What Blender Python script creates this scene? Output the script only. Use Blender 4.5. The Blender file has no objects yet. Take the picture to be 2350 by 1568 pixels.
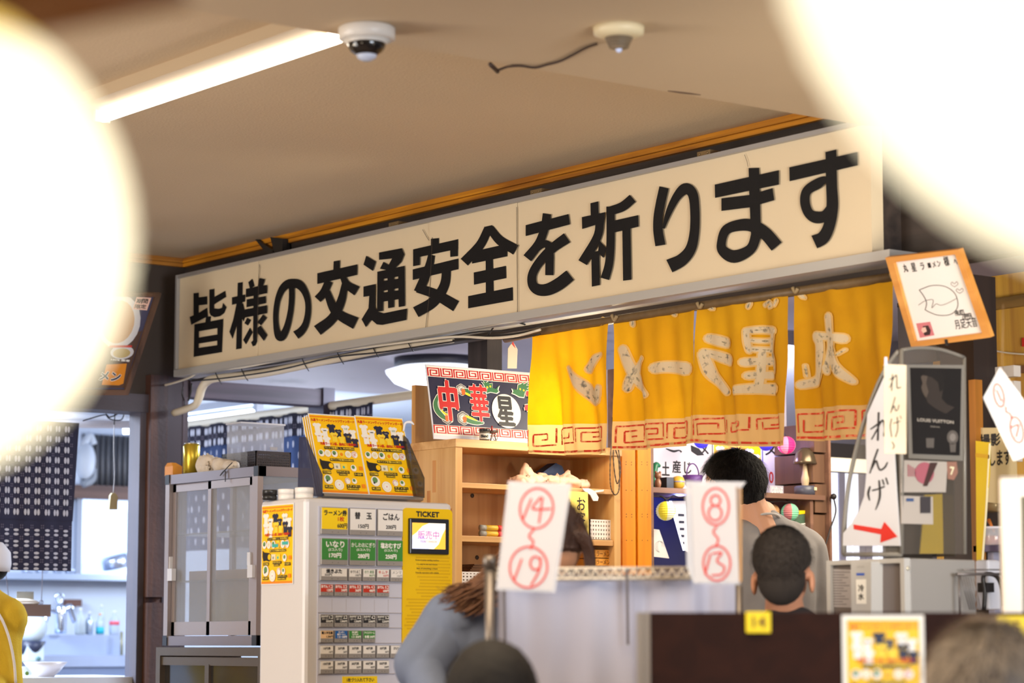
import bpy, bmesh, math, random
from mathutils import Vector, Matrix, noise
from mathutils.geometry import tessellate_polygon
random.seed(7)
SC = bpy.context.scene
COL = SC.collection
V3 = Vector
# ------------------------------------------------------------------ camera, world, light, exposure
FPX, CX, CY, HORIZ = 5822.0, 1175.0, 784.0, 1475.0
EYE = V3((0, 0, 1.2))
PITCH = math.atan((HORIZ - CY) / FPX)
HEAD = math.radians(52.66)
FW = V3((math.cos(HEAD) * math.cos(PITCH), math.sin(HEAD) * math.cos(PITCH), math.sin(PITCH)))
RT = V3((math.sin(HEAD), -math.cos(HEAD), 0))
UP = RT.cross(FW)
cam = bpy.data.cameras.new('camera'); cam_o = bpy.data.objects.new('camera', cam); COL.objects.link(cam_o)
cam.sensor_width = 36.0; cam.sensor_fit = 'HORIZONTAL'; cam.lens = 36.0 * FPX / 2350.0
cam.clip_start = 0.05; cam.clip_end = 100
cam_o.matrix_world = Matrix(((RT.x, UP.x, -FW.x, EYE.x), (RT.y, UP.y, -FW.y, EYE.y), (RT.z, UP.z, -FW.z, EYE.z), (0, 0, 0, 1)))
cam.dof.use_dof = True; cam.dof.focus_distance = 8.4; cam.dof.aperture_fstop = 3.1
SC.camera = cam_o
SC.view_settings.view_transform = 'Standard'; SC.view_settings.look = 'None'
SC.view_settings.exposure = 0.0; SC.view_settings.gamma = 1.0; SC.view_settings.use_curve_mapping = False
SC.render.film_transparent = False
SC.cycles.max_bounces = 7; SC.cycles.diffuse_bounces = 4; SC.cycles.transparent_max_bounces = 12
SC.cycles.sample_clamp_indirect = 6.0
SC.cycles.caustics_reflective = False; SC.cycles.caustics_refractive = False
wd = bpy.data.worlds.new('world'); SC.world = wd; wd.use_nodes = True
wd.node_tree.nodes['Background'].inputs[0].default_value = (0.75, 0.85, 1.0, 1); wd.node_tree.nodes['Background'].inputs[1].default_value = 1.0

def lamp(name, kind, loc, power, color, size=None, size_y=None, direction=None, spread=None, radius=None):
    l = bpy.data.lights.new(name, kind); l.energy = power; l.color = color
    if kind == 'AREA':
        l.shape = 'RECTANGLE'; l.size = size; l.size_y = size_y or size
        if spread: l.spread = spread
    if radius is not None: l.shadow_soft_size = radius
    o = bpy.data.objects.new(name, l); COL.objects.link(o); o.location = loc
    if direction is not None: o.rotation_euler = V3(direction).to_track_quat('-Z', 'Y').to_euler()
    return o
WARM = (1.0, 0.80, 0.56); MID = (1.0, 0.90, 0.78); COOL = (0.78, 0.87, 1.0)
lamp('dining_room_light', 'AREA', (2.4, 3.6, 2.62), 95, WARM, 2.4, 2.0, (0, 0, -1))  # unseen area lamp put overhead to light sign, machine and curtain
lamp('dining_room_window_light', 'AREA', (-.6, 6.6, 1.6), 140, (1.0, .95, .90), 1.8, 3.2, (1, -.12, .22))  # added light, no window there; brightens the sign and machine side
lamp('pendant_left', 'POINT', (1.5, 6.3, 1.8), 48, (1.0, .82, .60), radius=.16)  # added point lamp out of view, lifts the ceiling and sign
lamp('pendant_near', 'POINT', (.4, 3.6, 1.5), 24, (1.0, .80, .56), radius=.16)  # another added point lamp outside the frame, for ceiling brightness
lamp('entrance_daylight', 'AREA', (2.9, -2.2, 1.55), 275, (.80, .89, 1.0), 2.4, 1.4, (.12, 1, .05))  # cool fill added behind the camera for machine and shelf fronts
lamp('side_window_right', 'AREA', (4.0, 2.7, 1.55), 13, (1.0, .88, .70), .7, .7, (1.1, 1.9, .85), spread=1.5)  # added fill aimed at the sign's right end, no window
lamp('shop_back_light', 'AREA', (6.9, 8.3, 2.44), 255, COOL, 1.2, 1.4, (0, 0, -1))
lamp('kitchen_light', 'AREA', (3.8, 10.7, 2.40), 400, (.70, .82, 1.0), 1.8, 1.8, (0, 0, -1))
lamp('far_room_light', 'POINT', (7.4, 11.6, 1.85), 34, COOL, radius=.2)  # unseen lamp added to brighten the far white ceiling
lamp('souvenir_shelf_light', 'AREA', (6.6, 5.9, 2.3), 42, (1.0, .85, .66), 1.0, 1.0, (0, .45, -1))  # unseen fill over the souvenir corner, placed for its brightness

# ------------------------------------------------------------------ pixel rays and frames
def ray(px, py): return FW + RT * ((px - CX) / FPX) - UP * ((py - CY) / FPX)
def D(px, py, t): return EYE + ray(px, py) * t
class Frame:
    """a flat upright (or leaning) face in the room: origin, right-going U, up-going V, outward N"""
    def __init__(s, O, U, V=(0, 0, 1)):
        s.O = V3(O); s.U = V3(U).normalized(); V = V3(V); s.V = (V - s.U * V.dot(s.U)).normalized(); s.N = s.U.cross(s.V)
    def hit(s, px, py):
        d = ray(px, py); return EYE + d * ((s.O - EYE).dot(s.N) / d.dot(s.N))
    def uv(s, px, py):
        p = s.hit(px, py) - s.O; return (p.dot(s.U), p.dot(s.V))
    def pt(s, u, v, n=0.0): return s.O + s.U * u + s.V * v + s.N * n
    def off(s, n): return Frame(s.O + s.N * n, s.U, s.V)
def FX(x): return Frame((x, 0, 0), (0, -1, 0))       # face across the room parallel to the big sign
def FY(y): return Frame((0, y, 0), (1, 0, 0))        # face parallel to the far wall
def FC(px, py, t, yaw=0.0, lean=0.0, roll=0.0):      # a face turned to the seats, at a pixel and a distance
    U = Matrix.Rotation(math.radians(yaw), 3, 'Z') @ RT
    V = V3((0, 0, 1)); N = U.cross(V)
    V = Matrix.Rotation(math.radians(lean), 3, U) @ V; N = U.cross(V)
    R = Matrix.Rotation(math.radians(roll), 3, N)
    return Frame(D(px, py, t), R @ U, R @ V)

# ------------------------------------------------------------------ materials
def lin(c):
    c = c / 255.0
    return c / 12.92 if c <= 0.04045 else ((c + 0.055) / 1.055) ** 2.4
def rgb(c): return (lin(c[0]), lin(c[1]), lin(c[2]), 1)
MATS = {}
def mat(name, c, rough=0.6, metal=0.0, emit=0.0, ecol=None, var=0.0, vscale=6.0, grain=None, gscale=14.0, gcol=None, bump=0.0, bscale=60.0,
        alpha=None, trans=0.0, transl=0.0, coat=0.0, sheen=0.0, stain=None, spec=None):
    if name in MATS: return MATS[name]
    m = bpy.data.materials.new(name); m.use_nodes = True; nt = m.node_tree; N = nt.nodes; L = nt.links
    b = N['Principled BSDF']; out = N['Material Output']
    b.inputs['Base Color'].default_value = rgb(c); b.inputs['Roughness'].default_value = rough; b.inputs['Metallic'].default_value = metal
    if spec is not None: b.inputs['Specular IOR Level'].default_value = spec
    geo = N.new('ShaderNodeNewGeometry'); col = None
    def mix(a, bb, fac, mode='MIX'):
        n = N.new('ShaderNodeMix'); n.data_type = 'RGBA'; n.blend_type = mode
        if isinstance(fac, float): n.inputs[0].default_value = fac
        else: L.new(fac, n.inputs[0])
        for i, x in ((6, a), (7, bb)):
            if isinstance(x, tuple): n.inputs[i].default_value = x
            else: L.new(x, n.inputs[i])
        return n.outputs[2]
    def ramp(sock, lo, hi, a=0.0, bb=1.0):
        n = N.new('ShaderNodeMapRange'); L.new(sock, n.inputs[0]); n.inputs[1].default_value = lo; n.inputs[2].default_value = hi
        n.inputs[3].default_value = a; n.inputs[4].default_value = bb; return n.outputs[0]
    def nz(scale, detail=4, vec=None, dist=0.0):
        n = N.new('ShaderNodeTexNoise'); n.inputs['Scale'].default_value = scale; n.inputs['Detail'].default_value = detail
        n.inputs['Distortion'].default_value = dist; L.new(vec or geo.outputs['Position'], n.inputs['Vector']); return n.outputs['Fac']
    base = rgb(c)
    if grain:
        mp = N.new('ShaderNodeMapping'); L.new(geo.outputs['Position'], mp.inputs[0])
        sc = {'x': (0.05, 1, 1), 'y': (1, 0.05, 1), 'z': (1, 1, 0.05)}[grain]; mp.inputs['Scale'].default_value = sc
        g = ramp(nz(gscale, 6, mp.outputs[0], 0.6), 0.35, 0.65)
        base = mix(base, rgb(gcol or tuple(x * 0.6 for x in c)), g)
    if var:
        v = ramp(nz(vscale, 5), 0.3, 0.7)
        dark = tuple([x * (1 - var) for x in rgb(c)[:3]] + [1])
        base = mix(base, dark if isinstance(base, tuple) else mix(base, (1 - var,) * 3 + (1,), 1.0, 'MULTIPLY'), v)
    if stain:
        v = ramp(nz(stain[1], 6), stain[2], stain[2] + .12); base = mix(base, rgb(stain[0]), v)
    if isinstance(base, tuple): b.inputs['Base Color'].default_value = base
    else: L.new(base, b.inputs['Base Color'])
    if bump:
        bn = N.new('ShaderNodeBump'); bn.inputs['Strength'].default_value = bump; bn.inputs['Distance'].default_value = 0.004
        L.new(nz(bscale, 5), bn.inputs['Height']); L.new(bn.outputs[0], b.inputs['Normal'])
    if emit:
        b.inputs['Emission Color'].default_value = rgb(ecol or c); b.inputs['Emission Strength'].default_value = emit
    if coat: b.inputs['Coat Weight'].default_value = coat
    if sheen: b.inputs['Sheen Weight'].default_value = sheen
    if trans:
        b.inputs['Transmission Weight'].default_value = trans; b.inputs['IOR'].default_value = 1.05
    if alpha is not None: b.inputs['Alpha'].default_value = alpha
    if transl:
        t = N.new('ShaderNodeBsdfTranslucent')
        if isinstance(base, tuple): t.inputs[0].default_value = base
        else: L.new(base, t.inputs[0])
        ms = N.new('ShaderNodeMixShader'); ms.inputs[0].default_value = transl
        L.new(b.outputs[0], ms.inputs[1]); L.new(t.outputs[0], ms.inputs[2]); L.new(ms.outputs[0], out.inputs[0])
    MATS[name] = m; return m

# ------------------------------------------------------------------ mesh builder
FONTCACHE = {}
def glyphs(s, spacing=1.0):
    key = (s, spacing)
    if key in FONTCACHE: return FONTCACHE[key]
    cu = bpy.data.curves.new('tmp', 'FONT'); cu.body = s; cu.resolution_u = 3; cu.space_character = spacing; cu.fill_mode = 'FRONT'
    o = bpy.data.objects.new('tmp', cu); COL.objects.link(o)
    dg = bpy.context.evaluated_depsgraph_get(); me = bpy.data.meshes.new_from_object(o.evaluated_get(dg), depsgraph=dg)
    vs = [(v.co.x, v.co.y) for v in me.vertices]; fs = [tuple(p.vertices) for p in me.polygons if p.normal.z > -2]
    bpy.data.objects.remove(o); bpy.data.curves.remove(cu); bpy.data.meshes.remove(me)
    FONTCACHE[key] = (vs, fs); return vs, fs
def crom(pts, n=6):
    """smooth a polyline of tuples"""
    if len(pts) < 3: return [tuple(p) for p in pts]
    out = []
    P = [tuple(2 * a - b for a, b in zip(pts[0], pts[1]))] + [tuple(p) for p in pts] + [tuple(2 * a - b for a, b in zip(pts[-1], pts[-2]))]
    for i in range(1, len(P) - 2):
        for k in range(n):
            t = k / n
            out.append(tuple(0.5 * ((2 * b) + (-a + c) * t + (2 * a - 5 * b + 4 * c - d) * t * t + (-a + 3 * b - 3 * c + d) * t ** 3)
                             for a, b, c, d in zip(P[i - 1], P[i], P[i + 1], P[i + 2])))
    out.append(tuple(pts[-1])); return out
class MB:
    def __init__(s, name=None, m=None, label=None):
        s.name = name; s.v = []; s.f = []; s.mi = []; s.sm = []; s.mats = []; s.cur = 0; s.subs = []; s.bevel = 0; s.label = label; s.remesh = 0; s.post = None; s.kind = None; s.smooth_it = 0; s.data = None; s.at = None
        if m: s.m(m)
    def m(s, m):
        if m not in s.mats: s.mats.append(m)
        s.cur = s.mats.index(m); return s
    def sub(s, name, m=None, label=None):
        b = MB(name, m, label); s.subs.append(b); return b
    def add(s, vs, fs, smooth=False):
        o = len(s.v); s.v += [V3(p) for p in vs]
        for f in fs: s.f.append(tuple(i + o for i in f)); s.mi.append(s.cur); s.sm.append(smooth)
    def hexa(s, c):   # 8 corners: 4 bottom ring, 4 top ring
        s.add(c, [(3, 2, 1, 0), (4, 5, 6, 7), (0, 1, 5, 4), (1, 2, 6, 5), (2, 3, 7, 6), (3, 0, 4, 7)])
    def box(s, x0, x1, y0, y1, z0, z1):
        s.hexa([(x0, y0, z0), (x1, y0, z0), (x1, y1, z0), (x0, y1, z0), (x0, y0, z1), (x1, y0, z1), (x1, y1, z1), (x0, y1, z1)])
    def fbox(s, F, u0, v0, u1, v1, n0, n1):
        if u1 < u0: u0, u1 = u1, u0
        if v1 < v0: v0, v1 = v1, v0
        if n1 < n0: n0, n1 = n1, n0
        s.hexa([F.pt(u0, v0, n1), F.pt(u1, v0, n1), F.pt(u1, v0, n0), F.pt(u0, v0, n0), F.pt(u0, v1, n1), F.pt(u1, v1, n1), F.pt(u1, v1, n0), F.pt(u0, v1, n0)])
    def pbox(s, F, px0, py0, px1, py1, n0, n1, at='l'):
        """box on face F from the pixels of its left edge (px0: py0..py1) and its right edge px1"""
        p = px0 if at == 'l' else px1
        u0 = F.uv(px0, (py0 + py1) / 2)[0]; u1 = F.uv(px1, (py0 + py1) / 2)[0]; v1 = F.uv(p, py0)[1]; v0 = F.uv(p, py1)[1]
        s.fbox(F, u0, v0, u1, v1, n0, n1); return (min(u0, u1), v0, max(u0, u1), v1)
    def rect(s, F, u0, v0, u1, v1, n): s.add([F.pt(u0, v0, n), F.pt(u1, v0, n), F.pt(u1, v1, n), F.pt(u0, v1, n)], [(0, 1, 2, 3)])
    def poly(s, F, pts, n=0.0, px=False, thick=0.0):
        if px: pts = [F.uv(*p) for p in pts]
        a = sum(pts[i][0] * pts[(i + 1) % len(pts)][1] - pts[(i + 1) % len(pts)][0] * pts[i][1] for i in range(len(pts)))
        if a < 0: pts = pts[::-1]
        P = [F.pt(p[0], p[1], n) for p in pts]
        tris = tessellate_polygon([[V3((p[0], p[1], 0)) for p in pts]])
        fs = []
        for t in tris:
            A, B, C = (V3((pts[i][0], pts[i][1], 0)) for i in t)
            fs.append(t if (B - A).cross(C - A).z > 0 else t[::-1])
        s.add(P, fs)
        if thick:
            Q = [F.pt(p[0], p[1], n - thick) for p in pts]; k = len(pts)
            s.add(Q, [t[::-1] for t in fs])
            s.add(P + Q, [(i, i + k, (i + 1) % k + k, (i + 1) % k) for i in range(k)])
    def disc(s, F, u, v, r, n=0.0, ry=None, seg=20, thick=0.0):
        ry = ry or r; s.poly(F, [(u + r * math.cos(2 * math.pi * i / seg), v + ry * math.sin(2 * math.pi * i / seg)) for i in range(seg)], n, thick=thick)
    def ring(s, F, u, v, r, w, n=0.0, ry=None, seg=28, a0=0.0, a1=2 * math.pi):
        ry = ry or r; P = []
        for i in range(seg + 1):
            a = a0 + (a1 - a0) * i / seg
            for q in (-w / 2, w / 2): P.append(F.pt(u + (r + q) * math.cos(a), v + (ry + q) * math.sin(a), n))
        s.add(P, [(2 * i, 2 * i + 1, 2 * i + 3, 2 * i + 2) for i in range(seg)])
    def stroke(s, F, pts, w, n=0.0, px=True, smooth=6, pscale=None, rnd=False, warp=None):
        """ink stroke: polyline (pixels or metres) with one width or one per point"""
        ws = [w] * len(pts) if not isinstance(w, (list, tuple)) else list(w)
        q = crom([(p[0], p[1], ww) for p, ww in zip(pts, ws)], smooth)
        L = []; 
        for i, (x, y, ww) in enumerate(q):
            a = q[max(i - 1, 0)]; b = q[min(i + 1, len(q) - 1)]
            dx, dy = b[0] - a[0], b[1] - a[1]; l = math.hypot(dx, dy) or 1; L.append((x, y, ww / 2, -dy / l, dx / l, dx / l, dy / l))
        if rnd:
            x, y, h, nx, ny, tx, ty = L[0]; xe, ye, he, nxe, nye, txe, tye = L[-1]
            L = [(x - tx * h * .95, y - ty * h * .95, h * .3, nx, ny, tx, ty), (x - tx * h * .6, y - ty * h * .6, h * .8, nx, ny, tx, ty)] + L + \
                [(xe + txe * he * .6, ye + tye * he * .6, he * .8, nxe, nye, txe, tye), (xe + txe * he * .95, ye + tye * he * .95, he * .3, nxe, nye, txe, tye)]
        rows = []
        n0_ = n
        for li, (x, y, h, nx, ny, tx, ty) in enumerate(L):
            r = []; n = n0_ + li * 2.5e-6
            for k in ((-1, -.5, 0, .5, 1) if warp else (-1, 1)):
                pp = (x + nx * h * k, y + ny * h * k)
                uv = F.uv(*pp) if px else pp
                r.append(warp(uv[0], uv[1], n) if warp else F.pt(uv[0], uv[1], n))
            rows.append(r)
        k = len(rows[0]); P = [p for r in rows for p in r]
        fs = [(i * k + j, i * k + j + 1, (i + 1) * k + j + 1, (i + 1) * k + j) for i in range(len(rows) - 1) for j in range(k - 1)]
        s.add(P, fs)
    def text(s, F, st, u0, v0, u1, v1, n=0.0, bold=0.0, px=False, mirror=False, keep=False, rot=0, spacing=1.0, skew=0.0):
        """lettering stretched into a rectangle of the face (keep: keep proportions, centred)"""
        if px:
            a = F.uv(u0, v0); b = F.uv(u1, v1); u0, v1 = a; u1, v0 = b
        if u1 < u0: u0, u1 = u1, u0
        if v1 < v0: v0, v1 = v1, v0
        vs, fs = glyphs(st, spacing)
        if not vs: return
        xs = [p[0] for p in vs]; ys = [p[1] for p in vs]
        x0, x1, y0, y1 = min(xs), max(xs), min(ys), max(ys); w = (x1 - x0) or 1; h = (y1 - y0) or 1
        if keep:
            k = min((u1 - u0) / w, (v1 - v0) / h); cu, cv = (u0 + u1) / 2, (v0 + v1) / 2
            u0, u1, v0, v1 = cu - w * k / 2, cu + w * k / 2, cv - h * k / 2, cv + h * k / 2
        off = [(0, 0)] if not bold else [(math.cos(a) * bold, math.sin(a) * bold) for a in (0.4, 1.97, 3.54, 5.1)] + [(0, 0)]
        for i, (ox, oy) in enumerate(off):
            P = []
            for x, y in vs:
                tx = (x - x0) / w; ty = (y - y0) / h
                if mirror: tx = 1 - tx
                P.append(F.pt(u0 + tx * (u1 - u0) + ox + skew * (ty - .5) * (v1 - v0), v0 + ty * (v1 - v0) + oy, n + i * 2e-5))
            s.add(P, [f[::-1] for f in fs] if mirror else fs)
    def vtext(s, F, st, u0, v0, u1, v1, n=0.0, bold=0.0, px=False, gap=0.12):
        """characters one under another"""
        if px:
            a = F.uv(u0, v0); b = F.uv(u1, v1); u0, v1 = a; u1, v0 = b
        k = len(st); h = (v1 - v0) / k
        for i, ch in enumerate(st):
            t = v1 - i * h; s.text(F, ch, u0, t - h * (1 - gap / 2), u1, t - h * gap / 2, n, bold)
    def tube(s, pts, r, seg=8, sm=4, cap=True):
        rs = [r] * len(pts) if not isinstance(r, (list, tuple)) else list(r)
        q = crom([(p[0], p[1], p[2], rr) for p, rr in zip(pts, rs)], sm) if sm > 1 and len(pts) > 2 else [(p[0], p[1], p[2], rr) for p, rr in zip(pts, rs)]
        P = []; prev = None
        for i, (x, y, z, rr) in enumerate(q):
            a = q[max(i - 1, 0)]; b = q[min(i + 1, len(q) - 1)]; d = V3((b[0] - a[0], b[1] - a[1], b[2] - a[2]))
            if d.length < 1e-9: d = V3((0, 0, 1))
            d.normalize()
            e = prev - d * prev.dot(d) if prev is not None else (V3((0, 0, 1)) if abs(d.z) < .9 else V3((1, 0, 0))).cross(d)
            if e.length < 1e-6: e = V3((1, 0, 0)).cross(d)
            e.normalize(); prev = e; g = d.cross(e)
            for k in range(seg):
                an = 2 * math.pi * k / seg; P.append(V3((x, y, z)) + (e * math.cos(an) + g * math.sin(an)) * rr)
        n = len(q); fs = [(i * seg + k, i * seg + (k + 1) % seg, (i + 1) * seg + (k + 1) % seg, (i + 1) * seg + k) for i in range(n - 1) for k in range(seg)]
        if cap: fs += [tuple(range(seg))[::-1], tuple((n - 1) * seg + k for k in range(seg))]
        s.add(P, fs, True)
    def lathe(s, c, prof, seg=24, axis=(0, 0, 1), cap=True, smooth=True):
        c = V3(c); ax = V3(axis).normalized(); e = (V3((1, 0, 0)) if abs(ax.x) < .9 else V3((0, 1, 0))).cross(ax).normalized(); g = ax.cross(e)
        P = [c + ax * h + (e * math.cos(2 * math.pi * k / seg) + g * math.sin(2 * math.pi * k / seg)) * max(r, 1e-5) for r, h in prof for k in range(seg)]
        n = len(prof); fs = [(i * seg + k, i * seg + (k + 1) % seg, (i + 1) * seg + (k + 1) % seg, (i + 1) * seg + k) for i in range(n - 1) for k in range(seg)]
        if cap: fs += [tuple(range(seg))[::-1], tuple((n - 1) * seg + k for k in range(seg))]
        s.add(P, fs, smooth)
    def ball(s, c, r, seg=16, rings=10, R=None):
        """ellipsoid; r = (rx, ry, rz), R = 3x3 rotation"""
        r = r if isinstance(r, (tuple, list)) else (r, r, r); c = V3(c); P = [];
        for i in range(rings + 1):
            th = math.pi * i / rings
            for k in range(seg):
                ph = 2 * math.pi * k / seg; p = V3((r[0] * math.sin(th) * math.cos(ph), r[1] * math.sin(th) * math.sin(ph), -r[2] * math.cos(th)))
                P.append(c + (R @ p if R is not None else p))
        fs = [(i * seg + k, i * seg + (k + 1) % seg, (i + 1) * seg + (k + 1) % seg, (i + 1) * seg + k) for i in range(rings) for k in range(seg)]
        s.add(P, fs, True)
    def cone(s, a, b, ra, rb, seg=14):
        """tapered limb with round ends (for remeshed bodies)"""
        a = V3(a); b = V3(b); d = b - a; L = d.length or 1e-6; pr = [(0.01 * ra, -ra)]
        for k in range(1, 5): an = math.pi / 2 * k / 5; pr.append((ra * math.sin(an), -ra * math.cos(an)))
        pr += [(ra, 0), (rb, L)]
        for k in range(1, 5): an = math.pi / 2 * k / 5; pr.append((rb * math.cos(an), L + rb * math.sin(an)))
        pr.append((0.01 * rb, L + rb)); s.lathe(a, pr, seg, d)
    def surf(s, f, nu, nv, smooth=True, thick=0.0, close_u=False):
        P = [V3(f(i / nu, j / nv)) for j in range(nv + 1) for i in range(nu + 1)]
        fs = [(j * (nu + 1) + i, j * (nu + 1) + i + 1, (j + 1) * (nu + 1) + i + 1, (j + 1) * (nu + 1) + i) for j in range(nv) for i in range(nu)]
        s.add(P, fs, smooth)
def crumple(me, loc, amp, sc, sd):
    for v in me.vertices:
        w = (v.co + loc) * sc; v.co += v.normal * amp * (noise.noise(w + V3((sd, 0, 0))) + .6 * abs(noise.noise(w * 2.1)) - .2)
    me.update()
ALL = []
def build_mesh(b, loc):
    me = bpy.data.meshes.new(b.name or 'mesh')
    me.from_pydata([p - loc for p in b.v], [], b.f)
    for m in b.mats: me.materials.append(m)
    me.polygons.foreach_set('material_index', b.mi); me.polygons.foreach_set('use_smooth', b.sm); me.update()
    if b.remesh:
        o = bpy.data.objects.new('tmp', me); COL.objects.link(o)
        r = o.modifiers.new('r', 'REMESH'); r.mode = 'VOXEL'; r.voxel_size = b.remesh; r.use_smooth_shade = True
        if b.smooth_it:
            sm = o.modifiers.new('s', 'SMOOTH'); sm.iterations = b.smooth_it; sm.factor = .5
        dg = bpy.context.evaluated_depsgraph_get(); nm = bpy.data.meshes.new_from_object(o.evaluated_get(dg), depsgraph=dg)
        bpy.data.objects.remove(o); bpy.data.meshes.remove(me); me = nm; me.materials.clear()
        for m in b.mats: me.materials.append(m)
        for p in me.polygons: p.use_smooth = True; p.material_index = 0
    if b.post: b.post(me, loc)
    return me
class Thing:
    def __init__(s, name, label=None, cat=None, group=None, kind=None, m=None):
        s.name = name; s.label = label; s.cat = cat; s.group = group; s.kind = kind; s.own = MB(name, m); s.parts = []; ALL.append(s)
    def part(s, name, m=None, label=None):
        b = MB(name, m, label); s.parts.append(b); return b
    def all_v(s):
        r = list(s.own.v)
        for p in s.parts:
            r += p.v
            for q in p.subs: r += q.v
        return r
    def build(s):
        vs = s.all_v()
        if not vs: print('EMPTY THING', s.name); return
        lo = [min(p[i] for p in vs) for i in range(3)]; hi = [max(p[i] for p in vs) for i in range(3)]
        loc = V3(((lo[0] + hi[0]) / 2, (lo[1] + hi[1]) / 2, lo[2]))
        def mk(b, parent):
            if b.data is not None: me = b.data
            else: me = build_mesh(b, loc) if b.v else None
            o = bpy.data.objects.new(b.name, me); COL.objects.link(o)
            if parent is None: o.location = loc
            else: o.parent = parent
            if b.bevel and me:
                bv = o.modifiers.new('bevel', 'BEVEL'); bv.width = b.bevel; bv.segments = 2; bv.limit_method = 'ANGLE'
            if b.label: o['label'] = b.label
            if b.kind: o['kind'] = b.kind
            return o
        root = mk(s.own, None); s.root = root
        if s.label: root['label'] = s.label
        if s.cat: root['category'] = s.cat
        if s.group: root['group'] = s.group
        if s.kind: root['kind'] = s.kind
        for p in s.parts:
            po = mk(p, root)
            for q in p.subs: mk(q, po)
# ------------------------------------------------------------------ the room
XW, YF, ZC, YS, ZS = 5.243, 9.113, 2.782, 5.045, 2.664
dark_wood = mat('dark_stained_wood', (76, 60, 68), .62, grain='z', gcol=(38, 30, 30), gscale=22, bump=.25)
dark_beam = mat('dark_stained_beam', (66, 55, 49), .6, grain='y', gcol=(42, 35, 32), gscale=20, bump=.2)
dark_beam_x = mat('dark_stained_lintel', (60, 50, 56), .6, grain='x', gcol=(48, 39, 44), gscale=22, bump=.2)
ceil_m = mat('wallpapered_ceiling', (206, 184, 154), .9, var=.06, vscale=1.4, bump=.35, bscale=140)
crown_m = mat('honey_wood_trim', (222, 150, 36), .45, grain='y', gcol=(160, 98, 26), gscale=30)
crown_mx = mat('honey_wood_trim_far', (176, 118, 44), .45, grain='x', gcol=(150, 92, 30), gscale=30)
def struct(name, m=None):
    return Thing(name, kind='structure', m=m)
c = struct('ceiling', ceil_m); c.own.box(-3, XW + .1, YS - .02, YF + .12, ZC, ZC + .1); c.own.box(-3, XW + .1, -3, YS, ZS, ZC + .1)
f = struct('floor', mat('worn_floor', (120, 104, 92), .5, var=.25, vscale=3)); f.own.box(-3, 11, -3, 14, -.1, 0)
w = struct('wall_near', mat('cream_wall', (196, 176, 148), .85, var=.08)); w.own.box(-3.1, -3, -3, YF, 0, ZC); w.own.box(-3, 11, -3.1, -3, 0, ZC)
# wall over the wide opening that carries the long sign
w = struct('wall_right', dark_beam)
w.own.box(XW, XW + .13, 3.2, YF + .1, 2.29, ZC); w.own.box(XW, XW + .13, -3, 3.2, 0, ZC)
w = struct('wall_far', mat('dark_brown_panel', (64, 53, 46), .7, var=.12, vscale=3, bump=.1))
FF = FY(YF)
lz0 = FF.uv(330, 948)[1]; lz1 = FF.uv(330, 907)[1]; uo = FF.uv(327, 1200)[0]
w.own.box(-3, XW, YF, YF + .1, lz1, ZC)
t = w.part('lintel', dark_beam_x); t.box(-3, uo + .01, YF - .03, YF + .12, lz0, lz1)
w = struct('wall_left', mat('cream_wall_l', (190, 172, 146), .85)); w.own.box(-3, FF.uv(-200, 1200)[0], YF, YF + .1, 0, lz1)
# crown mouldings with two grooves
k = struct('trim_1'); FWR = FX(XW)
for i, (a, b, n) in enumerate(((0, .012, .020), (.013, .020, .027), (.021, .036, .018))):
    k.part('strip', crown_m).box(XW - n, XW, YS - .02, YF, ZC - b - .001, ZC - a - .001)
k = struct('trim_2')
for i, (a, b, n) in enumerate(((0, .012, .020), (.013, .020, .027), (.021, .036, .018))):
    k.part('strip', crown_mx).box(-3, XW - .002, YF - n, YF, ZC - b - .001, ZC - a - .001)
# corner post, worn, with a notch
post_m = mat('worn_reddish_post', (98, 60, 40), .6, grain='z', gcol=(50, 34, 38), gscale=22, var=.3, bump=.35)
post_grey = mat('weathered_grey_wood', (78, 76, 90), .7, grain='z', gcol=(92, 84, 92), gscale=24, var=.2)
u0 = FF.uv(327, 1300)[0]; u1 = FF.uv(367, 1300)[0]; nt = FF.uv(345, 1371)[1]; nb = FF.uv(345, 1384)[1]
cp = Thing('corner_post', 'worn reddish brown wooden post with a notch between kitchen opening and display cabinet', 'post')
b = cp.part('shaft', post_m); b.box(u0, u1, YF - .045, YF + .1, nt, 2.285); b.box(u0, u1, YF - .045, YF + .1, 0, nb); b.box(u0 + .004, u1, YF - .015, YF + .1, nb, nt)
b = cp.part('grey_side_strip', post_grey); b.box(FF.uv(313, 1300)[0], u0, YF - .01, YF + .08, 0, lz0)
b = cp.part('corner_board', mat('purple_brown_board', (58, 44, 52), .6, grain='z', gcol=(56, 44, 50), gscale=20)); b.box(u1, XW + .015, YF - .02, YF + .1, 0, 2.285)
cp2 = Thing('dark_upright', 'dark planed upright at the room corner below the long sign', 'post')
xe = FWR.uv(414, 900)[0]
cp2.own.m(dark_wood).box(XW - .01, XW + .012, -xe, YF - .022, 0, 2.285)
bk = Thing('soffit_bracket', 'small black pointed wooden bracket under the crown moulding, above the long sign', 'bracket')
F = FX(XW - .03)
bk.part('blade', mat('black_iron', (38, 34, 32), .5)).poly(F, [(587, 546), (655, 590), (655, 549), (630, 549), (632, 592), (610, 575)], .01, True, .03)
bk.part('plate', mat('black_iron', (38, 34, 32), .5)).poly(F, [(628, 545), (657, 549), (655, 594), (640, 592)], .016, True, .02)
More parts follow.
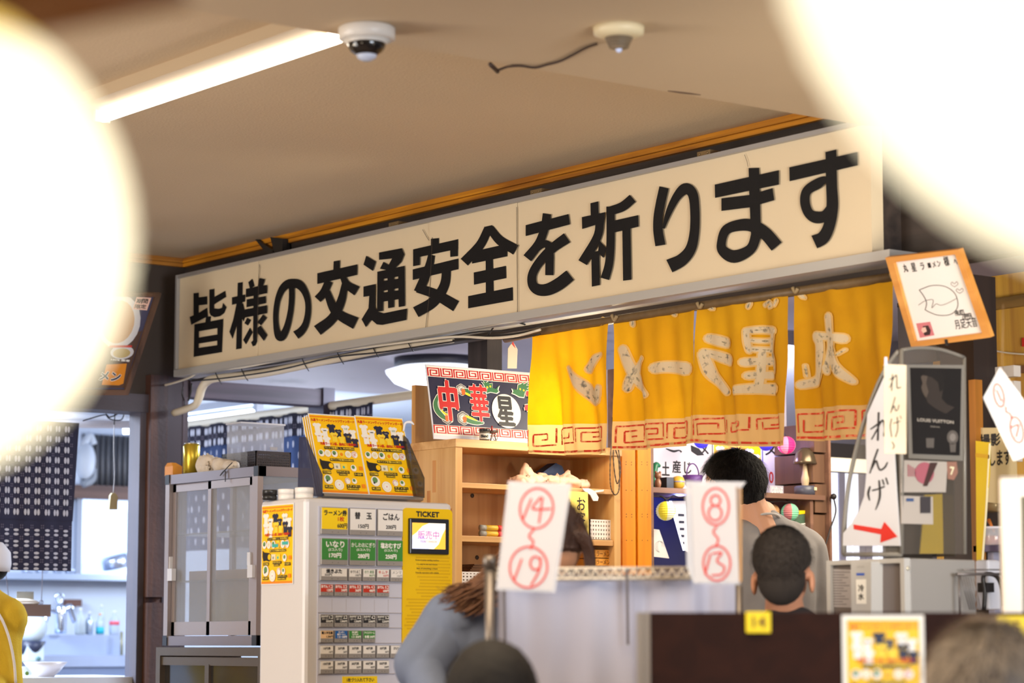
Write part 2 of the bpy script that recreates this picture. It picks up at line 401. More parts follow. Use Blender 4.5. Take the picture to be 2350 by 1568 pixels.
# ------------------------------------------------------------------ the long sign
XS = 5.122
sign = Thing('long_wall_sign', 'long cream painted wall sign with bold black Japanese lettering above the opening', 'sign')
Fs = FX(XS)
board = mat('aged_cream_board', (226, 208, 176), .55, var=.05, vscale=2.2, stain=((200, 166, 112), 3.0, .72))
alu = mat('aluminium_edge', (170, 168, 168), .45, metal=.5)
yl, yr = -Fs.uv(411, 745)[0], -Fs.uv(1998, 440)[0]
zt, zb = 2.911 - .0, 2.528
zt = Fs.uv(412, 640)[1]; zb = Fs.uv(410, 853)[1]
seams = [-Fs.uv(p, q)[0] for p, q in ((592, 700), (985, 560), (1186, 560))]
cuts = [yl] + seams + [yr]
for i in range(4):
    sign.part('panel', board).box(XS + .003 * (i % 2), XS + .05, cuts[i + 1] + .0012, cuts[i] - .0012, zb + .006, zt)
fr = sign.part('frame', alu)
fr.box(XS - .012, XS + .06, yr - .0, yl + .01, zt, zt + .014); fr.box(XS - .014, XS + .11, yl - .0, yl + .012, zb - .02, zt + .014)
b = sign.part('bottom_rail', mat('aluminium_rail', (196, 194, 190), .4, metal=.35)); b.box(XS - .016, XS + .11, yr - .085, yl + .01, zb - .022, zb + .006)
sign.part('backing_box', dark_beam).box(XS + .05, XW, yr, yl, zb - .01, zt)
for (px, py) in ((905, 522), (1232, 447), (1617, 354)):
    u, v = Fs.uv(px, py); b = sign.part('fixing_plate', mat('dull_brass', (140, 118, 84), .45, metal=.6)); b.box(XS - .004, XW - .002, -u - .03, -u + .03, zt + .012, zt + .03)
    for s_ in (-1, 1): b.lathe((XS - .004, -u + s_ * .018, zt + .022), [(.004, 0), (.003, .003)], 8, (-1, 0, 0))
ink = mat('black_sign_paint', (20, 19, 21), .6, var=.3, vscale=30, spec=.25)
lt = sign.part('lettering', ink)
FI = FX(XS - .0025); LN = [0]
def Z(ox, oy, k=3.9167): return lambda p: (ox + p[0] / k, oy + p[1] / k)
def pg(zf, pts):
    LN[0] = (LN[0] + 1) % 9; lt.poly(FI, [zf(p) for p in pts], LN[0] * 4e-5, True)
def st(zf, pts, w):
    LN[0] = (LN[0] + 1) % 9; w = [x / 3.9167 for x in w] if isinstance(w, list) else w / 3.9167
    lt.stroke(FI, [zf(p) for p in pts], w, LN[0] * 4e-5)
A = Z(400, 580); B = Z(900, 450); C3 = Z(1450, 300)
for p in ([(172, 365), (220, 360), (218, 580), (172, 600)], [(215, 402), (296, 392), (296, 465), (215, 475)], [(138, 578), (215, 545), (296, 494), (302, 572), (152, 650)],
          [(315, 332), (360, 325), (358, 545), (315, 545)], [(355, 400), (458, 343), (466, 398), (355, 468)],
          [(315, 530), (358, 500), (400, 505), (428, 495), (438, 452), (470, 490), (448, 545), (410, 572), (360, 582), (325, 562)],
          [(285, 575), (330, 572), (322, 625), (278, 635)], [(180, 645), (440, 595), (438, 670), (180, 715)], [(180, 645), (222, 640), (218, 930), (173, 938)],
          [(388, 605), (440, 595), (427, 895), (384, 902)], [(178, 770), (430, 728), (430, 785), (178, 825)], [(176, 862), (430, 825), (427, 895), (173, 938)],
          # 様
          [(570, 272), (614, 265), (604, 862), (555, 870)], [(518, 402), (638, 375), (636, 440), (518, 470)], [(560, 455), (608, 470), (570, 620), (524, 775), (495, 712), (530, 600)],
          [(600, 470), (618, 455), (642, 560), (622, 622), (600, 560)], [(665, 265), (702, 235), (722, 300), (680, 325)], [(765, 228), (815, 238), (792, 310), (750, 300)],
          [(643, 325), (833, 290), (833, 365), (643, 402)], [(650, 420), (822, 390), (822, 455), (648, 492)], [(635, 510), (833, 472), (833, 545), (632, 585)],
          [(712, 310), (752, 300), (745, 800), (728, 835), (705, 842), (690, 805), (707, 790)], [(655, 585), (692, 605), (662, 655), (630, 635)],
          [(680, 675), (705, 715), (645, 825), (618, 785)], [(798, 555), (832, 585), (778, 655), (748, 625)], [(775, 655), (835, 740), (805, 795), (745, 715), (745, 680)],
          # 交 通
          [(1432, 78), (1488, 68), (1484, 160), (1428, 165)], [(1285, 185), (1645, 105), (1643, 200), (1285, 282)],
          [(1725, 28), (1812, 80), (1785, 165), (1700, 108)], [(1840, -1), (2044, -40), (2068, 15), (2040, 45), (1840, 65)], [(1975, 20), (2068, 15), (2040, 85), (1975, 148), (1905, 150)],
          [(1880, 82), (1935, 115), (1995, 140), (1960, 165), (1848, 145)],
          [(1825, 172), (1880, 160), (1876, 525), (1822, 530)], [(1915, 150), (1975, 140), (1975, 490), (1922, 500)], [(2012, 130), (2070, 118), (2073, 480), (2017, 490)],
          [(1825, 172), (2070, 118), (2070, 205), (1825, 245)], [(1850, 258), (2070, 225), (2070, 310), (1850, 348)], [(1850, 362), (2070, 330), (2070, 410), (1850, 445)],
          [(1700, 305), (1808, 282), (1805, 490), (1775, 570), (1745, 510), (1752, 390), (1700, 398)], [(1745, 500), (1780, 590), (1722, 670), (1683, 600)],
          [(1765, 540), (1805, 490), (1830, 530), (1880, 545), (2092, 502), (2085, 605), (1870, 650), (1820, 645), (1780, 610), (1740, 610)]): pg(A, p)
st(A, [(1053, 290), (1055, 400), (1045, 520), (1020, 640), (990, 720), (955, 757), (928, 730), (913, 640), (912, 540), (928, 430), (965, 335), (1015, 285), (1070, 276), (1125, 290), (1172, 350), (1200, 440), (1201, 540), (1180, 640), (1140, 705), (1092, 742)],
   [50, 50, 50, 55, 65, 80, 60, 48, 47, 50, 62, 75, 82, 80, 62, 52, 52, 58, 70, 80])
st(A, [(1390, 255), (1345, 355), (1288, 420)], [70, 72, 72]); st(A, [(1512, 215), (1555, 290), (1642, 345)], [50, 70, 92])
st(A, [(1530, 280), (1500, 430), (1420, 590), (1285, 700)], [50, 75, 85, 100]); st(A, [(1370, 350), (1430, 500), (1500, 570), (1630, 635)], [60, 80, 90, 112])
for p in ([(348, 385), (420, 378), (420, 450), (348, 460)], [(188, 480), (592, 388), (592, 475), (188, 560)], [(188, 500), (250, 490), (248, 620), (188, 632)],
          [(522, 440), (592, 430), (590, 540), (522, 548)], [(185, 660), (595, 562), (595, 658), (185, 755)],
          [(840, 275), (898, 262), (945, 345), (830, 370)], [(720, 500), (1035, 430), (1035, 542), (718, 608)], [(840, 560), (905, 550), (912, 880), (842, 890)],
          [(733, 688), (1022, 628), (1025, 738), (735, 798)], [(683, 900), (1083, 820), (1085, 938), (683, 1010)],
          [(1200, 262), (1585, 162), (1598, 255), (1200, 360)],
          [(1782, 65), (1852, 48), (1855, 170), (1785, 180)], [(1705, 190), (1915, 145), (1905, 235), (1708, 297)], [(1790, 510), (1862, 490), (1867, 800), (1795, 815)],
          [(1862, 398), (1927, 470), (1900, 557), (1850, 510)], [(1990, 222), (2212, 172), (2215, 275), (1990, 330)], [(2068, 290), (2142, 280), (2150, 752), (2075, 762)]): pg(B, p)
st(B, [(355, 530), (325, 650), (235, 865)], [62, 75, 85]); st(B, [(225, 830), (380, 880), (575, 990)], [75, 90, 105]); st(B, [(490, 620), (470, 800), (370, 950), (212, 1045)], [80, 85, 95, 100])
st(B, [(865, 290), (790, 440), (648, 595)], [75, 80, 88]); st(B, [(880, 290), (970, 400), (1112, 485)], [70, 85, 95])
st(B, [(1392, 160), (1370, 290), (1315, 430), (1215, 560)], [76, 74, 76, 88]); st(B, [(1290, 500), (1340, 442), (1390, 432), (1414, 490), (1413, 712)], [30, 60, 65, 74, 74])
st(B, [(1572, 375), (1440, 470), (1330, 585), (1262, 700), (1262, 795), (1315, 842), (1400, 840), (1500, 790), (1600, 712)], [98, 84, 78, 78, 84, 100, 108, 112, 108])
st(B, [(1868, 220), (1842, 370), (1712, 600)], [76, 76, 88]); st(B, [(2162, 20), (2070, 95), (1958, 135)], [82, 84, 80]); st(B, [(1962, 95), (1963, 400), (1950, 600), (1912, 745)], [74, 74, 74, 78])
for p in ([(745, 485), (1322, 355), (1322, 485), (748, 605)], [(805, 608), (1060, 577), (1265, 515), (1280, 625), (1060, 690), (805, 722)], [(1415, 330), (2027, 192), (2030, 312), (1418, 455)],
          [(1740, 192), (1840, 168), (1840, 330), (1745, 340)]): pg(C3, p)
st(C3, [(290, 510), (258, 650), (236, 780), (236, 900), (257, 1032)], [86, 84, 82, 86, 92])
st(C3, [(285, 880), (330, 740), (400, 600), (480, 522), (545, 565), (566, 700), (564, 900), (530, 1060), (450, 1160), (338, 1218)], [20, 55, 75, 100, 90, 85, 86, 95, 110, 125])
st(C3, [(1096, 335), (1104, 600), (1112, 850), (1110, 960), (1060, 1070), (920, 1132), (820, 1080), (806, 1000), (850, 890), (980, 848), (1090, 858), (1200, 925), (1302, 1042)], [95, 95, 92, 90, 92, 115, 95, 80, 88, 105, 112, 115, 118])
st(C3, [(1790, 280), (1796, 500), (1802, 680), (1775, 850), (1720, 960), (1640, 1002)], [100, 100, 106, 104, 115, 125])
st(C3, [(1800, 480), (1740, 440), (1672, 476), (1575, 540), (1556, 640), (1590, 740), (1660, 780), (1740, 760), (1800, 660)], [40, 60, 95, 85, 88, 90, 108, 95, 60])
for pts in ([(596, 607), (594, 640), (590, 780)], [(992, 545), (990, 600), (985, 680), (977, 752)], [(1186, 475), (1187, 600), (1188, 720)], [(970, 527), (980, 545), (985, 552)], [(1709, 355), (1715, 372), (1717, 383)]): sign.part('crack', mat('dark_crack', (70, 58, 46), .8)).stroke(FI, pts, 1.1, .0006)
# wooden structure under the sign: dark lower beam
ub = Thing('under_sign_beam', 'dark beam running right under the long sign at the top of the opening', 'beam')
ub.own.m(dark_beam).box(XW - .02, XW + .04, 3.3, YF - .25, zb - .036, zb - .003)
# ------------------------------------------------------------------ ceiling fluorescent fixture
F = Frame((0, 0, ZC), (0, -1, 0), (1, 0, 0))
def hz(px, py, z):
    d = ray(px, py); return EYE + d * ((z - EYE.z) / d.z)
p0 = hz(232, 270, ZC - .055); p1 = hz(745, 68, ZC - .055); lx = p0.x; ly0, ly1 = p0.y, p1.y - .12
fx = Thing('fluorescent_fixture', 'long lit fluorescent ceiling fixture at upper left', 'ceiling light')
fx.part('base', mat('tan_enamel', (178, 158, 130), .6)).box(lx - .09, lx + .05, ly1, ly0 + .02, ZC - .035, ZC)
b = fx.part('tube', mat('lit_tube', (255, 250, 240), .5, emit=7, ecol=(255, 244, 226))); n = 14
b.lathe((lx, ly1 + .02, ZC - .055), [(.008, 0), (.015, .004), (.017, .02), (.017, ly0 - ly1 - .04), (.014, ly0 - ly1 - .024), (.006, ly0 - ly1 - .018)], 16, (0, 1, 0))
fx.part('end_cap', mat('cream_enamel', (214, 200, 176), .5)).box(lx - .024, lx + .024, ly1, ly1 + .02, ZC - .07, ZC - .03); fx.part('end_cap', mat('cream_enamel', (214, 200, 176), .5)).box(lx - .024, lx + .024, ly0 - .012, ly0, ZC - .07, ZC - .03)
cd = Thing('surface_cable_duct', 'thin painted cable duct on the ceiling beside the lit tube', 'cable duct'); 
q0 = hz(200, 232, ZC); q1 = hz(612, 60, ZC)
cd.own.m(mat('cream_duct', (186, 166, 136), .7)).box(q0.x - .01, q0.x + .01, q1.y - .3, q0.y + .1, ZC - .012, ZC)
# ------------------------------------------------------------------ detectors on the lower ceiling
def soff(px, py): return hz(px, py, ZS)
c = soff(842, 62); t = Thing('dome_camera', 'white dome camera with dark glass on the lower ceiling', 'camera')
wp = mat('white_plastic', (222, 216, 208), .4)
t.part('base_ring', wp).lathe((c.x, c.y, ZS - .034), [(.060, 0), (.068, .004), (.068, .03), (.062, .034)], 32)
t.part('bezel', wp).lathe((c.x, c.y, ZS - .05), [(.030, 0), (.058, .016)], 32)
t.part('dome', mat('smoked_dome', (22, 20, 22), .12, coat=.5)).ball((c.x, c.y, ZS - .042), (.046, .046, .032), 20, 10)
t.part('lens', mat('bluish_lens', (190, 200, 225), .15)).lathe((c.x, c.y, ZS - .083), [(.010, 0), (.022, .006), (.026, .016)], 20)
c = soff(1420, 62); t = Thing('smoke_detector', 'cream smoke detector with a loose dark wire on the lower ceiling', 'smoke detector')
cr = mat('cream_plastic', (226, 212, 176), .45)
t.part('base', cr).lathe((c.x, c.y, ZS - .026), [(.04, 0), (.060, .008), (.062, .026)], 32)
b = t.part('sensor_cage', mat('grey_cage', (128, 112, 92), .5))
for i in range(4): b.lathe((c.x, c.y, ZS - .030 - i * .007), [(.033 - i * .003, 0), (.033 - i * .003, .003)], 24)
b.lathe((c.x, c.y, ZS - .054), [(.014, 0), (.02, .03)], 16)
t.part('indicator', mat('pale_led', (200, 215, 255), .3)).ball((c.x, c.y, ZS - .055), .008)
w = t.part('wire', mat('dark_wire', (58, 40, 32), .6))
pts = [(1370, 95), (1345, 104), (1315, 120), (1285, 135), (1255, 143), (1228, 150), (1195, 146), (1165, 148), (1140, 156), (1125, 146)]
w.tube([tuple(soff(x, y) - V3((0, 0, .006))) for x, y in pts], .0033, 6, 4); w.tube([tuple(soff(x, y) - V3((0, 0, .005))) for x, y in ((1125, 143), (1142, 160))], .006, 6)
t = Thing('ceiling_tear', 'short dark tear in the ceiling paper near the ceiling edge', 'tear'); b = t.own.m(mat('tear_shadow', (96, 74, 58), .9))  # dark brown line along the tear
t.own.tube([tuple(soff(x, y) - V3((0, 0, .0012))) for x, y in ((1533, 208), (1570, 212), (1608, 217))], [.0015, .003, .001], 5)
# ------------------------------------------------------------------ flat print shared by several posters
P_WHITE = mat('print_white', (240, 238, 232), .5); P_YEL = mat('print_yellow', (250, 198, 8), .45); P_ORG = mat('print_orange', (240, 140, 24), .45)
P_RED = mat('print_red', (200, 36, 28), .5); P_NAVY = mat('print_navy', (34, 40, 66), .5); P_BLK = mat('print_black', (34, 32, 34), .5)
P_LEM = mat('print_lemon', (244, 212, 60), .5); P_CRM = mat('print_cream', (232, 224, 190), .5); P_GRN = mat('print_green', (96, 140, 84), .5)
P_TEAL = mat('print_teal', (60, 176, 170), .5); P_GREY = mat('print_grey', (150, 150, 148), .5); LAM = mat('laminate_edge', (232, 234, 238), .2, coat=.4)
def tee(b, F, u, v, w, n):
    q = [(-.20, .5), (-.5, .36), (-.42, .12), (-.30, .17), (-.30, -.5), (.30, -.5), (.30, .17), (.42, .12), (.5, .36), (.20, .5), (.1, .44), (-.1, .44)]
    b.poly(F, [(u + x * w, v + y * w * 1.05) for x, y in q], n)
def merch_poster(t, F, W, H, laminate=True, detail=True, stickers=False, thick=.0012):
    """yellow merchandise poster; F origin at its lower left corner"""
    n = 0.0
    if laminate: t.part('laminate', LAM).fbox(F, -.018 * W, -.012 * H, W * 1.018, H * 1.015, -thick, -.0002)
    t.part('sheet', P_YEL).fbox(F, 0, 0, W, H, -.0002, .0002)
    pr = t.part('print', P_ORG); e = .0006
    X = lambda u: u * W; Y = lambda v: v * H
    pr.rect(F, 0, Y(.965), W, Y(.985), e); pr.rect(F, 0, Y(.0), W, Y(.03), e)
    pr.m(P_RED)
    if detail:
        pr.text(F, '丸星ラーメン×ヴィレッジヴァンガード', X(.02), Y(.915), X(.98), Y(.95), e, W * .003)
        pr.m(P_ORG).text(F, '丸星ラーメンのオリジナルグッズができました', X(.18), Y(.893), X(.78), Y(.903), e)
        pr.m(P_RED)
    else: pr.rect(F, X(.05), Y(.92), X(.95), Y(.94), e)
    sh = [(.13, .83, .19, P_WHITE), (.28, .775, .17, P_WHITE), (.14, .71, .19, P_WHITE), (.29, .66, .18, P_WHITE),
          (.44, .82, .2, P_NAVY), (.58, .77, .16, P_NAVY), (.47, .72, .18, P_LEM), (.62, .68, .16, P_LEM),
          (.75, .82, .19, P_WHITE), (.89, .77, .17, P_WHITE), (.77, .715, .19, P_NAVY), (.91, .655, .17, P_NAVY)]
    for i, (u, v, w, m) in enumerate(sh): pr.m(m); tee(pr, F, X(u), Y(v), W * w, e + .00015 * i)
    e2 = e + .0022
    if detail:
        pr.m(P_RED).text(F, '丸星', X(.10), Y(.715), X(.16), Y(.73), e2); pr.text(F, '丸星', X(.44), Y(.725), X(.51), Y(.745), e2)
        pr.m(P_LEM).text(F, '丸星', X(.74), Y(.72), X(.8), Y(.745), e2); pr.m(P_BLK).rect(F, X(.245), Y(.79), X(.31), Y(.80), e2)
        pr.m(P_GREY).rect(F, X(.55), Y(.785), X(.61), Y(.795), e2); pr.m(P_GRN).text(F, '丸星', X(.715), Y(.82), X(.785), Y(.845), e2)
        pr.m(P_RED).text(F, '丸星ラーメン店、店内にて発売中！！', X(.13), Y(.61), X(.97), Y(.645), e2, W * .003)
    def strip(u0, v0, u1, v1, s):
        pr.m(P_BLK).rect(F, X(u0), Y(v0), X(u1), Y(v1), e2)
        if detail: pr.m(P_LEM).text(F, s, X(u0 + .01), Y(v0 + .006), X(u1 - .01), Y(v1 - .006), e2 + .0002, W * .0016)
    strip(.20, .555, .86, .59, 'Tシャツ各種M、L、¥3,000(税込)')
    for i, u in enumerate((.11, .25, .40, .55, .70, .84)):
        pr.m(P_WHITE if i != 3 else P_LEM).disc(F, X(u), Y(.50), W * .068, e2)
        if i in (0, 2): pr.m(P_GRN).disc(F, X(u - .005), Y(.51), W * .04, e2 + .0001); pr.m(P_NAVY).disc(F, X(u - .015), Y(.492), W * .015, e2 + .0002)
        if i in (1, 4): pr.m(P_CRM).disc(F, X(u), Y(.50), W * .045, e2 + .0001); pr.m(P_RED).disc(F, X(u), Y(.50), W * .006, e2 + .0002)
        if i == 5:
            pr.m(P_RED).ring(F, X(u), Y(.50), W * .052, W * .008, e2 + .0001, a0=.5, a1=4.6)
            if detail: pr.text(F, '星', X(u - .028), Y(.483), X(u + .032), Y(.517), e2 + .0001)
        if i == 3: pr.m(P_ORG).disc(F, X(u), Y(.495), W * .035, e2 + .0001)
    if stickers:
        pr.m(P_TEAL).rect(F, X(.36), Y(.465), X(.56), Y(.505), e2 + .0004); pr.rect(F, X(.68), Y(.49), X(.88), Y(.53), e2 + .0004)
    strip(.28, .405, .80, .437, '缶バッジ各種¥400(税込)')
    pr.m(P_BLK).poly(F, [(X(a), Y(b)) for a, b in ((.05, .43), (.10, .405), (.26, .395), (.34, .36), (.33, .315), (.26, .285), (.17, .30), (.08, .29), (.05, .35))], e2)
    pr.m(P_YEL).disc(F, X(.275), Y(.342), W * .05, e2 + .0002)
    strip(.07, .235, .25, .275, 'マスク¥900')
    for u in (.40, .55):
        pr.m(P_CRM if u < .5 else P_LEM).rect(F, X(u - .065), Y(.30), X(u + .075), Y(.375), e2); pr.m(P_GREY if u < .5 else P_TEAL).disc(F, X(u), Y(.33), W * .025, e2 + .0001)
    strip(.38, .25, .66, .285, 'キラキラステッカー'); strip(.42, .222, .60, .247, '¥300(税込)')
    pr.m(P_WHITE).disc(F, X(.765), Y(.325), W * .065, e2); pr.m(P_GRN).disc(F, X(.76), Y(.335), W * .035, e2 + .0001)
    strip(.76, .225, .95, .265, 'キーホルダー')
    pr.m(P_ORG).rect(F, X(.89), Y(.30), X(.97), Y(.35), e2); pr.rect(F, X(.88), Y(.07), X(.96), Y(.12), e2)
    pr.m(P_WHITE).disc(F, X(.16), Y(.165), W * .095, e2); pr.m(P_GRN).disc(F, X(.155), Y(.18), W * .055, e2 + .0001); pr.m(P_NAVY).disc(F, X(.13), Y(.145), W * .02, e2 + .0002)
    pr.m(P_WHITE).disc(F, X(.38), Y(.10), W * .10, e2 + .0003); pr.m(P_CRM).ring(F, X(.38), Y(.10), W * .07, W * .012, e2 + .0005); pr.m(P_RED).disc(F, X(.38), Y(.10), W * .01, e2 + .0005)
    strip(.06, .05, .24, .09, '¥1,500'); pr.m(P_WHITE).disc(F, X(.58), Y(.155), W * .06, e2); pr.m(P_RED).ring(F, X(.58), Y(.155), W * .045, W * .008, e2 + .0001, a0=0.2, a1=4.2)
    pr.m(P_WHITE).disc(F, X(.73), Y(.155), W * .055, e2); pr.m(P_GRN).disc(F, X(.725), Y(.165), W * .03, e2 + .0001)
    strip(.54, .075, .84, .105, 'ステッカー'); strip(.54, .045, .80, .072, '各種¥300(税込)')
def meander(b, F, u0, v0, u1, v1, n, flip=False, w=.13):
    """one key-pattern unit as bars"""
    W = u1 - u0; H = v1 - v0
    segs = [((0, 1), (1, 1)), ((0, 1), (0, 0)), ((1, 1), (1, .0)), ((.22, 0), (1, 0)), ((.22, 0), (.22, .72)), ((.22, .72), (.78, .72)), ((.78, .72), (.78, .3)), ((.45, .3), (.78, .3))]
    for (a, c) in segs:
        x0, x1 = sorted((a[0], c[0])); y0, y1 = sorted((a[1], c[1]))
        if flip: y0, y1 = 1 - y1, 1 - y0
        hx = w / 2; hy = w * .55
        b.rect(F, u0 + W * (x0 - (hx if x0 != x1 else hx)), v0 + H * (y0 - hy), u0 + W * (x1 + hx), v0 + H * (y1 + hy), n)
# ------------------------------------------------------------------ back room and kitchen shells
ZB = 2.5
shopceil = mat('grey_board_ceiling', (172, 164, 172), .7, var=.08, vscale=2, stain=((120, 112, 118), 3.0, .62))
c = struct('ceiling', shopceil); c.own.box(XW + .13, 9.0, 2.0, 10.98, ZB, ZB + .08); c.own.box(-3, XW + .13, YF + .12, 10.98, ZB, ZB + .08)
ck = struct('ceiling', mat('white_kitchen_ceiling', (206, 214, 226), .7)); ck.own.box(-3, 9.0, 11.0, 12.6, ZB, ZB + .06)
w = struct('wall_back', mat('white_kitchen_wall', (200, 212, 232), .55, var=.1, vscale=2.5))
YK = 12.6; FK = FY(YK)
wt, wb = FK.uv(250, 1148)[1], FK.uv(250, 1320)[1]; wl, wr = FK.uv(182, 1230)[0], FK.uv(330, 1230)[0]
w.own.box(-3, wl, YK, YK + .1, 0, ZB); w.own.box(wr, 9.1, YK, YK + .1, 0, ZB); w.own.box(wl, wr, YK, YK + .1, 0, wb); w.own.box(wl, wr, YK, YK + .1, wt, ZB)
w = struct('wall_side', mat('white_shop_wall', (214, 216, 224), .7, var=.05)); w.own.box(9.0, 9.1, -3, 12.6, 0, ZB)
# window of the kitchen (frosted, daylight behind)
w = struct('window_1'); wood_m = mat('brown_window_wood', (112, 84, 74), .6, grain='x', gcol=(80, 58, 54), gscale=18)
glow = mat('daylight_frosted_glass', (214, 232, 255), .3, emit=1.15, ecol=(206, 226, 255))
w.part('frosted_pane', glow).box(wl, wr, YK + .03, YK + .04, wb, wt)
w.part('head_rail', wood_m).box(wl - .1, wr, YK - .06, YK, wt, wt + .075); w.part('jamb', mat('grey_jamb', (150, 158, 176), .5)).box(wl - .03, wl, YK - .03, YK, wb, wt)
w.part('sill', mat('stainless_sill', (176, 190, 214), .3, metal=.7)).box(-3, wr, YK - .16, YK, wb - .035, wb)
w = struct('trim_3', mat('corrugated_metal', (96, 96, 100), .5, metal=.4))
y0 = FK.uv(250, 1000)[1]
for i in range(26): x = wl + .02 + i * .035; w.part('corrugation', mat('corrugated_metal', (96, 96, 100), .5, metal=.4)).tube([(x, YK - .01, wt + .08), (x, YK - .01, y0)], .014, 8, 1)
# beam, uprights inside
FB = FY(YF)
t = Thing('kitchen_tie_beam', 'dark purple-brown beam between corner post and upright, behind the long sign', 'beam')
a = FB.uv(414, 895); b_ = FB.uv(757, 895)
t.own.m(mat('purple_beam', (88, 74, 88), .6, grain='x', gcol=(58, 48, 60), gscale=18)).box(XW + .02, b_[0] - .06, YF - .03, YF + .07, FB.uv(466, 915)[1], FB.uv(466, 876)[1])
t = Thing('inner_upright', 'dark upright ending the purple-brown tie beam, left of the round ceiling lamp', 'post')
t.own.m(mat('dark_slate_wood', (62, 54, 72), .6)).box(b_[0] - .058, b_[0], YF - .04, YF + .08, 0, FB.uv(757, 893)[1])
# big upright behind the dragon board
P = D(1074, 820, 9.0); FP = FY(P.y); FPx = FX(P.x)
t = Thing('square_pillar', 'dark square wooden pillar behind the red and navy noodle banner', 'pillar')
xr = FP.uv(1112, 820)[0]; b = t.own.m(mat('dark_pillar', (70, 60, 58), .6, grain='z', gcol=(48, 40, 40), gscale=16))
c0 = FPx.uv(1074, 820)
Pc = FP.hit(1118, 820); Fl = FX(Pc.x); yb = -Fl.uv(1074, 820)[0]; xr = FP.uv(1152, 820)[0]
b.box(Pc.x, xr, Pc.y, yb, 0, ZB)
# round ceiling lamp
L0 = hz(1004, 862, 2.42)
t = Thing('round_ceiling_lamp', 'large round glowing white ceiling lamp in the back room', 'ceiling light')
t.part('shade', mat('lit_opal_shade', (240, 244, 255), .4, emit=1.6, ecol=(236, 242, 255))).lathe((L0.x, L0.y, 2.34), [(.02, 0), (.12, .012), (.20, .045), (.235, .085), (.24, .10), (.16, .125)], 40)
t.part('canopy', mat('black_canopy', (24, 24, 34), .4)).lathe((L0.x, L0.y, 2.46), [(.20, 0), (.20, .04)], 32)  # black disc between the lamp shade and the ceiling
# fluorescent tube in the kitchen
q0 = hz(405, 973, 2.26); q1 = hz(565, 946, 2.26)
t = Thing('kitchen_tube_light', 'bright bare fluorescent tube light seen under the purple-brown beam', 'ceiling light')
t.part('tube', mat('lit_cool_tube', (235, 244, 255), .4, emit=7, ecol=(225, 238, 255))).tube([(q0.x, q0.y, 2.26), (q0.x, q1.y, 2.26)], .022, 12, 1)
m_ = mat('white_enamel_cool', (206, 214, 228), .4); t.part('hanger', m_).box(q0.x - .01, q0.x + .01, q0.y - .2, q0.y - .18, 2.335, ZB); t.part('channel', m_).box(q0.x - .03, q0.x + .03, q1.y, q0.y, 2.30, 2.335)
t.part('socket', m_).box(q0.x - .018, q0.x + .018, q1.y - .02, q1.y + .015, 2.235, 2.30)
t = Thing('kitchen_strip_lamp', 'short lit tube seen at the top of the kitchen opening beside the worn post', 'ceiling light')
a = D(283, 988, 11.6); b = D(330, 988, 11.6); t.part('tube', mat('lit_cool_tube', (235, 244, 255), .4, emit=7)).tube([a, b], .018, 12, 1); t.part('channel', m_).tube([a + V3((-.4, 0, .05)), b + V3((0, 0, .05))], .014, 8, 1); t.part('hanger', m_).tube([b + V3((-.1, 0, .05)), V3((b.x - .1, b.y, ZB))], .006, 6, 1)
t = Thing('white_kitchen_pipe', 'white horizontal pipe at the top of the kitchen opening', 'pipe')
t.own.m(mat('white_pipe', (204, 204, 214), .4)).tube([D(-20, 972, 10.9), D(322, 975, 10.9)], .017, 10, 1)
# hanging indigo cloths
indigo = mat('indigo_cloth', (30, 28, 44), .9, transl=.15); motif = mat('cloth_motif_pale', (188, 188, 200), .9); motif2 = mat('cloth_motif_dim', (112, 104, 120), .9)
def wave(u, v, k, a): return a * (math.sin(u * k) + .5 * math.sin(u * k * 2.3 + 1)) * (.3 + .7 * (1 - v))
FNo = FY(YF + .06)
t = Thing('kitchen_curtain', 'dark indigo cloth curtain with rows of pale oval motifs in the kitchen opening', 'curtain')
ul, vt = FNo.uv(-60, 968)[0], FNo.uv(100, 966)[1]; ur = FNo.uv(181, 1100)[0]; vm = FNo.uv(90, 1194)[1]; vb = FNo.uv(90, 1310)[1]
ur2 = FNo.uv(165, 1250)[0]
def cl(u, v, n=0.0, F=FNo, k=26, a=.006, vt_=None): return F.pt(u, v, n + a * math.sin(u * k) + a * .4 * math.sin(u * k * 2.7 + 1))
t.part('upper_cloth', indigo).surf(lambda i, j: cl(ul + (ur - ul - (1 - j) * .02) * i, vm + (vt - vm) * j), 60, 4)
t.part('lower_cloth', indigo).surf(lambda i, j: cl(ul + (ur2 - ul) * i, vb + (vm - vb) * j, .004), 60, 4)
b = t.part('motif', motif); b.kind = 'stuff'
du = (ur - ul) / 10.6; dv = (vt - vm) / 10
def spot(b, f, u, v, rx, ry, n=.0015, seg=8): 
    P = [f(u + rx * math.cos(6.283 * i / seg), v + ry * math.sin(6.283 * i / seg), n) for i in range(seg)]; b.add(P, [tuple(range(seg))])
def motifs(b, f, ul, ur, vb, vt, du, dv, turn):
    v = vb + dv * .5; r = 0
    while v < vt - dv * .2:
        u = ul + du * .5
        while u < ur - du * .3:
            b.m(motif)
            if r % 2 == 0:
                if not turn: 
                    for s_ in (-1, 1): spot(b, f, u + s_ * du * .15, v, du * .13, dv * .62)
                else:
                    for s_ in (-1, 1): spot(b, f, u, v + s_ * dv * .36, du * .26, dv * .24)
            else:
                b.m(motif2)
                for s_ in (-1, 1):
                    for q in (-1, 1): spot(b, f, u + du * .5 + s_ * du * .09, v + q * dv * .2, du * .05, dv * .16, seg=4)
            u += du
        v += dv * .98; r += 1
motifs(b, cl, ul, ur - .01, vm + .02, vt, .043, .0215, False)
motifs(b, lambda u, v, n=0: cl(u, v, n + .004), ul, ur2 - .005, vb + .004, vm - .012, .043, .023, True)
XCU = 5.95; FCu = FX(XCU)
t = Thing('shop_curtain', 'long indigo cloth with pale drop motifs on a white rail behind the display cabinet', 'curtain')
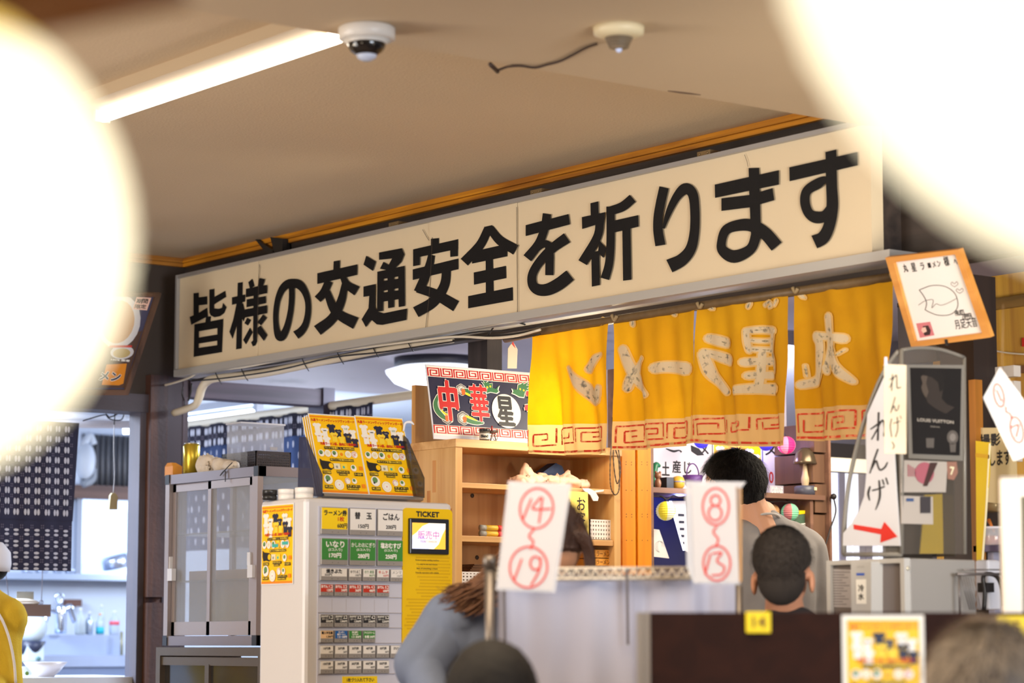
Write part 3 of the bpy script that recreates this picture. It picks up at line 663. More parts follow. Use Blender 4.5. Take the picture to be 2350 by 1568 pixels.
ul, ur = FCu.uv(395, 1000)[0], FCu.uv(865, 960)[0]; vt = FCu.uv(405, 985)[1]
def cl2(u, v, n=0.0): return FCu.pt(u, v, n + .008 * math.sin(u * 30) + .004 * math.sin(u * 71))
t.part('valance', indigo).surf(lambda i, j: cl2(ul + (ur - ul) * i, vt - .10 + .10 * j, .012), 120, 3)
t.part('cloth', mat('faded_indigo_cloth', (44, 58, 92), .9, transl=.35)).surf(lambda i, j: cl2(ul + (ur - ul) * i, 1.62 + (vt - .09 - 1.62) * j), 120, 3)
b = t.part('motif', motif); b.kind = 'stuff'
motifs(b, lambda u, v, n=0: cl2(u, v, .014 + n), ul, ur, vt - .10, vt - .005, .05, .028, False)
r_ = 0; v = 1.66
while v < vt - .12:
    u = ul + (r_ % 2) * .03
    while u < ur: spot(b.m(motif), cl2, u, v, .005, .016, .002); u += .06
    v += .05; r_ += 1
t = Thing('curtain_rail', 'white painted rail carrying the long indigo cloth, left of the wooden shelf unit', 'rail')
zr = vt + .012; t.own.m(mat('ivory_rail', (222, 212, 190), .4)).tube([(XCU, -ul, zr), (XCU, -FCu.uv(1075, 930)[0], zr)], .019, 12, 1)
# ------------------------------------------------------------------ kitchen things
steel = mat('stainless_steel', (190, 200, 220), .28, metal=.85); steel2 = mat('brushed_stainless', (176, 190, 220), .42, metal=.6, var=.12, vscale=5)
F = FY(YK - .02)
ct = Thing('kitchen_sink_bench', 'stainless steel sink bench with raised splashback along the kitchen back wall', 'sink bench')
v0 = F.uv(200, 1516)[1]; F2 = FY(YK - .55)
b = ct.part('ledge', steel2); b.pbox(F2, -80, 1457, 282, 1505, -.25, 0)
b = ct.part('worktop', steel2); b.pbox(F2.off(.1), -80, 1505, 330, 1532, -.5, .12)
b = ct.part('front_apron', mat('steel_apron', (130, 146, 180), .45, metal=.5)); b.pbox(F2.off(.1), -80, 1532, 330, 1700, -.4, .1)
t = Thing('drain_standpipe', 'slim brass standpipe with a flared foot at the end of the sink bench', 'pipe')
F3 = F2.off(.1); a = F3.hit(279, 1450); c = F3.hit(279, 1512)
brass = mat('aged_brass', (140, 136, 112), .4, metal=.5); t.part('pipe', brass).tube([a, c], .008, 10, 1); t.part('foot', brass).lathe(c - V3((0, 0, .004)), [(.05, 0), (.03, .008), (.01, .025)], 20)
def bottle(px, py0, py1, w, col, label, cap=None, liquid=None, F=FY(YK - .45), tag=None):
    a = F.hit(px, py1); h = F.uv(px, py0)[1] - F.uv(px, py1)[1]; r = w / FPX * 13 / 2
    t = Thing('bottle', label, 'bottle', 'bottles on the sink ledge')
    g = mat('clear_bottle', (206, 220, 240), .15, transl=.3)
    t.part('body', col or g).lathe(a, [(r * .9, 0), (r, .01), (r, h * .55), (r * .8, h * .66), (r * .3, h * .78), (r * .28, h * .9)], 16)
    t.part('cap', cap or mat('pale_cap', (222, 226, 234), .4)).lathe(a + V3((0, 0, h * .9)), [(r * .34, 0), (r * .34, h * .1)], 12)
    if liquid: t.part('liquid', liquid).lathe(a + V3((0, 0, .004)), [(r * 1.01, 0), (r * 1.01, h * .32)], 16)
    if tag: t.part('label', tag).lathe(a + V3((0, 0, h * .4)), [(r * 1.02, 0), (r * 1.02, h * .16)], 16)
bottle(229, 1408, 1457, 20, None, 'detergent bottle with an orange cap and turquoise liquid on the sink ledge', mat('orange_cap', (220, 166, 100), .4), mat('turquoise_liquid', (40, 184, 206), .3))
bottle(232, 1388, 1452, 16, None, 'tall clear spray bottle behind the turquoise detergent on the sink ledge', F=FY(YK - .3))
bottle(262, 1402, 1457, 24, None, 'white bottle with a small red label at the right end of the sink ledge', tag=mat('red_tag', (220, 90, 110), .5))
bottle(184, 1396, 1457, 26, mat('frosted_jar', (186, 198, 206), .3), 'frosted jar between the steel tap and the detergent')
bottle(205, 1404, 1457, 18, mat('silver_jar', (176, 190, 210), .2, metal=.7), 'shiny silver canister beside the frosted jar')
t = Thing('kitchen_tap', 'large chrome mixer tap with lever loop over the sink ledge', 'tap')
F = FY(YK - .6); p = lambda x, y: F.hit(x, y)
chrome = mat('chrome', (210, 222, 240), .12, metal=1)
t.part('body', chrome).tube([p(139, 1455), p(139, 1410), p(137, 1390)], [.030, .03, .02], 14)
t.part('lever', chrome).tube([p(137, 1392), p(128, 1368), p(143, 1366), p(140, 1390)], .008, 8)
t.part('spout', chrome).tube([p(148, 1400), p(160, 1394), p(166, 1410), p(172, 1428)], [.016, .018, .016, .014], 12)
t.part('hose', chrome).tube([p(130, 1405), p(112, 1400), p(106, 1420), p(102, 1430)], .012, 10)
t = Thing('knife_rack', 'dark brown wooden knife holder fixed to the wall behind the chrome tap', 'holder')
t.own.m(mat('brown_rack', (96, 60, 48), .5)).pbox(FY(YK - .04), 146, 1376, 182, 1392, -.03, .03)
t = Thing('mixer', 'round-headed metal kitchen machine beside the yellow sweater', 'machine')
F = FY(YK - .9); a = F.hit(72, 1440); gm = mat('pale_enamel', (196, 212, 224), .35)
t.part('head', gm).ball(a, (.075, .09, .085), 20, 12); t.part('collar', mat('dark_collar', (40, 46, 70), .4)).lathe(a - V3((0, 0, .14)), [(.045, 0), (.075, .07)], 20)
t.part('base', gm).pbox(F, 52, 1478, 90, 1518, -.1, .05); t.part('knob', mat('green_knob', (70, 110, 110), .4)).ball(F.hit(76, 1512) - V3((0, .06, 0)), .012)
t = Thing('hanging_board', 'wooden board hung on wires beside the yellow sweater, cloth on top', 'board')
F = FY(9.6)
b = t.part('board', mat('brown_board', (118, 92, 78), .6, grain='x', gcol=(84, 62, 54))); b.pbox(F, 20, 1387, 109, 1415, -.05, .03)
for x0, y0, x1, y1 in ((98, 1260, 95, 1390), (6, 1240, 22, 1390)):
    t.part('wire', mat('thin_wire', (120, 112, 120), .4, metal=.5)).tube([F.hit(x0 - 4, 1080), F.hit(x0, y0), F.hit(x1, y1)], .0018, 5)
t.part('hook_ring', mat('thin_wire', (120, 112, 120), .4)).tube([F.off(.035).hit(95 + 4 * math.cos(a), 1383 + 5 * math.sin(a)) for a in [i * .7 for i in range(10)]], .002, 5)
t = Thing('folded_cloth', 'cream folded cloth lying on the hanging wooden board', 'cloth')
t.own.m(mat('cream_towel', (226, 214, 198), .9, bump=.4)); t.own.ball(F.hit(52, 1382), (.07, .035, .014), 18, 8); t.own.ball(F.hit(70, 1384), (.04, .03, .01), 16, 8)
t = Thing('steel_tin', 'tilted square steel tin behind the hanging board', 'tin')
b = t.own.m(mat('bright_tin', (198, 208, 218), .2, metal=.8)); F4 = Frame(FY(9.6).hit(60, 1386), (.9, -.4, 0)); b.fbox(F4, -.04, .001, .03, .05, -.05, 0)
t = Thing('pull_switch', 'cream pull-cord toggle hanging on a thin wire in the kitchen opening', 'pull cord')
F = FY(9.35); iv = mat('ivory_toggle', (216, 202, 150), .4)
b = t.part('toggle', iv); b.poly(F, [(252, 1138), (256, 1132), (263, 1132), (269, 1140), (268, 1170), (249, 1170)], .006, True, .012)
t.part('cord', mat('pale_cord', (190, 186, 186), .5)).tube([F.hit(262, 975), F.hit(261, 1030), F.hit(263, 1090), F.hit(260, 1133)], .0018, 5)
t.part('coiled_wire', mat('black_wire', (36, 34, 40), .5)).tube([F.hit(*q) for q in ((190, 966), (240, 952), (252, 958), (282, 946), (278, 964), (252, 962), (244, 948), (262, 944), (262, 975))], .0028, 6)
t = Thing('saucepan', 'small stainless saucepan resting upside down on the bright window ledge', 'saucepan')
F = FY(YK - .09); a = F.hit(268, 1298); 
b = t.part('pan', steel); R = Matrix.Rotation(math.radians(-14), 3, 'Y')
b.lathe(a - V3((0, 0, .015)), [(.074, 0), (.078, .004), (.078, .05), (.066, .072), (.02, .078)], 28, R @ V3((0, 0, 1)))
t.part('handle', steel).tube([F.hit(298, 1282), F.hit(306, 1290), F.hit(322, 1305)], .01, 8)
t = Thing('plastic_box_on_sill', 'pale rounded plastic tray leaning at the right side of the bright window', 'tray')
b = t.own.m(mat('pale_tray', (170, 190, 214), .4)); F = FY(YK - .03); b.fbox(F, *F.uv(299, 1288), F.uv(330, 1175)[0], F.uv(330, 1175)[1], 0, .02)
for i, (x, w) in enumerate(((62, 30), (95, 34), (132, 26), (160, 30))):
    t = Thing('steel_dish', ('shallow steel dish on the ledge under the patterned curtain, ' + ['leftmost', 'second from left', 'third from left', 'rightmost'][i]) + ' of the row', 'dish', 'steel dishes on the ledge')
    a = FY(YK - .1).hit(x, 1321); r = w / FPX * 13.4 / 2; t.own.m(steel).lathe(a, [(r * .6, 0), (r, .03), (r * .96, .032), (r * .5, .006)], 20)
t = Thing('wall_fan', 'white plastic wall fan housing behind the patterned curtain', 'fan')
F = FY(YK - .25); a = F.hit(196, 1058); b = t.part('housing', mat('white_fan', (206, 214, 226), .4)); b.ball(a, (.055, .06, .10), 18, 12); t.part('arm', b.mats[0]).tube([F.hit(190, 1025), F.hit(205, 1000), F.hit(215, 1020)], .02, 10)
t.part('mount', mat('grey_mount', (140, 146, 156), .5)).tube([F.hit(214, 1075), F.hit(212, 1100), F.hit(190, 1112)], .02, 10)
# serving counter with bowls
FCt = FY(9.25)
t = Thing('serving_counter', 'pale serving counter edge at the bottom of the kitchen opening', 'counter')
b = t.own.m(mat('pale_counter', (214, 218, 228), .35)); b.pbox(FCt, -60, 1556, 350, 1600, -.5, .12)
t = Thing('ramen_bowl', 'wide white ramen bowl on the serving counter beside the yellow sweater', 'bowl')
zc = FCt.uv(100, 1556)[1]; a = FY(9.3).hit(103, 1568); cer = mat('glazed_white', (226, 220, 222), .25)
t.own.m(cer).lathe((a.x, a.y, zc), [(.035, 0), (.04, .008), (.062, .03), (.088, .062), (.084, .062), (.06, .035), (.03, .02)], 36)
t = Thing('glass_tumbler', 'small clear glass bowl with a green spot in front of the white bowl', 'glass')
a = FY(9.16).hit(66, 1568); gl = mat('clear_glass', (226, 234, 232), .08, alpha=.35)
t.part('bowl', gl).lathe((a.x, a.y, zc), [(.022, 0), (.032, .02), (.042, .046), (.040, .046), (.02, .008)], 28)
t.part('spot', mat('green_spot', (120, 160, 80), .5)).disc(FY(9.16 - .040), FY(9.12).uv(62, 1546)[0], FY(9.12).uv(62, 1546)[1], .008, thick=.001)
# ------------------------------------------------------------------ conduit and cables under the sign
F = FX(5.165)
t = Thing('conduit_pipe', 'cream insulated pipe with bends strapped under the left half of the long sign', 'pipe')
pts = [(400, 948), (425, 940), (448, 930), (457, 912), (463, 892), (475, 876), (500, 868), (597, 858), (700, 838), (800, 819), (900, 800), (980, 789), (1040, 782)]
t.part('pipe', mat('cream_lagging', (214, 202, 180), .45)).tube([F.hit(*q) for q in pts], [.015] * 3 + [.017] * 3 + [.016] * 3 + [.013, .012, .010, .008], 12, 4)
tb = mat('black_cable', (34, 30, 30), .5)
for x, y in ((500, 868), (560, 860), (700, 838), (780, 822), (860, 806), (940, 793)): t.part('cable_tie', tb).tube([F.hit(x - 8, y - 18), F.off(.018).hit(x, y), F.hit(x + 9, y + 14)], .002, 5)
t = Thing('white_cable', 'thin white cable sagging along the lower edge of the long sign', 'cable')
t.own.m(mat('white_cable', (216, 206, 188), .4)).tube([F.off(.03).hit(*q) for q in ((285, 896), (330, 893), (380, 884), (430, 869), (470, 851), (560, 843), (700, 815), (850, 796), (1000, 777), (1060, 773), (1130, 776), (1190, 770), (1240, 757))], .0045, 8)
t = Thing('black_cables', 'bundle of black cables strung under the long sign', 'cable')
for k, (dy, r) in enumerate(((6, .004), (-4, .003), (12, .003))):
    t.part('cable', tb).tube([F.off(.0 + .01 * k).hit(x, y + dy + 3 * math.sin(x * .02 + k)) for x, y in ((440, 866), (520, 856), (640, 835), (760, 812), (880, 794), (1000, 778), (1100, 768), (1180, 764), (1240, 752))], r, 6)
t.part('cable', tb).tube([F.hit(*q) for q in ((418, 945), (424, 925), (418, 905), (420, 888))], .003, 6); t.part('cable', tb).tube([F.hit(*q) for q in ((432, 920), (438, 900), (440, 880))], .004, 6)
t.part('cable', tb).tube([F.hit(*q) for q in ((1120, 770), (1140, 745), (1175, 738), (1205, 745))], .003, 6)
# ------------------------------------------------------------------ cloth shop curtain
XN = 5.19; FN = FX(XN)
gold = mat('mustard_cloth', (226, 160, 0), .85, var=.10, vscale=7, transl=.38, stain=((234, 172, 6), 2.5, .5), bump=.15, bscale=300)
band = mat('faded_band_cloth', (232, 188, 122), .85, transl=.35, var=.06)
halo = mat('dye_halo', (236, 196, 120), .9, transl=.2); chalk = mat('undyed_lettering', (226, 206, 170), .9, transl=.2, stain=((120, 112, 100), 42, .57))
fred = mat('faded_red_dye', (206, 62, 34), .9, stain=((230, 150, 100), 60, .5)); smk = mat('smoky_smudge', (142, 130, 104), .9, stain=((206, 188, 150), 120, .46))
noren = Thing('shop_curtain_noren', 'mustard yellow split shop curtain of four panels with mirrored pale lettering under the long sign', 'curtain')
noren.part('pole', mat('bamboo_pole', (112, 88, 56), .5, var=.3, vscale=30)).tube([FN.off(.012).hit(1160, 778), FN.off(.012).hit(1236, 762), FN.off(.012).hit(1640, 697), FN.off(.012).hit(2062, 634)], .014, 10, 1)
for x, y in ((1410, 731), (1606, 703), (1825, 668), (2050, 636)): noren.part('tie', mat('pole_tie', (150, 128, 92), .7)).tube([FN.off(.03).hit(x - 6, y - 8), FN.off(.03).hit(x, y + 3), FN.off(.03).hit(x + 6, y - 6)], .006, 6)
def fold(u, v):
    h = max(0, min(1, (2.32 - v) / .45)); return .017 * h * math.sin(u * 31 + .7 + .5 * math.sin(v * 6)) + .008 * h * math.sin(u * 73 + v * 9) + .006 * noise.noise(V3((u * 14, v * 7, 2))) + .014
def wrp(u, v, n=0.0): return FN.pt(u, v, n + fold(u, v))
PAN = [((1231, 757), (1407, 730), (1398, 1040), (1228, 1042), 977, 972), ((1416, 726), (1604, 704), (1603, 1018), (1425, 1034), 969, 957),
       ((1610, 703), (1819, 672), (1818, 1024), (1598, 1017), 954, 950), ((1831, 669), (2060, 637), (2050, 1000), (1838, 1012), 940, 925)]
for TL, TR, BR, BL, yl_, yr_ in PAN:
    a, b_, c_, d_ = [V3((*FN.uv(*q), 0)) for q in (BL, BR, TR, TL)]
    e0 = V3((*FN.uv(BL[0], yl_), 0)); e1 = V3((*FN.uv(BR[0], yr_), 0))
    def mkf(p0, p1, p2, p3, sag=0.0):
        def f(i, j):
            q = (p0 * (1 - i) + p1 * i) * (1 - j) + (p3 * (1 - i) + p2 * i) * j
            return wrp(q.x, q.y - sag * math.sin(math.pi * i) * (1 - j))
        return f
    p = noren.part('cloth_panel', gold); p.surf(mkf(e0, e1, c_, d_), 48, 16)
    s_ = p.sub('hem_band', band); s_.surf(mkf(a, b_, e1, e0, .006), 48, 6)
    r = p.sub('key_pattern', fred)
    uL, uR = e0.x + .012, e1.x - .008; vb_ = a.y + .022; nU = 3; wU = (uR - uL) / nU
    for k in range(nU):
        u0 = uL + k * wU; u1 = u0 + wU * .86
        for kk, (x0, y0, x1, y1) in enumerate(((0, 1, 1, 1), (0, 0, 0, 1), (1, .12, 1, 1), (.2, 0, 1, 0), (.2, 0, .2, .68), (.2, .68, .75, .68), (.45, .34, .75, .34), (.75, .34, .75, .68))):
            if (k * 7 + kk * 3 + int(uL * 100)) % 11 == 5: continue
            q0 = (u0 + (u1 - u0) * x0, vb_ + (e0.y - .012 + (e1.y - e0.y) * k / 3 - vb_) * y0 * .92); q1 = (u0 + (u1 - u0) * x1, vb_ + (e0.y - .012 + (e1.y - e0.y) * k / 3 - vb_) * y1 * .92)
            r.stroke(FN, [q0, ((q0[0] + q1[0]) / 2, (q0[1] + q1[1]) / 2), q1], .0052, .0022, False, 3, warp=wrp)
    r.stroke(FN, [(a.x + .004, a.y + .010 - .002), ((a.x + b_.x) / 2, (a.y + b_.y) / 2 + .004), (b_.x - .004, b_.y + .010)], .007, .0022, False, 6, warp=wrp)
Z7 = lambda p: (1220 + p[0] / 2.7647, 720 + p[1] / 2.7647)
lt = noren.part('lettering', chalk, 'pale undyed characters reading ramen shop name mirrored')
def brush(b, pts, w, n=.003):
    w = w if isinstance(w, list) else [w] * len(pts); q = [Z7(p) for p in pts]
    b.m(halo).stroke(FN, q, [(x + 20) / 2.7647 for x in w], n, rnd=True, warp=wrp)
    b.m(chalk).stroke(FN, q, [x / 2.7647 for x in w], n + .0012, rnd=True, warp=wrp)
    n2 = [max(4, x * .28) / 2.7647 for x in w]
L_ = [([(458, 260), (420, 290), (380, 355)], [14, 38, 44]), ([(265, 345), (305, 410), (360, 475), (418, 545)], [12, 40, 60, 70]), ([(445, 470), (430, 520), (415, 550)], [26, 50, 40]),
      ([(605, 230), (640, 330), (690, 430), (765, 518)], [50, 56, 56, 32]), ([(732, 288), (680, 360), (640, 430), (628, 472)], [24, 46, 52, 50]), ([(815, 350), (900, 340), (1005, 352)], [60, 66, 76]),
      ([(1148, 160), (1200, 172), (1258, 188)], [52, 60, 58]), ([(1125, 248), (1200, 270), (1285, 300)], [40, 56, 60]), ([(1120, 262), (1160, 380), (1205, 440), (1255, 498)], [44, 56, 54, 36]),
      ([(1390, 115), (1396, 180), (1408, 235)], 36), ([(1390, 112), (1480, 104), (1565, 112)], [36, 40, 44]), ([(1558, 112), (1548, 180), (1536, 235)], 38), ([(1410, 172), (1470, 176), (1530, 172)], 24), ([(1410, 228), (1470, 230), (1530, 232)], 30),
      ([(1478, 255), (1472, 380), (1462, 480)], [36, 42, 46]), ([(1385, 312), (1450, 306), (1540, 300)], [48, 46, 50]), ([(1405, 396), (1460, 392), (1530, 392)], 44), ([(1330, 492), (1440, 478), (1580, 482)], [44, 58, 62]), ([(1545, 262), (1562, 310), (1572, 370)], [26, 34, 20]),
      ([(1830, 150), (1850, 200), (1845, 300), (1825, 410), (1745, 455)], [60, 56, 58, 56, 46]), ([(1825, 145), (1920, 150), (2010, 162)], [50, 42, 54]), ([(1918, 25), (1926, 120), (1934, 210), (1905, 330)], [50, 52, 54, 40]),
      ([(1934, 215), (1965, 330), (2058, 432)], [50, 60, 30]), ([(1895, 345), (1905, 365)], 44), ([(2022, 232), (1990, 262)], 10), ([(1755, 330), (1762, 400)], 8),
      ([(482, 42), (460, 60)], 22), ([(655, 20), (658, 70)], 24), ([(935, 8), (922, 2)], 18), ([(1140, -52), (1165, -35), (1180, -28)], [20, 26, 12]), ([(1408, -62), (1398, -42)], 24), ([(1500, -52), (1535, -70), (1560, -48), (1535, -40)], 18), ([(1590, -78), (1578, -50)], 14), ([(1725, -132), (1740, -108), (1755, -98)], [20, 24, 12])]
for i, (p, w) in enumerate(L_): brush(lt, p, w, .003 + .00003 * i)
sm_ = noren.part('ink_smudge', smk); sm_.kind = 'stuff'; rs = random.Random(4)
for i, (p, w) in enumerate(L_):
    for k in range(2):
        a = rs.random() * (len(p) - 1); j = int(a); f_ = a - j; x = p[j][0] * (1 - f_) + p[j + 1][0] * f_; y = p[j][1] * (1 - f_) + p[j + 1][1] * f_
        dx, dy = p[j + 1][0] - p[j][0], p[j + 1][1] - p[j][1]; l = math.hypot(dx, dy) or 1; s2 = 12 + rs.random() * 26
        sm_.stroke(FN, [Z7((x - dx / l * s2 / 2, y - dy / l * s2 / 2)), Z7((x, y + 1)), Z7((x + dx / l * s2 / 2, y + dy / l * s2 / 2))], [1.2, 2.2 + 3 * rs.random(), 1.0], .0052, rnd=False, warp=wrp, smooth=3)
# ------------------------------------------------------------------ aluminium display cabinet
XCB = 4.75; F = FX(XCB); alc = mat('cabinet_aluminium', (138, 130, 136), .42, metal=.45); alw = mat('cabinet_aluminium_light', (170, 160, 160), .42, metal=.4); blk = mat('black_corner_cap', (26, 28, 36), .4)
y_l, y_r = -F.uv(378, 1280)[0], -F.uv(592, 1280)[0]; zt_ = F.uv(378, 1092)[1]; zb_ = F.uv(378, 1482)[1]; dp = .30
pane = mat('cabinet_glass', (214, 222, 228), .06, alpha=.22)
frost = mat('hazy_cabinet_glass', (176, 178, 182), .15, alpha=.42)
t = Thing('display_cabinet', 'aluminium glass-fronted display cabinet with two sliding doors between worn post and ticket machine', 'cabinet'); CB = t
t.part('top_rail', alc).box(XCB, XCB + dp, y_r, y_l, zt_ - .035, zt_); t.part('bottom_rail', alc).box(XCB, XCB + dp, y_r, y_l, zb_, zb_ + .035)
t.part('upright', alw).box(XCB - .003, XCB + .02, y_l - .032, y_l - .003, zb_ + .03, zt_ - .03); t.part('upright', alw).box(XCB - .003, XCB + .02, y_r + .003, y_r + .04, zb_ + .03, zt_ - .03)
t.part('upright', alc).box(XCB + dp - .02, XCB + dp, y_r, y_r + .02, zb_ + .03, zt_ - .03); t.part('upright', alc).box(XCB + dp - .02, XCB + dp, y_l - .02, y_l, zb_ + .03, zt_ - .03)
for y in (y_l, y_r):
    for z in (zt_, zb_ + .036): t.part('corner_cap', blk).box(XCB - .004, XCB + .03, min(y, y - .03 if y == y_l else y + .03), max(y, y - .03 if y == y_l else y + .03), z - .036, z + .001)
t.part('side_glass', pane).box(XCB + .02, XCB + dp - .02, y_r + .006, y_r + .01, zb_ + .035, zt_ - .035)
t.part('back_panel', mat('cabinet_back_haze', (180, 184, 192), .3, alpha=.5)).box(XCB + dp - .008, XCB + dp - .004, y_r + .02, y_l - .02, zb_ + .035, zt_ - .035)
ym = -F.uv(478, 1280)[0]
for (ya, yb_, n, sgn) in ((y_l - .035, ym - .015, .012, 1), (ym + .015, y_r + .045, .004, -1)):
    d = t.part('sliding_door', alw); x = XCB + n; z0, z1 = zb_ + .037, zt_ - .037
    d.box(x, x + .012, ya - .022, ya, z0, z1); d.box(x, x + .012, yb_, yb_ + .022, z0, z1); d.box(x, x + .012, yb_, ya, z1 - .028, z1); d.box(x, x + .012, yb_, ya, z0, z0 + .05)
    d.sub('glass', frost).box(x + .004, x + .008, yb_ + .02, ya - .02, z0 + .045, z1 - .025)
    h = d.sub('handle', mat('white_handle', (226, 226, 230), .35)); yy = ya if sgn > 0 else yb_; zz = F.uv(405, 1305)[1]
    h.box(x - .018, x, yy - .03, yy + .004, zz - .045, zz); h.box(x - .012, x, yy - .004, yy + .016, zz, zz + .045)
for zq in (1330, 1220): 
    zz = F.uv(480, zq)[1]; t.part('inner_shelf', mat('inner_shelf_glass', (170, 170, 166), .2, alpha=.6)).box(XCB + .03, XCB + dp - .03, y_r + .02, y_l - .02, zz - .006, zz)
t = Thing('cloth_pile', 'blurred pale brown folded cloths inside the display cabinet, behind the doors', 'cloth')
zz = F.uv(480, 1330)[1]; t.own.m(mat('tan_cloth', (190, 160, 130), .8)).box(XCB + .06, XCB + .2, y_r + .06, y_l - .08, zz, zz + .035)
t = Thing('covered_tray', 'grey cloth-covered tray inside the lower half of the display cabinet', 'tray')
t.own.m(mat('grey_cover', (158, 158, 166), .7)).box(XCB + .05, XCB + .24, y_r + .08, y_l - .1, zb_ + .04, zb_ + .24)
XC2 = 4.70; F = FX(XC2); bz = mat('bronze_aluminium', (98, 88, 78), .45, metal=.4)
y_l2, y_r2 = -F.uv(358, 1500)[0], -F.uv(602, 1500)[0]; z2 = F.uv(358, 1486)[1]
t = Thing('lower_cabinet', 'dark bronze glass-fronted cabinet standing below the aluminium display cabinet', 'cabinet')
t.part('top_rail', bz).box(XC2, XC2 + .35, y_r2, y_l2, z2 - .03, z2); t.part('bottom_rail', bz).box(XC2, XC2 + .35, y_r2, y_l2, .0, .05)
for y in (y_l2 - .03, y_r2): t.part('upright', bz).box(XC2, XC2 + .35, y, y + .03, .05, z2 - .03)
t.part('rail', bz).box(XC2 + .006, XC2 + .03, y_r2 + .03, y_l2 - .03, z2 - .065, z2 - .035)
y_m2 = -F.uv(472, 1540)[0]; t.part('meeting_stile', bz).box(XC2 + .004, XC2 + .02, y_m2 - .014, y_m2 + .014, .05, z2 - .06)
dg_ = mat('dark_glass', (52, 50, 48), .12); t.part('pane', dg_).box(XC2 + .022, XC2 + .026, y_m2, y_l2 - .03, .05, z2 - .06); t.part('pane', dg_).box(XC2 + .014, XC2 + .018, y_r2 + .03, y_m2, .05, z2 - .06)
# things on the cabinet
zc_ = zt_ + .001
def on_cab(px, n=.1): return FX(XCB + n).hit(px, 1080)
t = Thing('drink_can', 'gold drink can standing on the display cabinet beside the worn corner board', 'can')
a = on_cab(439, .06); gold_ = mat('gold_can', (206, 180, 60), .25, metal=.7); h = 72 / FPX * 9.6
t.part('body', gold_).lathe((a.x, a.y, zc_), [(.026, 0), (.032, .006), (.032, h - .012), (.027, h - .003)], 28); t.part('lid', mat('can_lid', (196, 196, 190), .3, metal=.8)).lathe((a.x, a.y, zc_ + h - .004), [(.028, 0), (.028, .004), (.024, .004)], 28)
t = Thing('white_towel', 'crumpled cream towel lying on the display cabinet beside the gold can', 'towel')
tw = t.own.m(mat('cream_towel', (236, 226, 214), .9, bump=.4)); rs = random.Random(2)
for i in range(12):
    a = on_cab(456 + i * 7, .05 + rs.random() * .05); k = 1.25 - abs(i - 3) * .08; tw.ball((a.x, a.y, zc_ + .024 * k), (.03, .035, .034 * max(k, .35)), 14, 8)
tw.remesh = .004; tw.smooth_it = 6; tw.post = lambda me, loc: crumple(me, loc, .010, 26, 3)
t = Thing('wooden_board', 'thin pale wooden board under the brown basket on top of the display cabinet', 'board')
a, b_ = on_cab(470, .12), on_cab(566, .12)
t.own.m(mat('pale_board', (196, 168, 120), .5, grain='x')).box(XCB + .13, XCB + .42, b_.y - .10, a.y, zc_, zc_ + .012)
zb3 = zc_ + .0125
t = Thing('brown_basket', 'brown perforated plastic basket on the wooden board above the display cabinet', 'basket')
brn = mat('brown_plastic', (46, 32, 30), .5); F0 = FX(XCB + .16); F1 = FY(-F0.uv(587, 1040)[0])
xa, ya = XCB + .16, -F0.uv(509, 1040)[0]; yb_ = -F0.uv(587, 1040)[0]; xb = F1.uv(668, 1040)[0]; hb = 40 / FPX * 9.5
ws = t.part('wall', brn)
def lattice(b, F, u0, u1, v0, v1, nu, nv, th, rim=.006, hole=.5):
    b.fbox(F, u0, v1 - rim, u1, v1, -th, 0); b.fbox(F, u0, v0, u1, v0 + rim, -th, 0); b.fbox(F, u0, v0, u0 + rim, v1, -th, 0); b.fbox(F, u1 - rim, v0, u1, v1, -th, 0)
    for i in range(1, nu): u = u0 + (u1 - u0) * i / nu; b.fbox(F, u - (u1 - u0) / nu * (1 - hole) / 2, v0, u + (u1 - u0) / nu * (1 - hole) / 2, v1, -th, -.0002)
    for j in range(1, nv): v = v0 + (v1 - v0) * j / nv; b.fbox(F, u0, v - (v1 - v0) / nv * (1 - hole) / 2, u1, v + (v1 - v0) / nv * (1 - hole) / 2, -th, -.0001)
lattice(ws, FX(xa), -ya, -yb_, zb3, zb3 + hb, 22, 7, .003); w2 = t.part('wall', brn); lattice(w2, FY(yb_), xa, xb, zb3, zb3 + hb, 20, 7, .003)
w3 = t.part('wall', brn); w3.box(xb - .003, xb, yb_, ya, zb3, zb3 + hb); w3 = t.part('wall', brn); w3.box(xa, xb, ya - .003, ya, zb3, zb3 + hb)
t.part('bottom', brn).box(xa, xb, yb_, ya, zb3, zb3 + .003)
b = t.part('handle_slot', mat('slot_pale', (170, 168, 172), .5)); u = FY(yb_).uv(628, 1030); b.fbox(FY(yb_), u[0] - .016, u[1] - .006, u[0] + .016, u[1] + .006, 0, .001)
t = Thing('clear_box', 'translucent plastic box standing behind the brown basket', 'box')
cb_ = mat('translucent_box', (206, 210, 222), .3, alpha=.32); F2 = FY(yb_ + .06); g0 = F2.uv(553, 1018); g1 = F2.uv(652, 974)
t.part('body', cb_).box(g0[0], g1[0], yb_ + .06, yb_ + .16, zb3 + .004, g1[1]); t.part('rim', mat('translucent_rim', (226, 228, 236), .3, alpha=.7)).box(g0[0] - .004, g1[0] + .004, yb_ + .056, yb_ + .164, g1[1] - .006, g1[1])
t = Thing('orange_carton', 'small orange carton at the left edge of the display cabinet top', 'carton')
a = on_cab(398, .04); t.own.m(mat('orange_card', (232, 150, 30), .5)).box(a.x - .02, a.x + .02, a.y - .03, a.y + .03, zc_, zc_ + .035); t.own.hexa([(a.x - .02, a.y - .03, zc_ + .035), (a.x + .02, a.y - .03, zc_ + .035), (a.x + .02, a.y + .03, zc_ + .035), (a.x - .02, a.y + .03, zc_ + .035), (a.x - .01, a.y + .0, zc_ + .05), (a.x + .01, a.y + .0, zc_ + .05), (a.x + .01, a.y + .03, zc_ + .05), (a.x - .01, a.y + .03, zc_ + .05)])
t = Thing('cord_loop', 'thin dark cord hanging from the display cabinet top over its right door', 'cord')
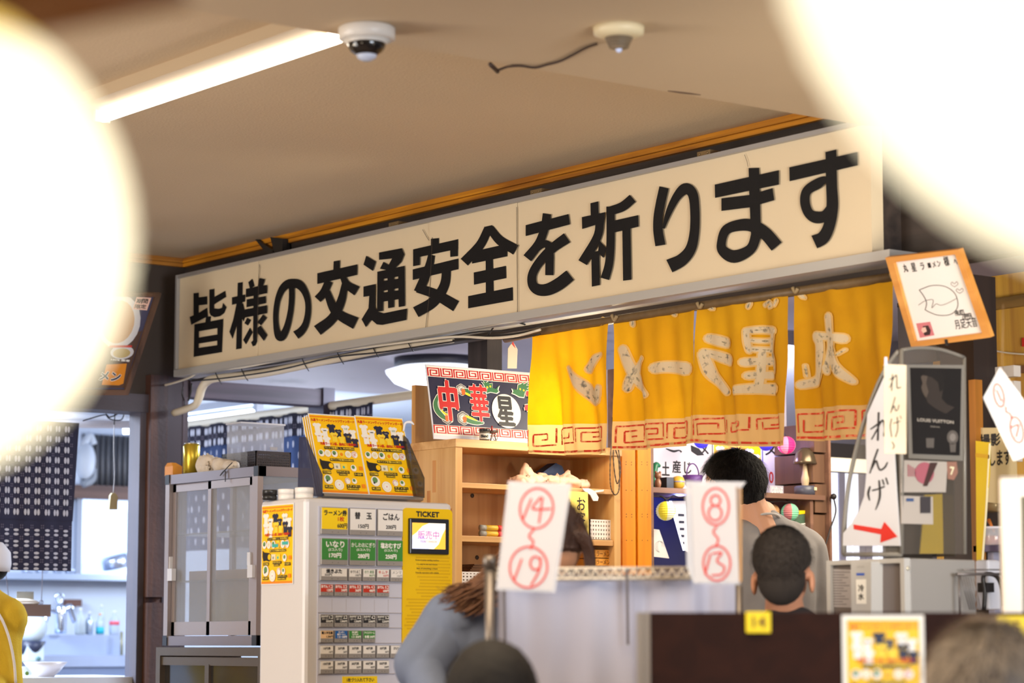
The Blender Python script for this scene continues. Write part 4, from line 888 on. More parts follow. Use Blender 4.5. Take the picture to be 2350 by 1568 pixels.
F = FX(XCB - .006); t.own.m(tb).tube([F.hit(*q) for q in ((533, 1062), (520, 1075), (505, 1092), (516, 1080), (517, 1106))], .0018, 5)
t = Thing('pull_switch_box', 'ivory switch knob on the corner board beside the patterned cloth', 'switch')
Fz = FX(XW - .012); t.own.m(mat('ivory_knob', (196, 184, 150), .4)).poly(Fz, [(388, 982), (394, 978), (404, 980), (407, 992), (405, 1006), (394, 1010), (388, 1005)], .02, True, .02)
# ------------------------------------------------------------------ ticket machine
YM = 6.2; F = FY(YM); FS = FX(0)
xm0 = F.uv(700, 1300)[0]; xm1 = F.uv(1037, 1300)[0]; zt_ = F.uv(706, 1142)[1]; ymb = None
wht = mat('white_machine', (212, 210, 212), .4, coat=.1); wht2 = mat('machine_grey_white', (200, 203, 222), .45); slv = mat('silver_strip', (156, 152, 150), .45, metal=.2)
FL_ = FX(xm0); ymb = -FL_.uv(596, 1300)[0]
M = Thing('ticket_machine', 'white meal ticket machine with yellow front panel and rows of price buttons', 'ticket machine')
b = M.part('housing', wht); b.box(xm0, xm1, YM, ymb, .02, zt_); b.bevel = .012
z5 = lambda x, y: (580 + x / 3.214, 1080 + y / 3.214)
def r5(x0, y0, x1, y1, ref=None):
    px0, py0 = z5(ref or x0, y0); px1, py1 = z5(x1, y1); qx, _ = z5(x0, y0)
    return F.uv(qx, (py0 + py1) / 2)[0], F.uv(px0, py1)[1], F.uv(px1, (py0 + py1) / 2)[0], F.uv(px0, py0)[1]
u0, v0, u1, v1 = r5(475, 262, 1093, 1700); M.part('button_board', wht2).fbox(F, u0, v0, u1, v1, 0, .003)
for y in (478, 705, 822, 932, 1048, 1160, 1275, 1390, 1505):
    a = r5(475, y - 4, 1093, y + 2, 475); M.part('ridge', mat('ridge_shadow_grey', (176, 172, 178), .5)).fbox(F, *a, .003, .006)  # ridges in a darker grey than the board
for x in (580, 685, 790, 893, 995):
    a = r5(x - 1, 945, x + 1, 1040, 475); M.part('blank_joint', mat('ridge_shadow_grey', (176, 172, 178), .5)).fbox(F, *a, .003, .0035)
def button(x0, y0, x1, y1, col, tcol, lines, big=False):
    a = r5(x0, y0, x1, y1, 485 if True else x0); w = a[2] - a[0]; h = a[3] - a[1]
    p = M.part('button', slv); p.fbox(F, *a, .003, .012); p.bevel = .0012
    c = p.sub('price_card', col); cut = .19 if big else .34; mg = .012 if big else .03
    cu0, cv0, cu1, cv1 = a[0] + w * mg, a[1] + h * cut, a[2] - w * mg, a[3] - h * .03; c.fbox(F, cu0, cv0, cu1, cv1, .0121, .0128)
    for s, x, y, X, Y, tc, bo in lines:
        c.m(tc or tcol).text(F, s, cu0 + (cu1 - cu0) * x, cv0 + (cv1 - cv0) * y, cu0 + (cu1 - cu0) * X, cv0 + (cv1 - cv0) * Y, .0131, bo * .00028)
    d = p.sub('indicator', mat('dark_slot', (96, 92, 92), .5))
    for q in (.42, .64): d.fbox(F, a[0] + w * q - .0012, a[1] + h * cut * .45 - .001, a[0] + w * q + .0012, a[1] + h * cut * .45 + .001, .012, .0124)
CY_ = mat('card_yellow', (250, 214, 10), .45); CW = mat('card_white', (236, 234, 232), .45); CG = mat('card_green', (60, 138, 60), .45); CR = mat('card_red', (196, 50, 28), .45)
CK = mat('card_black', (34, 34, 38), .45); CT = mat('card_tan', (240, 204, 160), .45); CBl = mat('card_blue', (24, 96, 176), .45); IK = mat('card_ink', (30, 28, 30), .6); IW = mat('card_ink_white', (240, 240, 236), .6)
button(490, 268, 685, 470, CY_, IK, [('ラーメン券', .08, .64, .96, .9, None, 3), ('1枚', .62, .38, .86, .6, P_RED, 2), ('600円', .6, .06, .98, .28, None, 2)], True)
button(700, 268, 890, 470, CW, IK, [('替　玉', .18, .52, .84, .84, None, 3), ('150円', .32, .08, .72, .28, None, 2)], True)
button(905, 268, 1090, 470, CW, IK, [('ごはん', .2, .52, .86, .84, None, 3), ('200円', .32, .08, .72, .28, None, 2)], True)
button(490, 498, 685, 695, CG, IW, [('いなり', .16, .6, .86, .9, None, 3), ('(2コ入り)', .25, .4, .78, .56, None, 1), ('170円', .28, .1, .74, .32, None, 3)], True)
button(700, 498, 890, 695, CG, IW, [('かしわおにぎり', .04, .64, .97, .86, None, 1), ('(2コ入り)', .25, .44, .78, .58, None, 1), ('280円', .3, .1, .74, .32, None, 3)], True)
button(905, 498, 1090, 695, CG, IW, [('塩おむすび', .1, .62, .92, .88, None, 3), ('(2コ入り)', .25, .44, .78, .58, None, 1), ('250円', .3, .1, .74, .32, None, 3)], True)
button(485, 720, 682, 812, CW, IK, [('焼きぶた', .18, .4, .8, .94, None, 3), ('350円', .12, .04, .4, .34, None, 1)])
XS5 = [(482, 578), (588, 682), (692, 785), (796, 888), (898, 990), (1000, 1090)]
for i, (s, q, m) in enumerate((('ゆでたまご', '100円', IK), ('のり 高菜', '80円', P_GRN), ('キムチ', '50円', P_RED), ('メンマ', '100円', P_GREY))):
    x = XS5[i + 2]; button(x[0], 720, x[1], 812, CW, m, [(s, .1, .45, .9, .85, None, .6), (q, .5, .06, .96, .34, None, .6)])
for i in range(5):
    x = XS5[i]; button(x[0], 838, x[1], 925, CR, IW, [('おでん', .04, .55, .56, .9, None, 2), ('%dコ' % (i + 1), .66, .55, .96, .9, None, 1.5), ('%d円' % (120 * (i + 1)), .5, .06, .98, .42, None, 1.5)])
    button(x[0], 1062, x[1], 1155, CK, IW, [('おみやげ', .04, .66, .6, .94, None, 1.2), ('生ラーメン', .1, .36, .6, .58, None, .6), ('%dコ' % (i + 1), .68, .5, .97, .9, None, 1.5), (('%d,%03d円' % divmod(500 * (i + 1), 1000)) if i else '500円', .42, .04, .98, .32, None, 1.2)])
button(*(XS5[0][0], 1180, XS5[0][1], 1270), CT, IK, [('職人半生麺', .06, .55, .95, .9, None, 1.4), ('1,200円', .45, .06, .98, .4, None, 1)])
button(*(XS5[1][0], 1180, XS5[1][1], 1270), CBl, IW, [('サンポー', .26, .68, .76, .94, None, 1), ('棒ラーメン', .16, .4, .84, .64, None, 1), ('1コ 120円', .2, .06, .96, .34, None, 1.4)])
button(*(XS5[2][0], 1180, XS5[2][1], 1270), CG, IW, [('持ち帰り', .22, .68, .72, .94, None, 1), ('つけもの', .22, .4, .74, .64, None, 1), ('1コ 300円', .2, .06, .96, .34, None, 1.4)])
button(*(XS5[3][0], 1180, XS5[3][1], 1270), CG, IW, [('アイスクリーム', .06, .6, .94, .9, None, 1), ('各種 200円', .1, .06, .96, .4, None, 1.2)])
for i in range(6):
    x = XS5[i]; s, q = (('%d0円券' % (i + 1), '%d0円' % (i + 1)) if i < 5 else ('おもちゃ', '100円'))
    button(x[0], 1292, x[1], 1385, CW, IK, [(s, .22, .5, .78, .86, None, 1), (q, .66, .08, .96, .36, None, .6)])
    if i < 5: button(x[0], 1405, x[1], 1500, CW, IK, [('%d00円券' % (i + 1), .18, .5, .8, .86, None, 1), ('%d00円' % (i + 1), .6, .08, .96, .36, None, .6)])
n_ = M.part('notice_label', CY_); a = r5(655, 1520, 912, 1640); n_.fbox(F, *a, .003, .0045); a = r5(688, 1532, 888, 1560); n_.m(IK).text(F, '1枚づつ入れて下さい', *a, .0048, .0004)
pnl = M.part('yellow_panel', mat('panel_yellow', (238, 196, 0), .4)); a = r5(1098, 275, 1465, 1700, 1098)
rr = .014; u0, v0, u1, v1 = a
pp = [(u0, v0), (u1, v0)] + [(u1 - rr + rr * math.cos(q), v1 - rr + rr * math.sin(q)) for q in (0, .4, .8, 1.2, 1.57)] + [(u0 + rr - rr * math.sin(q), v1 - rr + rr * math.cos(q)) for q in (0, .4, .8, 1.2, 1.57)]
pnl.poly(F, pp, .004, thick=.004)
sp = pnl.sub('stripe_print', mat('panel_deep_yellow', (222, 176, 0), .4)); rs = random.Random(5)
for i in range(46):
    y = 560 + i * 24; l = 1195 + rs.random() * 40 if i < 16 else 1110 + rs.random() * 60; r_ = 1455 - (rs.random() * 20)
    if i > 30: l = 1105; 
    a = r5(l, y, r_, y + 13, 1098); sp.rect(F, *a, .0043)
tk = pnl.sub('lettering', IK); a = r5(1200, 303, 1368, 340, 1200); tk.text(F, 'TICKET', *a, .0046, .0011)
for i, s in enumerate(('Enduro\'s ticket vending machine', 'It is easy to see and choose', 'Best of everything is there', 'Friendly operation with reliable')):
    a = r5(1195 + (8 if i in (1, 2) else 0), 655 + i * 31, 1366 - (10 if i in (1, 2) else 0), 669 + i * 31, 1195); tk.text(F, s, *a, .0046, .0001)
sb = M.part('screen_bezel', mat('black_bezel', (30, 34, 44), .3)); a = r5(1138, 352, 1427, 616, 1138); sb.fbox(F, *a, .004, .016); sb.bevel = .003
sc_ = sb.sub('screen', mat('screen_white', (250, 240, 225), .3, emit=.75)); a = r5(1153, 386, 1398, 578, 1153); sc_.fbox(F, *a, .0161, .0165)
sO = mat('screen_orange', (250, 190, 70), .3, emit=.7); w = a[2] - a[0]; h = a[3] - a[1]
sc_.m(sO).poly(F, [(a[0], a[3]), (a[0], a[1] + h * .5), (a[0] + w * .12, a[1] + h * .62), (a[0] + w * .3, a[1] + h * .88), (a[0] + w * .5, a[3])], .0167)
sc_.poly(F, [(a[2], a[1]), (a[2], a[1] + h * .8), (a[2] - w * .1, a[1] + h * .55), (a[2] - w * .2, a[1] + h * .2), (a[2] - w * .35, a[1])], .0167)
sc_.m(mat('screen_blue', (205, 214, 250), .3, emit=.75)).poly(F, [(a[0], a[1]), (a[0] + w * .5, a[1]), (a[0] + w * .35, a[1] + h * .5), (a[0], a[1] + h * .4)], .0168)
sc_.m(mat('screen_text', (190, 110, 190), .4, emit=.5)).text(F, '販売中', a[0] + w * .17, a[1] + h * .38, a[0] + w * .8, a[1] + h * .7, .017, .0003)
sc_.m(P_RED).text(F, 'TICKET VENDOR', a[0] + w * .24, a[1] + h * .25, a[0] + w * .74, a[1] + h * .32, .017)
dt = M.part('speaker_hole', IK); dt.kind = 'stuff'
for i in range(4):
    for j in range(4): dt.disc(F, *F.uv(580 + (1408 + i * 7) / 3.214, 1080 + (966 + j * 7) / 3.214), .0009, .0046, seg=6)
# merch poster stuck on the machine's left side
t = Thing('side_poster', 'yellow merchandise poster taped to the left side of the white ticket machine', 'poster')
Fp = Frame(FL_.hit(602, 1341) + V3((-.003, 0, 0)), (0, -1, 0)); W_ = Fp.uv(672, 1250)[0]; H_ = Fp.uv(602, 1163)[1]
merch_poster(t, Fp, W_, H_, stickers=True)
# lids on top
for i, (px, w, h, m, lb) in enumerate(((619, 34, 23, mat('black_tin', (32, 32, 34), .35), 'black round tin on the ticket machine, left of two white ones'),
                                  (657, 38, 24, mat('white_tin', (230, 226, 222), .35), 'white round tin with a small mark between the black tin and another white tin'),
                                  (698, 42, 27, mat('white_tin', (230, 226, 222), .35), 'white round tin nearest the poster rack on the ticket machine'))):
    t = Thing('round_tin', lb, 'tin', 'round tins on the ticket machine'); a = FY(YM + (.20, .16, .12)[i]).hit(px, 1140); r = w / FPX * 7.6 / 2; h = h / FPX * 7.6
    t.part('base', m).lathe((a.x, a.y, zt_ + .001), [(r * .97, 0), (r * .97, h * .5)], 28); t.part('lid', m).lathe((a.x, a.y, zt_ + .001 + h * .5), [(r, 0), (r, h * .46), (r * .96, h * .5)], 28)
# acrylic rack with posters
acr = mat('smoked_acrylic', (42, 50, 84), .12, alpha=.72); acr2 = mat('smoked_acrylic_grey', (60, 56, 52), .12, alpha=.7)
rk = Thing('poster_rack', 'smoked acrylic leaflet rack on the ticket machine holding yellow posters', 'rack')
lean = .34; P0 = D(741, 1130, 7.62); FRk = Frame(P0, (1, 0, 0), (0, lean, 1))
a = FX(D(738, 1130, 7.6).x - .003); rk.part('side_plate', acr).poly(a, [(738, 1141), (738, 1090), (700, 1003), (686, 1003), (683, 1135)], 0, True, .004)
a = FX(D(966, 1132, 7.78).x + .004); rk.part('side_plate', acr2).poly(a, [(972, 1143), (972, 1097), (934, 1008), (926, 1000), (916, 1135)], 0, True, .004)
uR_ = FRk.uv(956, 1132)[0]; rk.part('bottom_rail', mat('silver_rail', (160, 156, 154), .3, metal=.6)).fbox(FRk, -.004, -.016, uR_ + .014, -.006, -.04, .01)
rk.part('back_plate', mat('clear_acrylic', (150, 170, 220), .1, alpha=.5)).fbox(FRk, -.0, -.004, uR_ + .004, .2, -.036, -.032)
for i, (xa_, xb_, ty, lb) in enumerate(((741, 845, 948, 'faded yellow merchandise poster in the left half of the acrylic rack'), (848, 955, 953, 'brighter yellow merchandise poster in the right half of the acrylic rack'))):
    ua = FRk.uv(xa_, 1130)[0]; ub = FRk.uv(xb_, 1132)[0]
    hh = FRk.uv(708 if i == 0 else 818, ty + 3)[1]
    t = Thing('rack_poster', lb, 'poster', 'merchandise posters in the rack'); Fp = Frame(FRk.pt(ua, 0, .0), FRk.U, FRk.V); merch_poster(t, Fp, ub - ua, hh)
    for k in range(1, 4):
        t = Thing('rack_poster', 'spare yellow poster hidden in the stack behind the %s front one' % ('left' if i == 0 else 'right'), 'poster', 'merchandise posters in the rack')
        Fq = Frame(FRk.pt(ua - .004 * k, 0, -.006 * k), FRk.U, FRk.V); t.part('laminate', LAM).fbox(Fq, -.002, 0, ub - ua + .002, hh - .001 * k, -.0012, 0); t.part('sheet', P_YEL).fbox(Fq, 0, 0, ub - ua, hh - .004, 0, .0004)
t = Thing('cable_hook', 'white cable loop sticking out beside the right rack poster', 'cord'); F = FC(930, 965, 7.9); t.own.m(mat('white_loop', (220, 224, 236), .4)).tube([F.hit(*q) for q in ((926, 990), (930, 972), (942, 969), (950, 975))], [.003, .004, .005, .002], 8)
# ------------------------------------------------------------------ wooden shelf unit behind the ticket machine
pine = mat('pine_board', (222, 178, 116), .45, grain='z', gcol=(196, 142, 78), gscale=16, var=.08); pine_x = mat('pine_shelf', (224, 180, 122), .45, grain='x', gcol=(190, 138, 80), gscale=16)
pine_d = mat('pine_back', (196, 148, 96), .55, grain='z', gcol=(160, 110, 66), gscale=14)
YSF = 6.86; F = FY(YSF); xs0 = F.uv(1045, 1200)[0]; xs1 = F.uv(1424, 1200)[0]; zs_ = F.uv(1045, 1007)[1]
FLs = FX(xs0); ysb = -FLs.uv(943, 1200)[0]
SH = Thing('shelf_unit', 'pine shelf unit with open shelves behind the ticket machine, banner standing on top', 'shelf')
b = SH.part('top_board', pine_x); b.box(xs0 - .004, xs1 + .004, YSF - .006, ysb, zs_ - .028, zs_); b.bevel = .002
b = SH.part('side_panel', pine); b.box(xs0, xs0 + .028, YSF, ysb, 0, zs_ - .028); b = SH.part('side_panel', pine); b.box(xs1 - .028, xs1, YSF, ysb, 0, zs_ - .028)
SH.part('back_panel', pine_d).box(xs0 + .028, xs1 - .028, ysb - .01, ysb, 0, zs_ - .028)
st_m = mat('pine_dark_stave', (204, 142, 74), .45, grain='z', gcol=(182, 118, 56)); rs = random.Random(9)
for i in range(7):
    y = YSF + .02 + i * (ysb - YSF - .04) / 7; z = 1.3 + rs.random() * .45; SH.part('stave', st_m).box(xs0 - .0008, xs0, y, y + .018, z, z + .10 + rs.random() * .1)
def shz(y): return F.uv(1051, y)[1]
for y0, y1 in ((1107, 1119), (1229, 1243), (1352, 1366)): b = SH.part('shelf_board', pine_x); b.box(xs0 + .028, xs1 - .028, YSF + .004, ysb - .01, shz(y1), shz(y0)); b.bevel = .0015
SH.part('upstand_board', pine).box(xs0 + .001, xs0 + .16, ysb - .022, ysb, zs_ + .0005, FY(ysb).uv(943, 885)[1])
SH.part('red_mark', P_RED).text(Frame(FLs.hit(946, 1034) + V3((-.001, 0, 0)), (0, -1, 0)), 'W', 0, 0, .032, .018, .0005, .002)
for px, py in ((1084, 1138), (1095, 1280)):
    a = FY(ysb - .012).hit(px, py); SH.part('screw_hole', mat('screw_hole', (70, 56, 44), .6)).lathe(a, [(.008, 0), (.006, .003)], 10, (0, -1, 0))
def on_sh(px, py, dy=.08): return FY(YSF + dy).hit(px, py)
# snack tubes
for i, (px, py, lb) in enumerate(((1128, 1212, 'upper of two yellow and silver packets on the middle shelf'), (1128, 1224, 'lower of two yellow and silver packets on the middle shelf'))):
    t = Thing('snack_packet', lb, 'packet', 'packets on the middle shelf'); a = on_sh(1102, py, .05); c = on_sh(1150, py, .05); z = shz(1229) + .011 + (1 - i) * .02
    t.part('body', mat('yellow_packet', (220, 180, 60), .4)).tube([(a.x + .02, a.y, z), (c.x, c.y, z)], .0095, 10, 1); t.part('end', mat('grey_packet_end', (150, 150, 146), .4)).tube([(a.x, a.y, z), (a.x + .022, a.y, z)], [.0105, .0095], 10, 1); t.part('band', P_RED).tube([(c.x - .018, c.y, z), (c.x, c.y, z)], .0098, 10, 1)
t = Thing('pink_bag', 'crumpled pale pink paper bag on the upper shelf of the pine unit', 'bag'); b = t.own.m(mat('pink_paper', (234, 200, 178), .7, bump=.5, bscale=30)); rs = random.Random(3)
z0 = shz(1107)
for i, (x, r) in enumerate(((1196, .032), (1222, .034), (1250, .036), (1276, .034), (1300, .036), (1322, .026))):
    a = on_sh(x, 1100, .09); b.ball((a.x, a.y, z0 + r * .62), (r * 1.3, .06, r * .75), 16, 10)
a = on_sh(1208, 1095, .09); b.cone((a.x, a.y, z0 + .035), (a.x - .006, a.y, z0 + .082), .030, .004); b.cone((a.x + .17, a.y, z0 + .03), (a.x + .185, a.y, z0 + .058), .022, .006); t.own.remesh = .004; t.own.smooth_it = 3; t.own.post = lambda me, loc: crumple(me, loc, .014, 22, 5)
t = Thing('blue_bag', 'folded dark blue plastic bag on top of the pale pink bag', 'bag'); a = on_sh(1262, 1095, .14); b = t.own.m(mat('blue_plastic', (30, 70, 128), .35, var=.3, vscale=40))
Fb = FY(a.y); b.poly(Fb, [(1232, 1096), (1252, 1080), (1276, 1063), (1290, 1070), (1300, 1096), (1262, 1108)], 0, True, .05)
t = Thing('white_strap', 'white webbing strap with buckle hanging off the upper shelf', 'strap'); Fb = FY(YSF - .008)
t.own.m(mat('white_webbing', (232, 228, 224), .6)).poly(Fb, [(1336, 1121), (1352, 1121), (1366, 1128), (1374, 1142), (1372, 1150), (1362, 1150), (1355, 1136), (1342, 1128)], 0, True, .004); t.own.poly(Fb, [(1366, 1126), (1386, 1124), (1385, 1128), (1366, 1131)], 0, True, .004)
t = Thing('customer_notice', 'yellow notice with handwritten characters clipped in front of the shelves, beside the card 14-19', 'notice')
Fn = FY(YSF - .06); t.part('sheet', mat('pale_yellow_paper', (244, 220, 110), .5)).poly(Fn, [(1296, 1127), (1349, 1130), (1352, 1245), (1300, 1243)], 0, True, .002)
b = t.part('lettering', IK); b.vtext(Fn, 'お客様', 1324, 1140, 1343, 1240, .001, .0005, True); b.vtext(Fn, '此度は', 1300, 1145, 1310, 1225, .001, .0003, True)
def basket(name, lb, x0, py0, x1, py1, dy, mt, d=.14):
    t = Thing(name, lb, 'basket'); Fq = FY(YSF + dy); u0, u1 = Fq.uv(x0, py1)[0], Fq.uv(x1, py1)[0]; v1, v0 = Fq.uv(x0, py0)[1], Fq.uv(x0, py1)[1]
    lattice(t.part('wall', mt), Fq, u0, u1, v0, v1, 9, 5, .004, .005, .45); Fl_ = FX(u0); lattice(t.part('wall', mt), Fl_, -(YSF + dy + d), -(YSF + dy), v0, v1, 7, 5, .004, .005, .45)
    t.part('wall', mt).box(u1 - .004, u1, YSF + dy, YSF + dy + d, v0, v1); t.part('wall', mt).box(u0, u1, YSF + dy + d - .004, YSF + dy + d, v0, v1); t.part('bottom', mt).box(u0, u1, YSF + dy, YSF + dy + d, v0, v0 + .004); return (u0, v0, u1, v1)
wpl = mat('white_basket_plastic', (226, 220, 216), .4)
basket('white_basket', 'white perforated basket on the middle shelf beside the yellow notice', 1353, 1192, 1407, 1240, .02, wpl)
t = Thing('wrapped_parcel', 'clear plastic wrapped parcel with a blue mark in the right white basket', 'parcel'); a = on_sh(1378, 1225, .08); b = t.part('wrap', mat('clear_wrap', (214, 216, 226), .2)); b.ball(a, (.035, .04, .018), 16, 8); t.part('mark', mat('blue_mark', (40, 80, 170), .4)).ball(a + V3((-.012, -.03, .006)), (.008, .012, .007), 10, 6)
basket('lower_basket', 'white perforated basket on the lowest visible shelf, above the grey-blue shoulder', 1052, 1312, 1125, 1350, .01, wpl)
t = Thing('dark_papers', 'untidy stack of dark brown paper sacks above the lower white basket', 'paper stack'); b = t.own.m(mat('brown_sack', (104, 66, 36), .7, bump=.4))
for i in range(6): a = on_sh(1075 + i * 3, 1290, .1); b.hexa([(a.x - .04, a.y - .05, shz(1312) - .006 + i * .006), (a.x + .04, a.y - .06, shz(1312) - .004 + i * .006), (a.x + .05, a.y + .05, shz(1312) - .004 + i * .006), (a.x - .03, a.y + .05, shz(1312) - .006 + i * .006)] + [(a.x - .04, a.y - .05, shz(1312) - .002 + i * .006), (a.x + .04, a.y - .06, shz(1312) + .001 + i * .006), (a.x + .05, a.y + .05, shz(1312) + .001 + i * .006), (a.x - .03, a.y + .05, shz(1312) - .002 + i * .006)])
for i, (y0, y1) in enumerate(((1262, 1280), (1282, 1298))):
    t = Thing('ramen_box', ('upper' if i == 0 else 'lower') + ' of two flat orange wooden boxes lettered in Japanese below the right basket', 'box', 'orange boxes in the shelf unit')
    Fq = FY(YSF + .03); b = t.part('box', mat('orange_wood', (230, 160, 60), .45)); q = b.pbox(Fq, 1366, y0, 1404, y1, -.12, 0); t.part('lettering', mat('brown_brand_ink', (120, 70, 20), .6)).text(Fq, 'ラーメン', q[0] + .006, q[1] + .004, q[2] - .01, q[3] - .004, .001)
# ------------------------------------------------------------------ banner on the shelf unit
BY = 6.93; P0 = FY(BY).hit(996, 1010); FBn = Frame((P0.x, BY, zs_ + .002), (1, 0, 0), (0, .20, 1))
BN = Thing('noodle_banner', 'navy and red printed banner with dragons and Japanese characters standing on the pine shelf', 'banner')
Hb = FBn.uv(974, 836)[1]; Wb = FBn.uv(1262, 1000)[0]
b = BN.part('board', mat('banner_laminate', (214, 216, 226), .12, coat=.6)); b.fbox(FBn, 0, 0, Wb, Hb, -.004, 0)
nv = mat('banner_navy', (36, 38, 66), .3, coat=.3); rd = mat('banner_red', (190, 34, 36), .35, coat=.3); crw = mat('banner_white', (232, 226, 216), .35); bgn = mat('banner_green', (44, 106, 62), .4); bor = mat('banner_orange', (232, 96, 24), .4); bye = mat('banner_yellow', (240, 206, 30), .4); bbk = mat('banner_black', (28, 30, 36), .4); bgy = mat('banner_grey', (130, 128, 130), .4)
vb = lambda px, py: FBn.uv(px, py)[1]; zb5 = lambda x, y: (960 + x / 7.466, 820 + y / 7.466)
bt0, bt1 = vb(*zb5(185, 330)), vb(*zb5(175, 168)); bb0, bb1 = vb(*zb5(250, 1310)), vb(*zb5(240, 1150))
g = BN.part('print', nv); g.fbox(FBn, .004, bb1, Wb, bt0, .0002, .0004)
g.m(crw).rect(FBn, .004, bt0, Wb, bt1 + .004, .0005); g.rect(FBn, .004, bb0 - .003, Wb, bb1, .0005)
nU = 9; uw = (Wb - .006) / nU
for i in range(nU):
    for (q0, q1) in ((bt0, bt1), (bb0, bb1)): meander(g.m(rd), FBn, .006 + i * uw, q0 + .004, .006 + (i + .84) * uw, q1 - .003, .0008, i % 2 == 1, .13)
ns = [0.001]
def nx(): ns[0] += .00004; return ns[0]
def cloud(x, y, r, ry=None):
    x, y = zb5(x, y); u, v = FBn.uv(x, y); r = r / 7.466 / FPX * 8.6
    for k, (m_, sc) in enumerate(((crw, 1.0), (bbk, .93), (bgy, .84), (crw, .66), (bbk, .58), (crw, .5), (bgy, .3))):
        P = [(u + r * sc * (1 + .13 * abs(math.sin(a * 3))) * math.cos(a) * 1.1, v + r * sc * (1 + .13 * abs(math.sin(a * 3))) * math.sin(a)) for a in [2 * math.pi * i / 36 for i in range(36)]]
        g.m(m_).poly(FBn, P, nx())
cloud(495, 1040, 105); cloud(770, 1050, 110); cloud(735, 560, 95); cloud(480, 560, 70)
def zs(pts): return [zb5(*p) for p in pts]
def dstroke(pts, w, m_, sp=True):
    w = w if isinstance(w, list) else [w] * len(pts)
    g.m(crw).stroke(FBn, zs(pts), [(x + 22) / 7.466 for x in w], nx(), rnd=True); g.m(m_).stroke(FBn, zs(pts), [x / 7.466 for x in w], nx(), rnd=True)
dstroke([(330, 660), (290, 780), (310, 900), (390, 1000), (470, 1060)], [40, 70, 80, 80, 50], bgn)
g.m(bye).stroke(FBn, zs([(372, 850), (400, 920), (450, 970), (500, 990)]), [14 / 7.4, 24 / 7.4, 30 / 7.4, 20 / 7.4], nx())
dstroke([(780, 1050), (880, 1100), (1000, 1130), (1100, 1130)], [60, 70, 60, 30], bgn); g.m(bye).stroke(FBn, zs([(800, 1010), (880, 1040), (1000, 1090)]), [4, 5, 2], nx())
dstroke([(780, 560), (850, 590), (930, 600)], [40, 90, 100], bgn); g.m(bye).stroke(FBn, zs([(800, 620), (900, 670)]), 5, nx())
for x, y in ((765, 600), (485, 1050), (790, 1070)): g.m(bor).poly(FBn, zs([(x - 35, y - 20), (x - 15, y - 70), (x, y - 30), (x + 15, y - 60), (x + 35, y - 10), (x + 20, y + 50), (x - 15, y + 55)]), nx(), True)
def head(pts, eyes):
    cx_ = sum(p[0] for p in pts) / len(pts); cy_ = sum(p[1] for p in pts) / len(pts)
    g.m(crw).poly(FBn, zs([(cx_ + (x - cx_) * 1.12, cy_ + (y - cy_) * 1.12) for x, y in pts]), nx(), True); g.m(bgn).poly(FBn, zs(pts), nx(), True)
    for x, y in eyes: u, v = FBn.uv(*zb5(x, y)); g.m(bye).disc(FBn, u, v, .0038, nx()); g.m(bbk).disc(FBn, u, v, .0014, nx())
head([(1120, 480), (1080, 430), (1130, 450), (1090, 380), (1160, 440), (1190, 420), (1210, 460), (1260, 450), (1260, 530), (1320, 550), (1370, 490), (1350, 560), (1370, 590), (1330, 620), (1230, 600), (1160, 620)], [(1175, 520), (1225, 505)])
head([(1600, 540), (1620, 590), (1600, 620), (1650, 640), (1720, 680), (1800, 690), (1820, 600), (1900, 560), (1850, 540), (1920, 490), (1840, 490), (1880, 430), (1790, 470), (1800, 430), (1740, 470), (1700, 480), (1690, 560), (1640, 560)], [(1738, 552), (1798, 572)])
u, v = FBn.uv(*zb5(1500, 930)); rr = 250 / 7.466 / FPX * 8.6; g.m(crw).disc(FBn, u, v, rr / .80 * 1.0, nx(), ry=rr * 1.24, seg=40)
def bglyph(ch, x0, y0, x1, y1, m_, bo, out=None):
    a = zb5(x0, y0); c = zb5(x1, y1)
    if out: g.m(crw).text(FBn, ch, a[0], a[1], c[0], c[1], nx(), out, True); ns[0] += .00016
    g.m(m_).text(FBn, ch, a[0], a[1], c[0], c[1], nx(), bo, True); ns[0] += .00012
bglyph('中', 320, 400, 700, 1090, rd, .0050, .0074); bglyph('華', 850, 470, 1220, 1110, rd, .0030, .0050); bglyph('星', 1320, 680, 1650, 1180, bbk, .0036); bglyph('そ', 1790, 590, 2140, 1180, rd, .0062, .0084)
t = Thing('blend_jar', 'small glass jar with dark lid and printed label standing before the banner', 'jar'); Fq = FY(BY - .05); a = Fq.hit(1112, 1012); z = zs_ + .001; h = 26 / FPX * 8.6
t.part('jar', mat('jar_glass', (110, 104, 96), .15)).lathe((a.x, a.y, z), [(.016, 0), (.018, .004), (.018, h * .8)], 20); t.part('lid', mat('dark_lid', (40, 40, 44), .3)).lathe((a.x, a.y, z + h * .8), [(.0185, 0), (.0185, h * .25)], 20)
lb_ = t.part('label', mat('jar_label', (214, 206, 190), .5)); lb_.lathe((a.x, a.y, z + h * .12), [(.0184, 0), (.0184, h * .5)], 20, cap=False)
Ff = Frame((a.x, a.y - .019, z), (RT.x, RT.y, 0)); lb_.m(IK).text(Frame(V3((a.x, a.y, z)) - Frame((0, 0, 0), RT).U.cross(V3((0, 0, 1))) * 0 + RT.cross(V3((0, 0, 1))) * .0188, RT), 'Blend', -.012, h * .25, .012, h * .5, .0004, .0006)
t = Thing('toy_cannon', 'tiny brown metal toy on thin legs beside the glass jar', 'toy'); a = Fq.hit(1132, 1010); m_ = mat('rusty_metal', (74, 50, 40), .5)
t.part('barrel', m_).tube([(a.x - .016, a.y, z + .03), (a.x + .018, a.y, z + .034)], [.006, .005], 10, 1); t.part('wheel', m_).ring(FY(a.y - .01), a.x, z + .012, .010, .003, 0); 
for dx in (-.012, .012): t.part('leg', m_).tube([(a.x + dx * .3, a.y, z + .028), (a.x + dx, a.y, z)], .002, 6, 1)
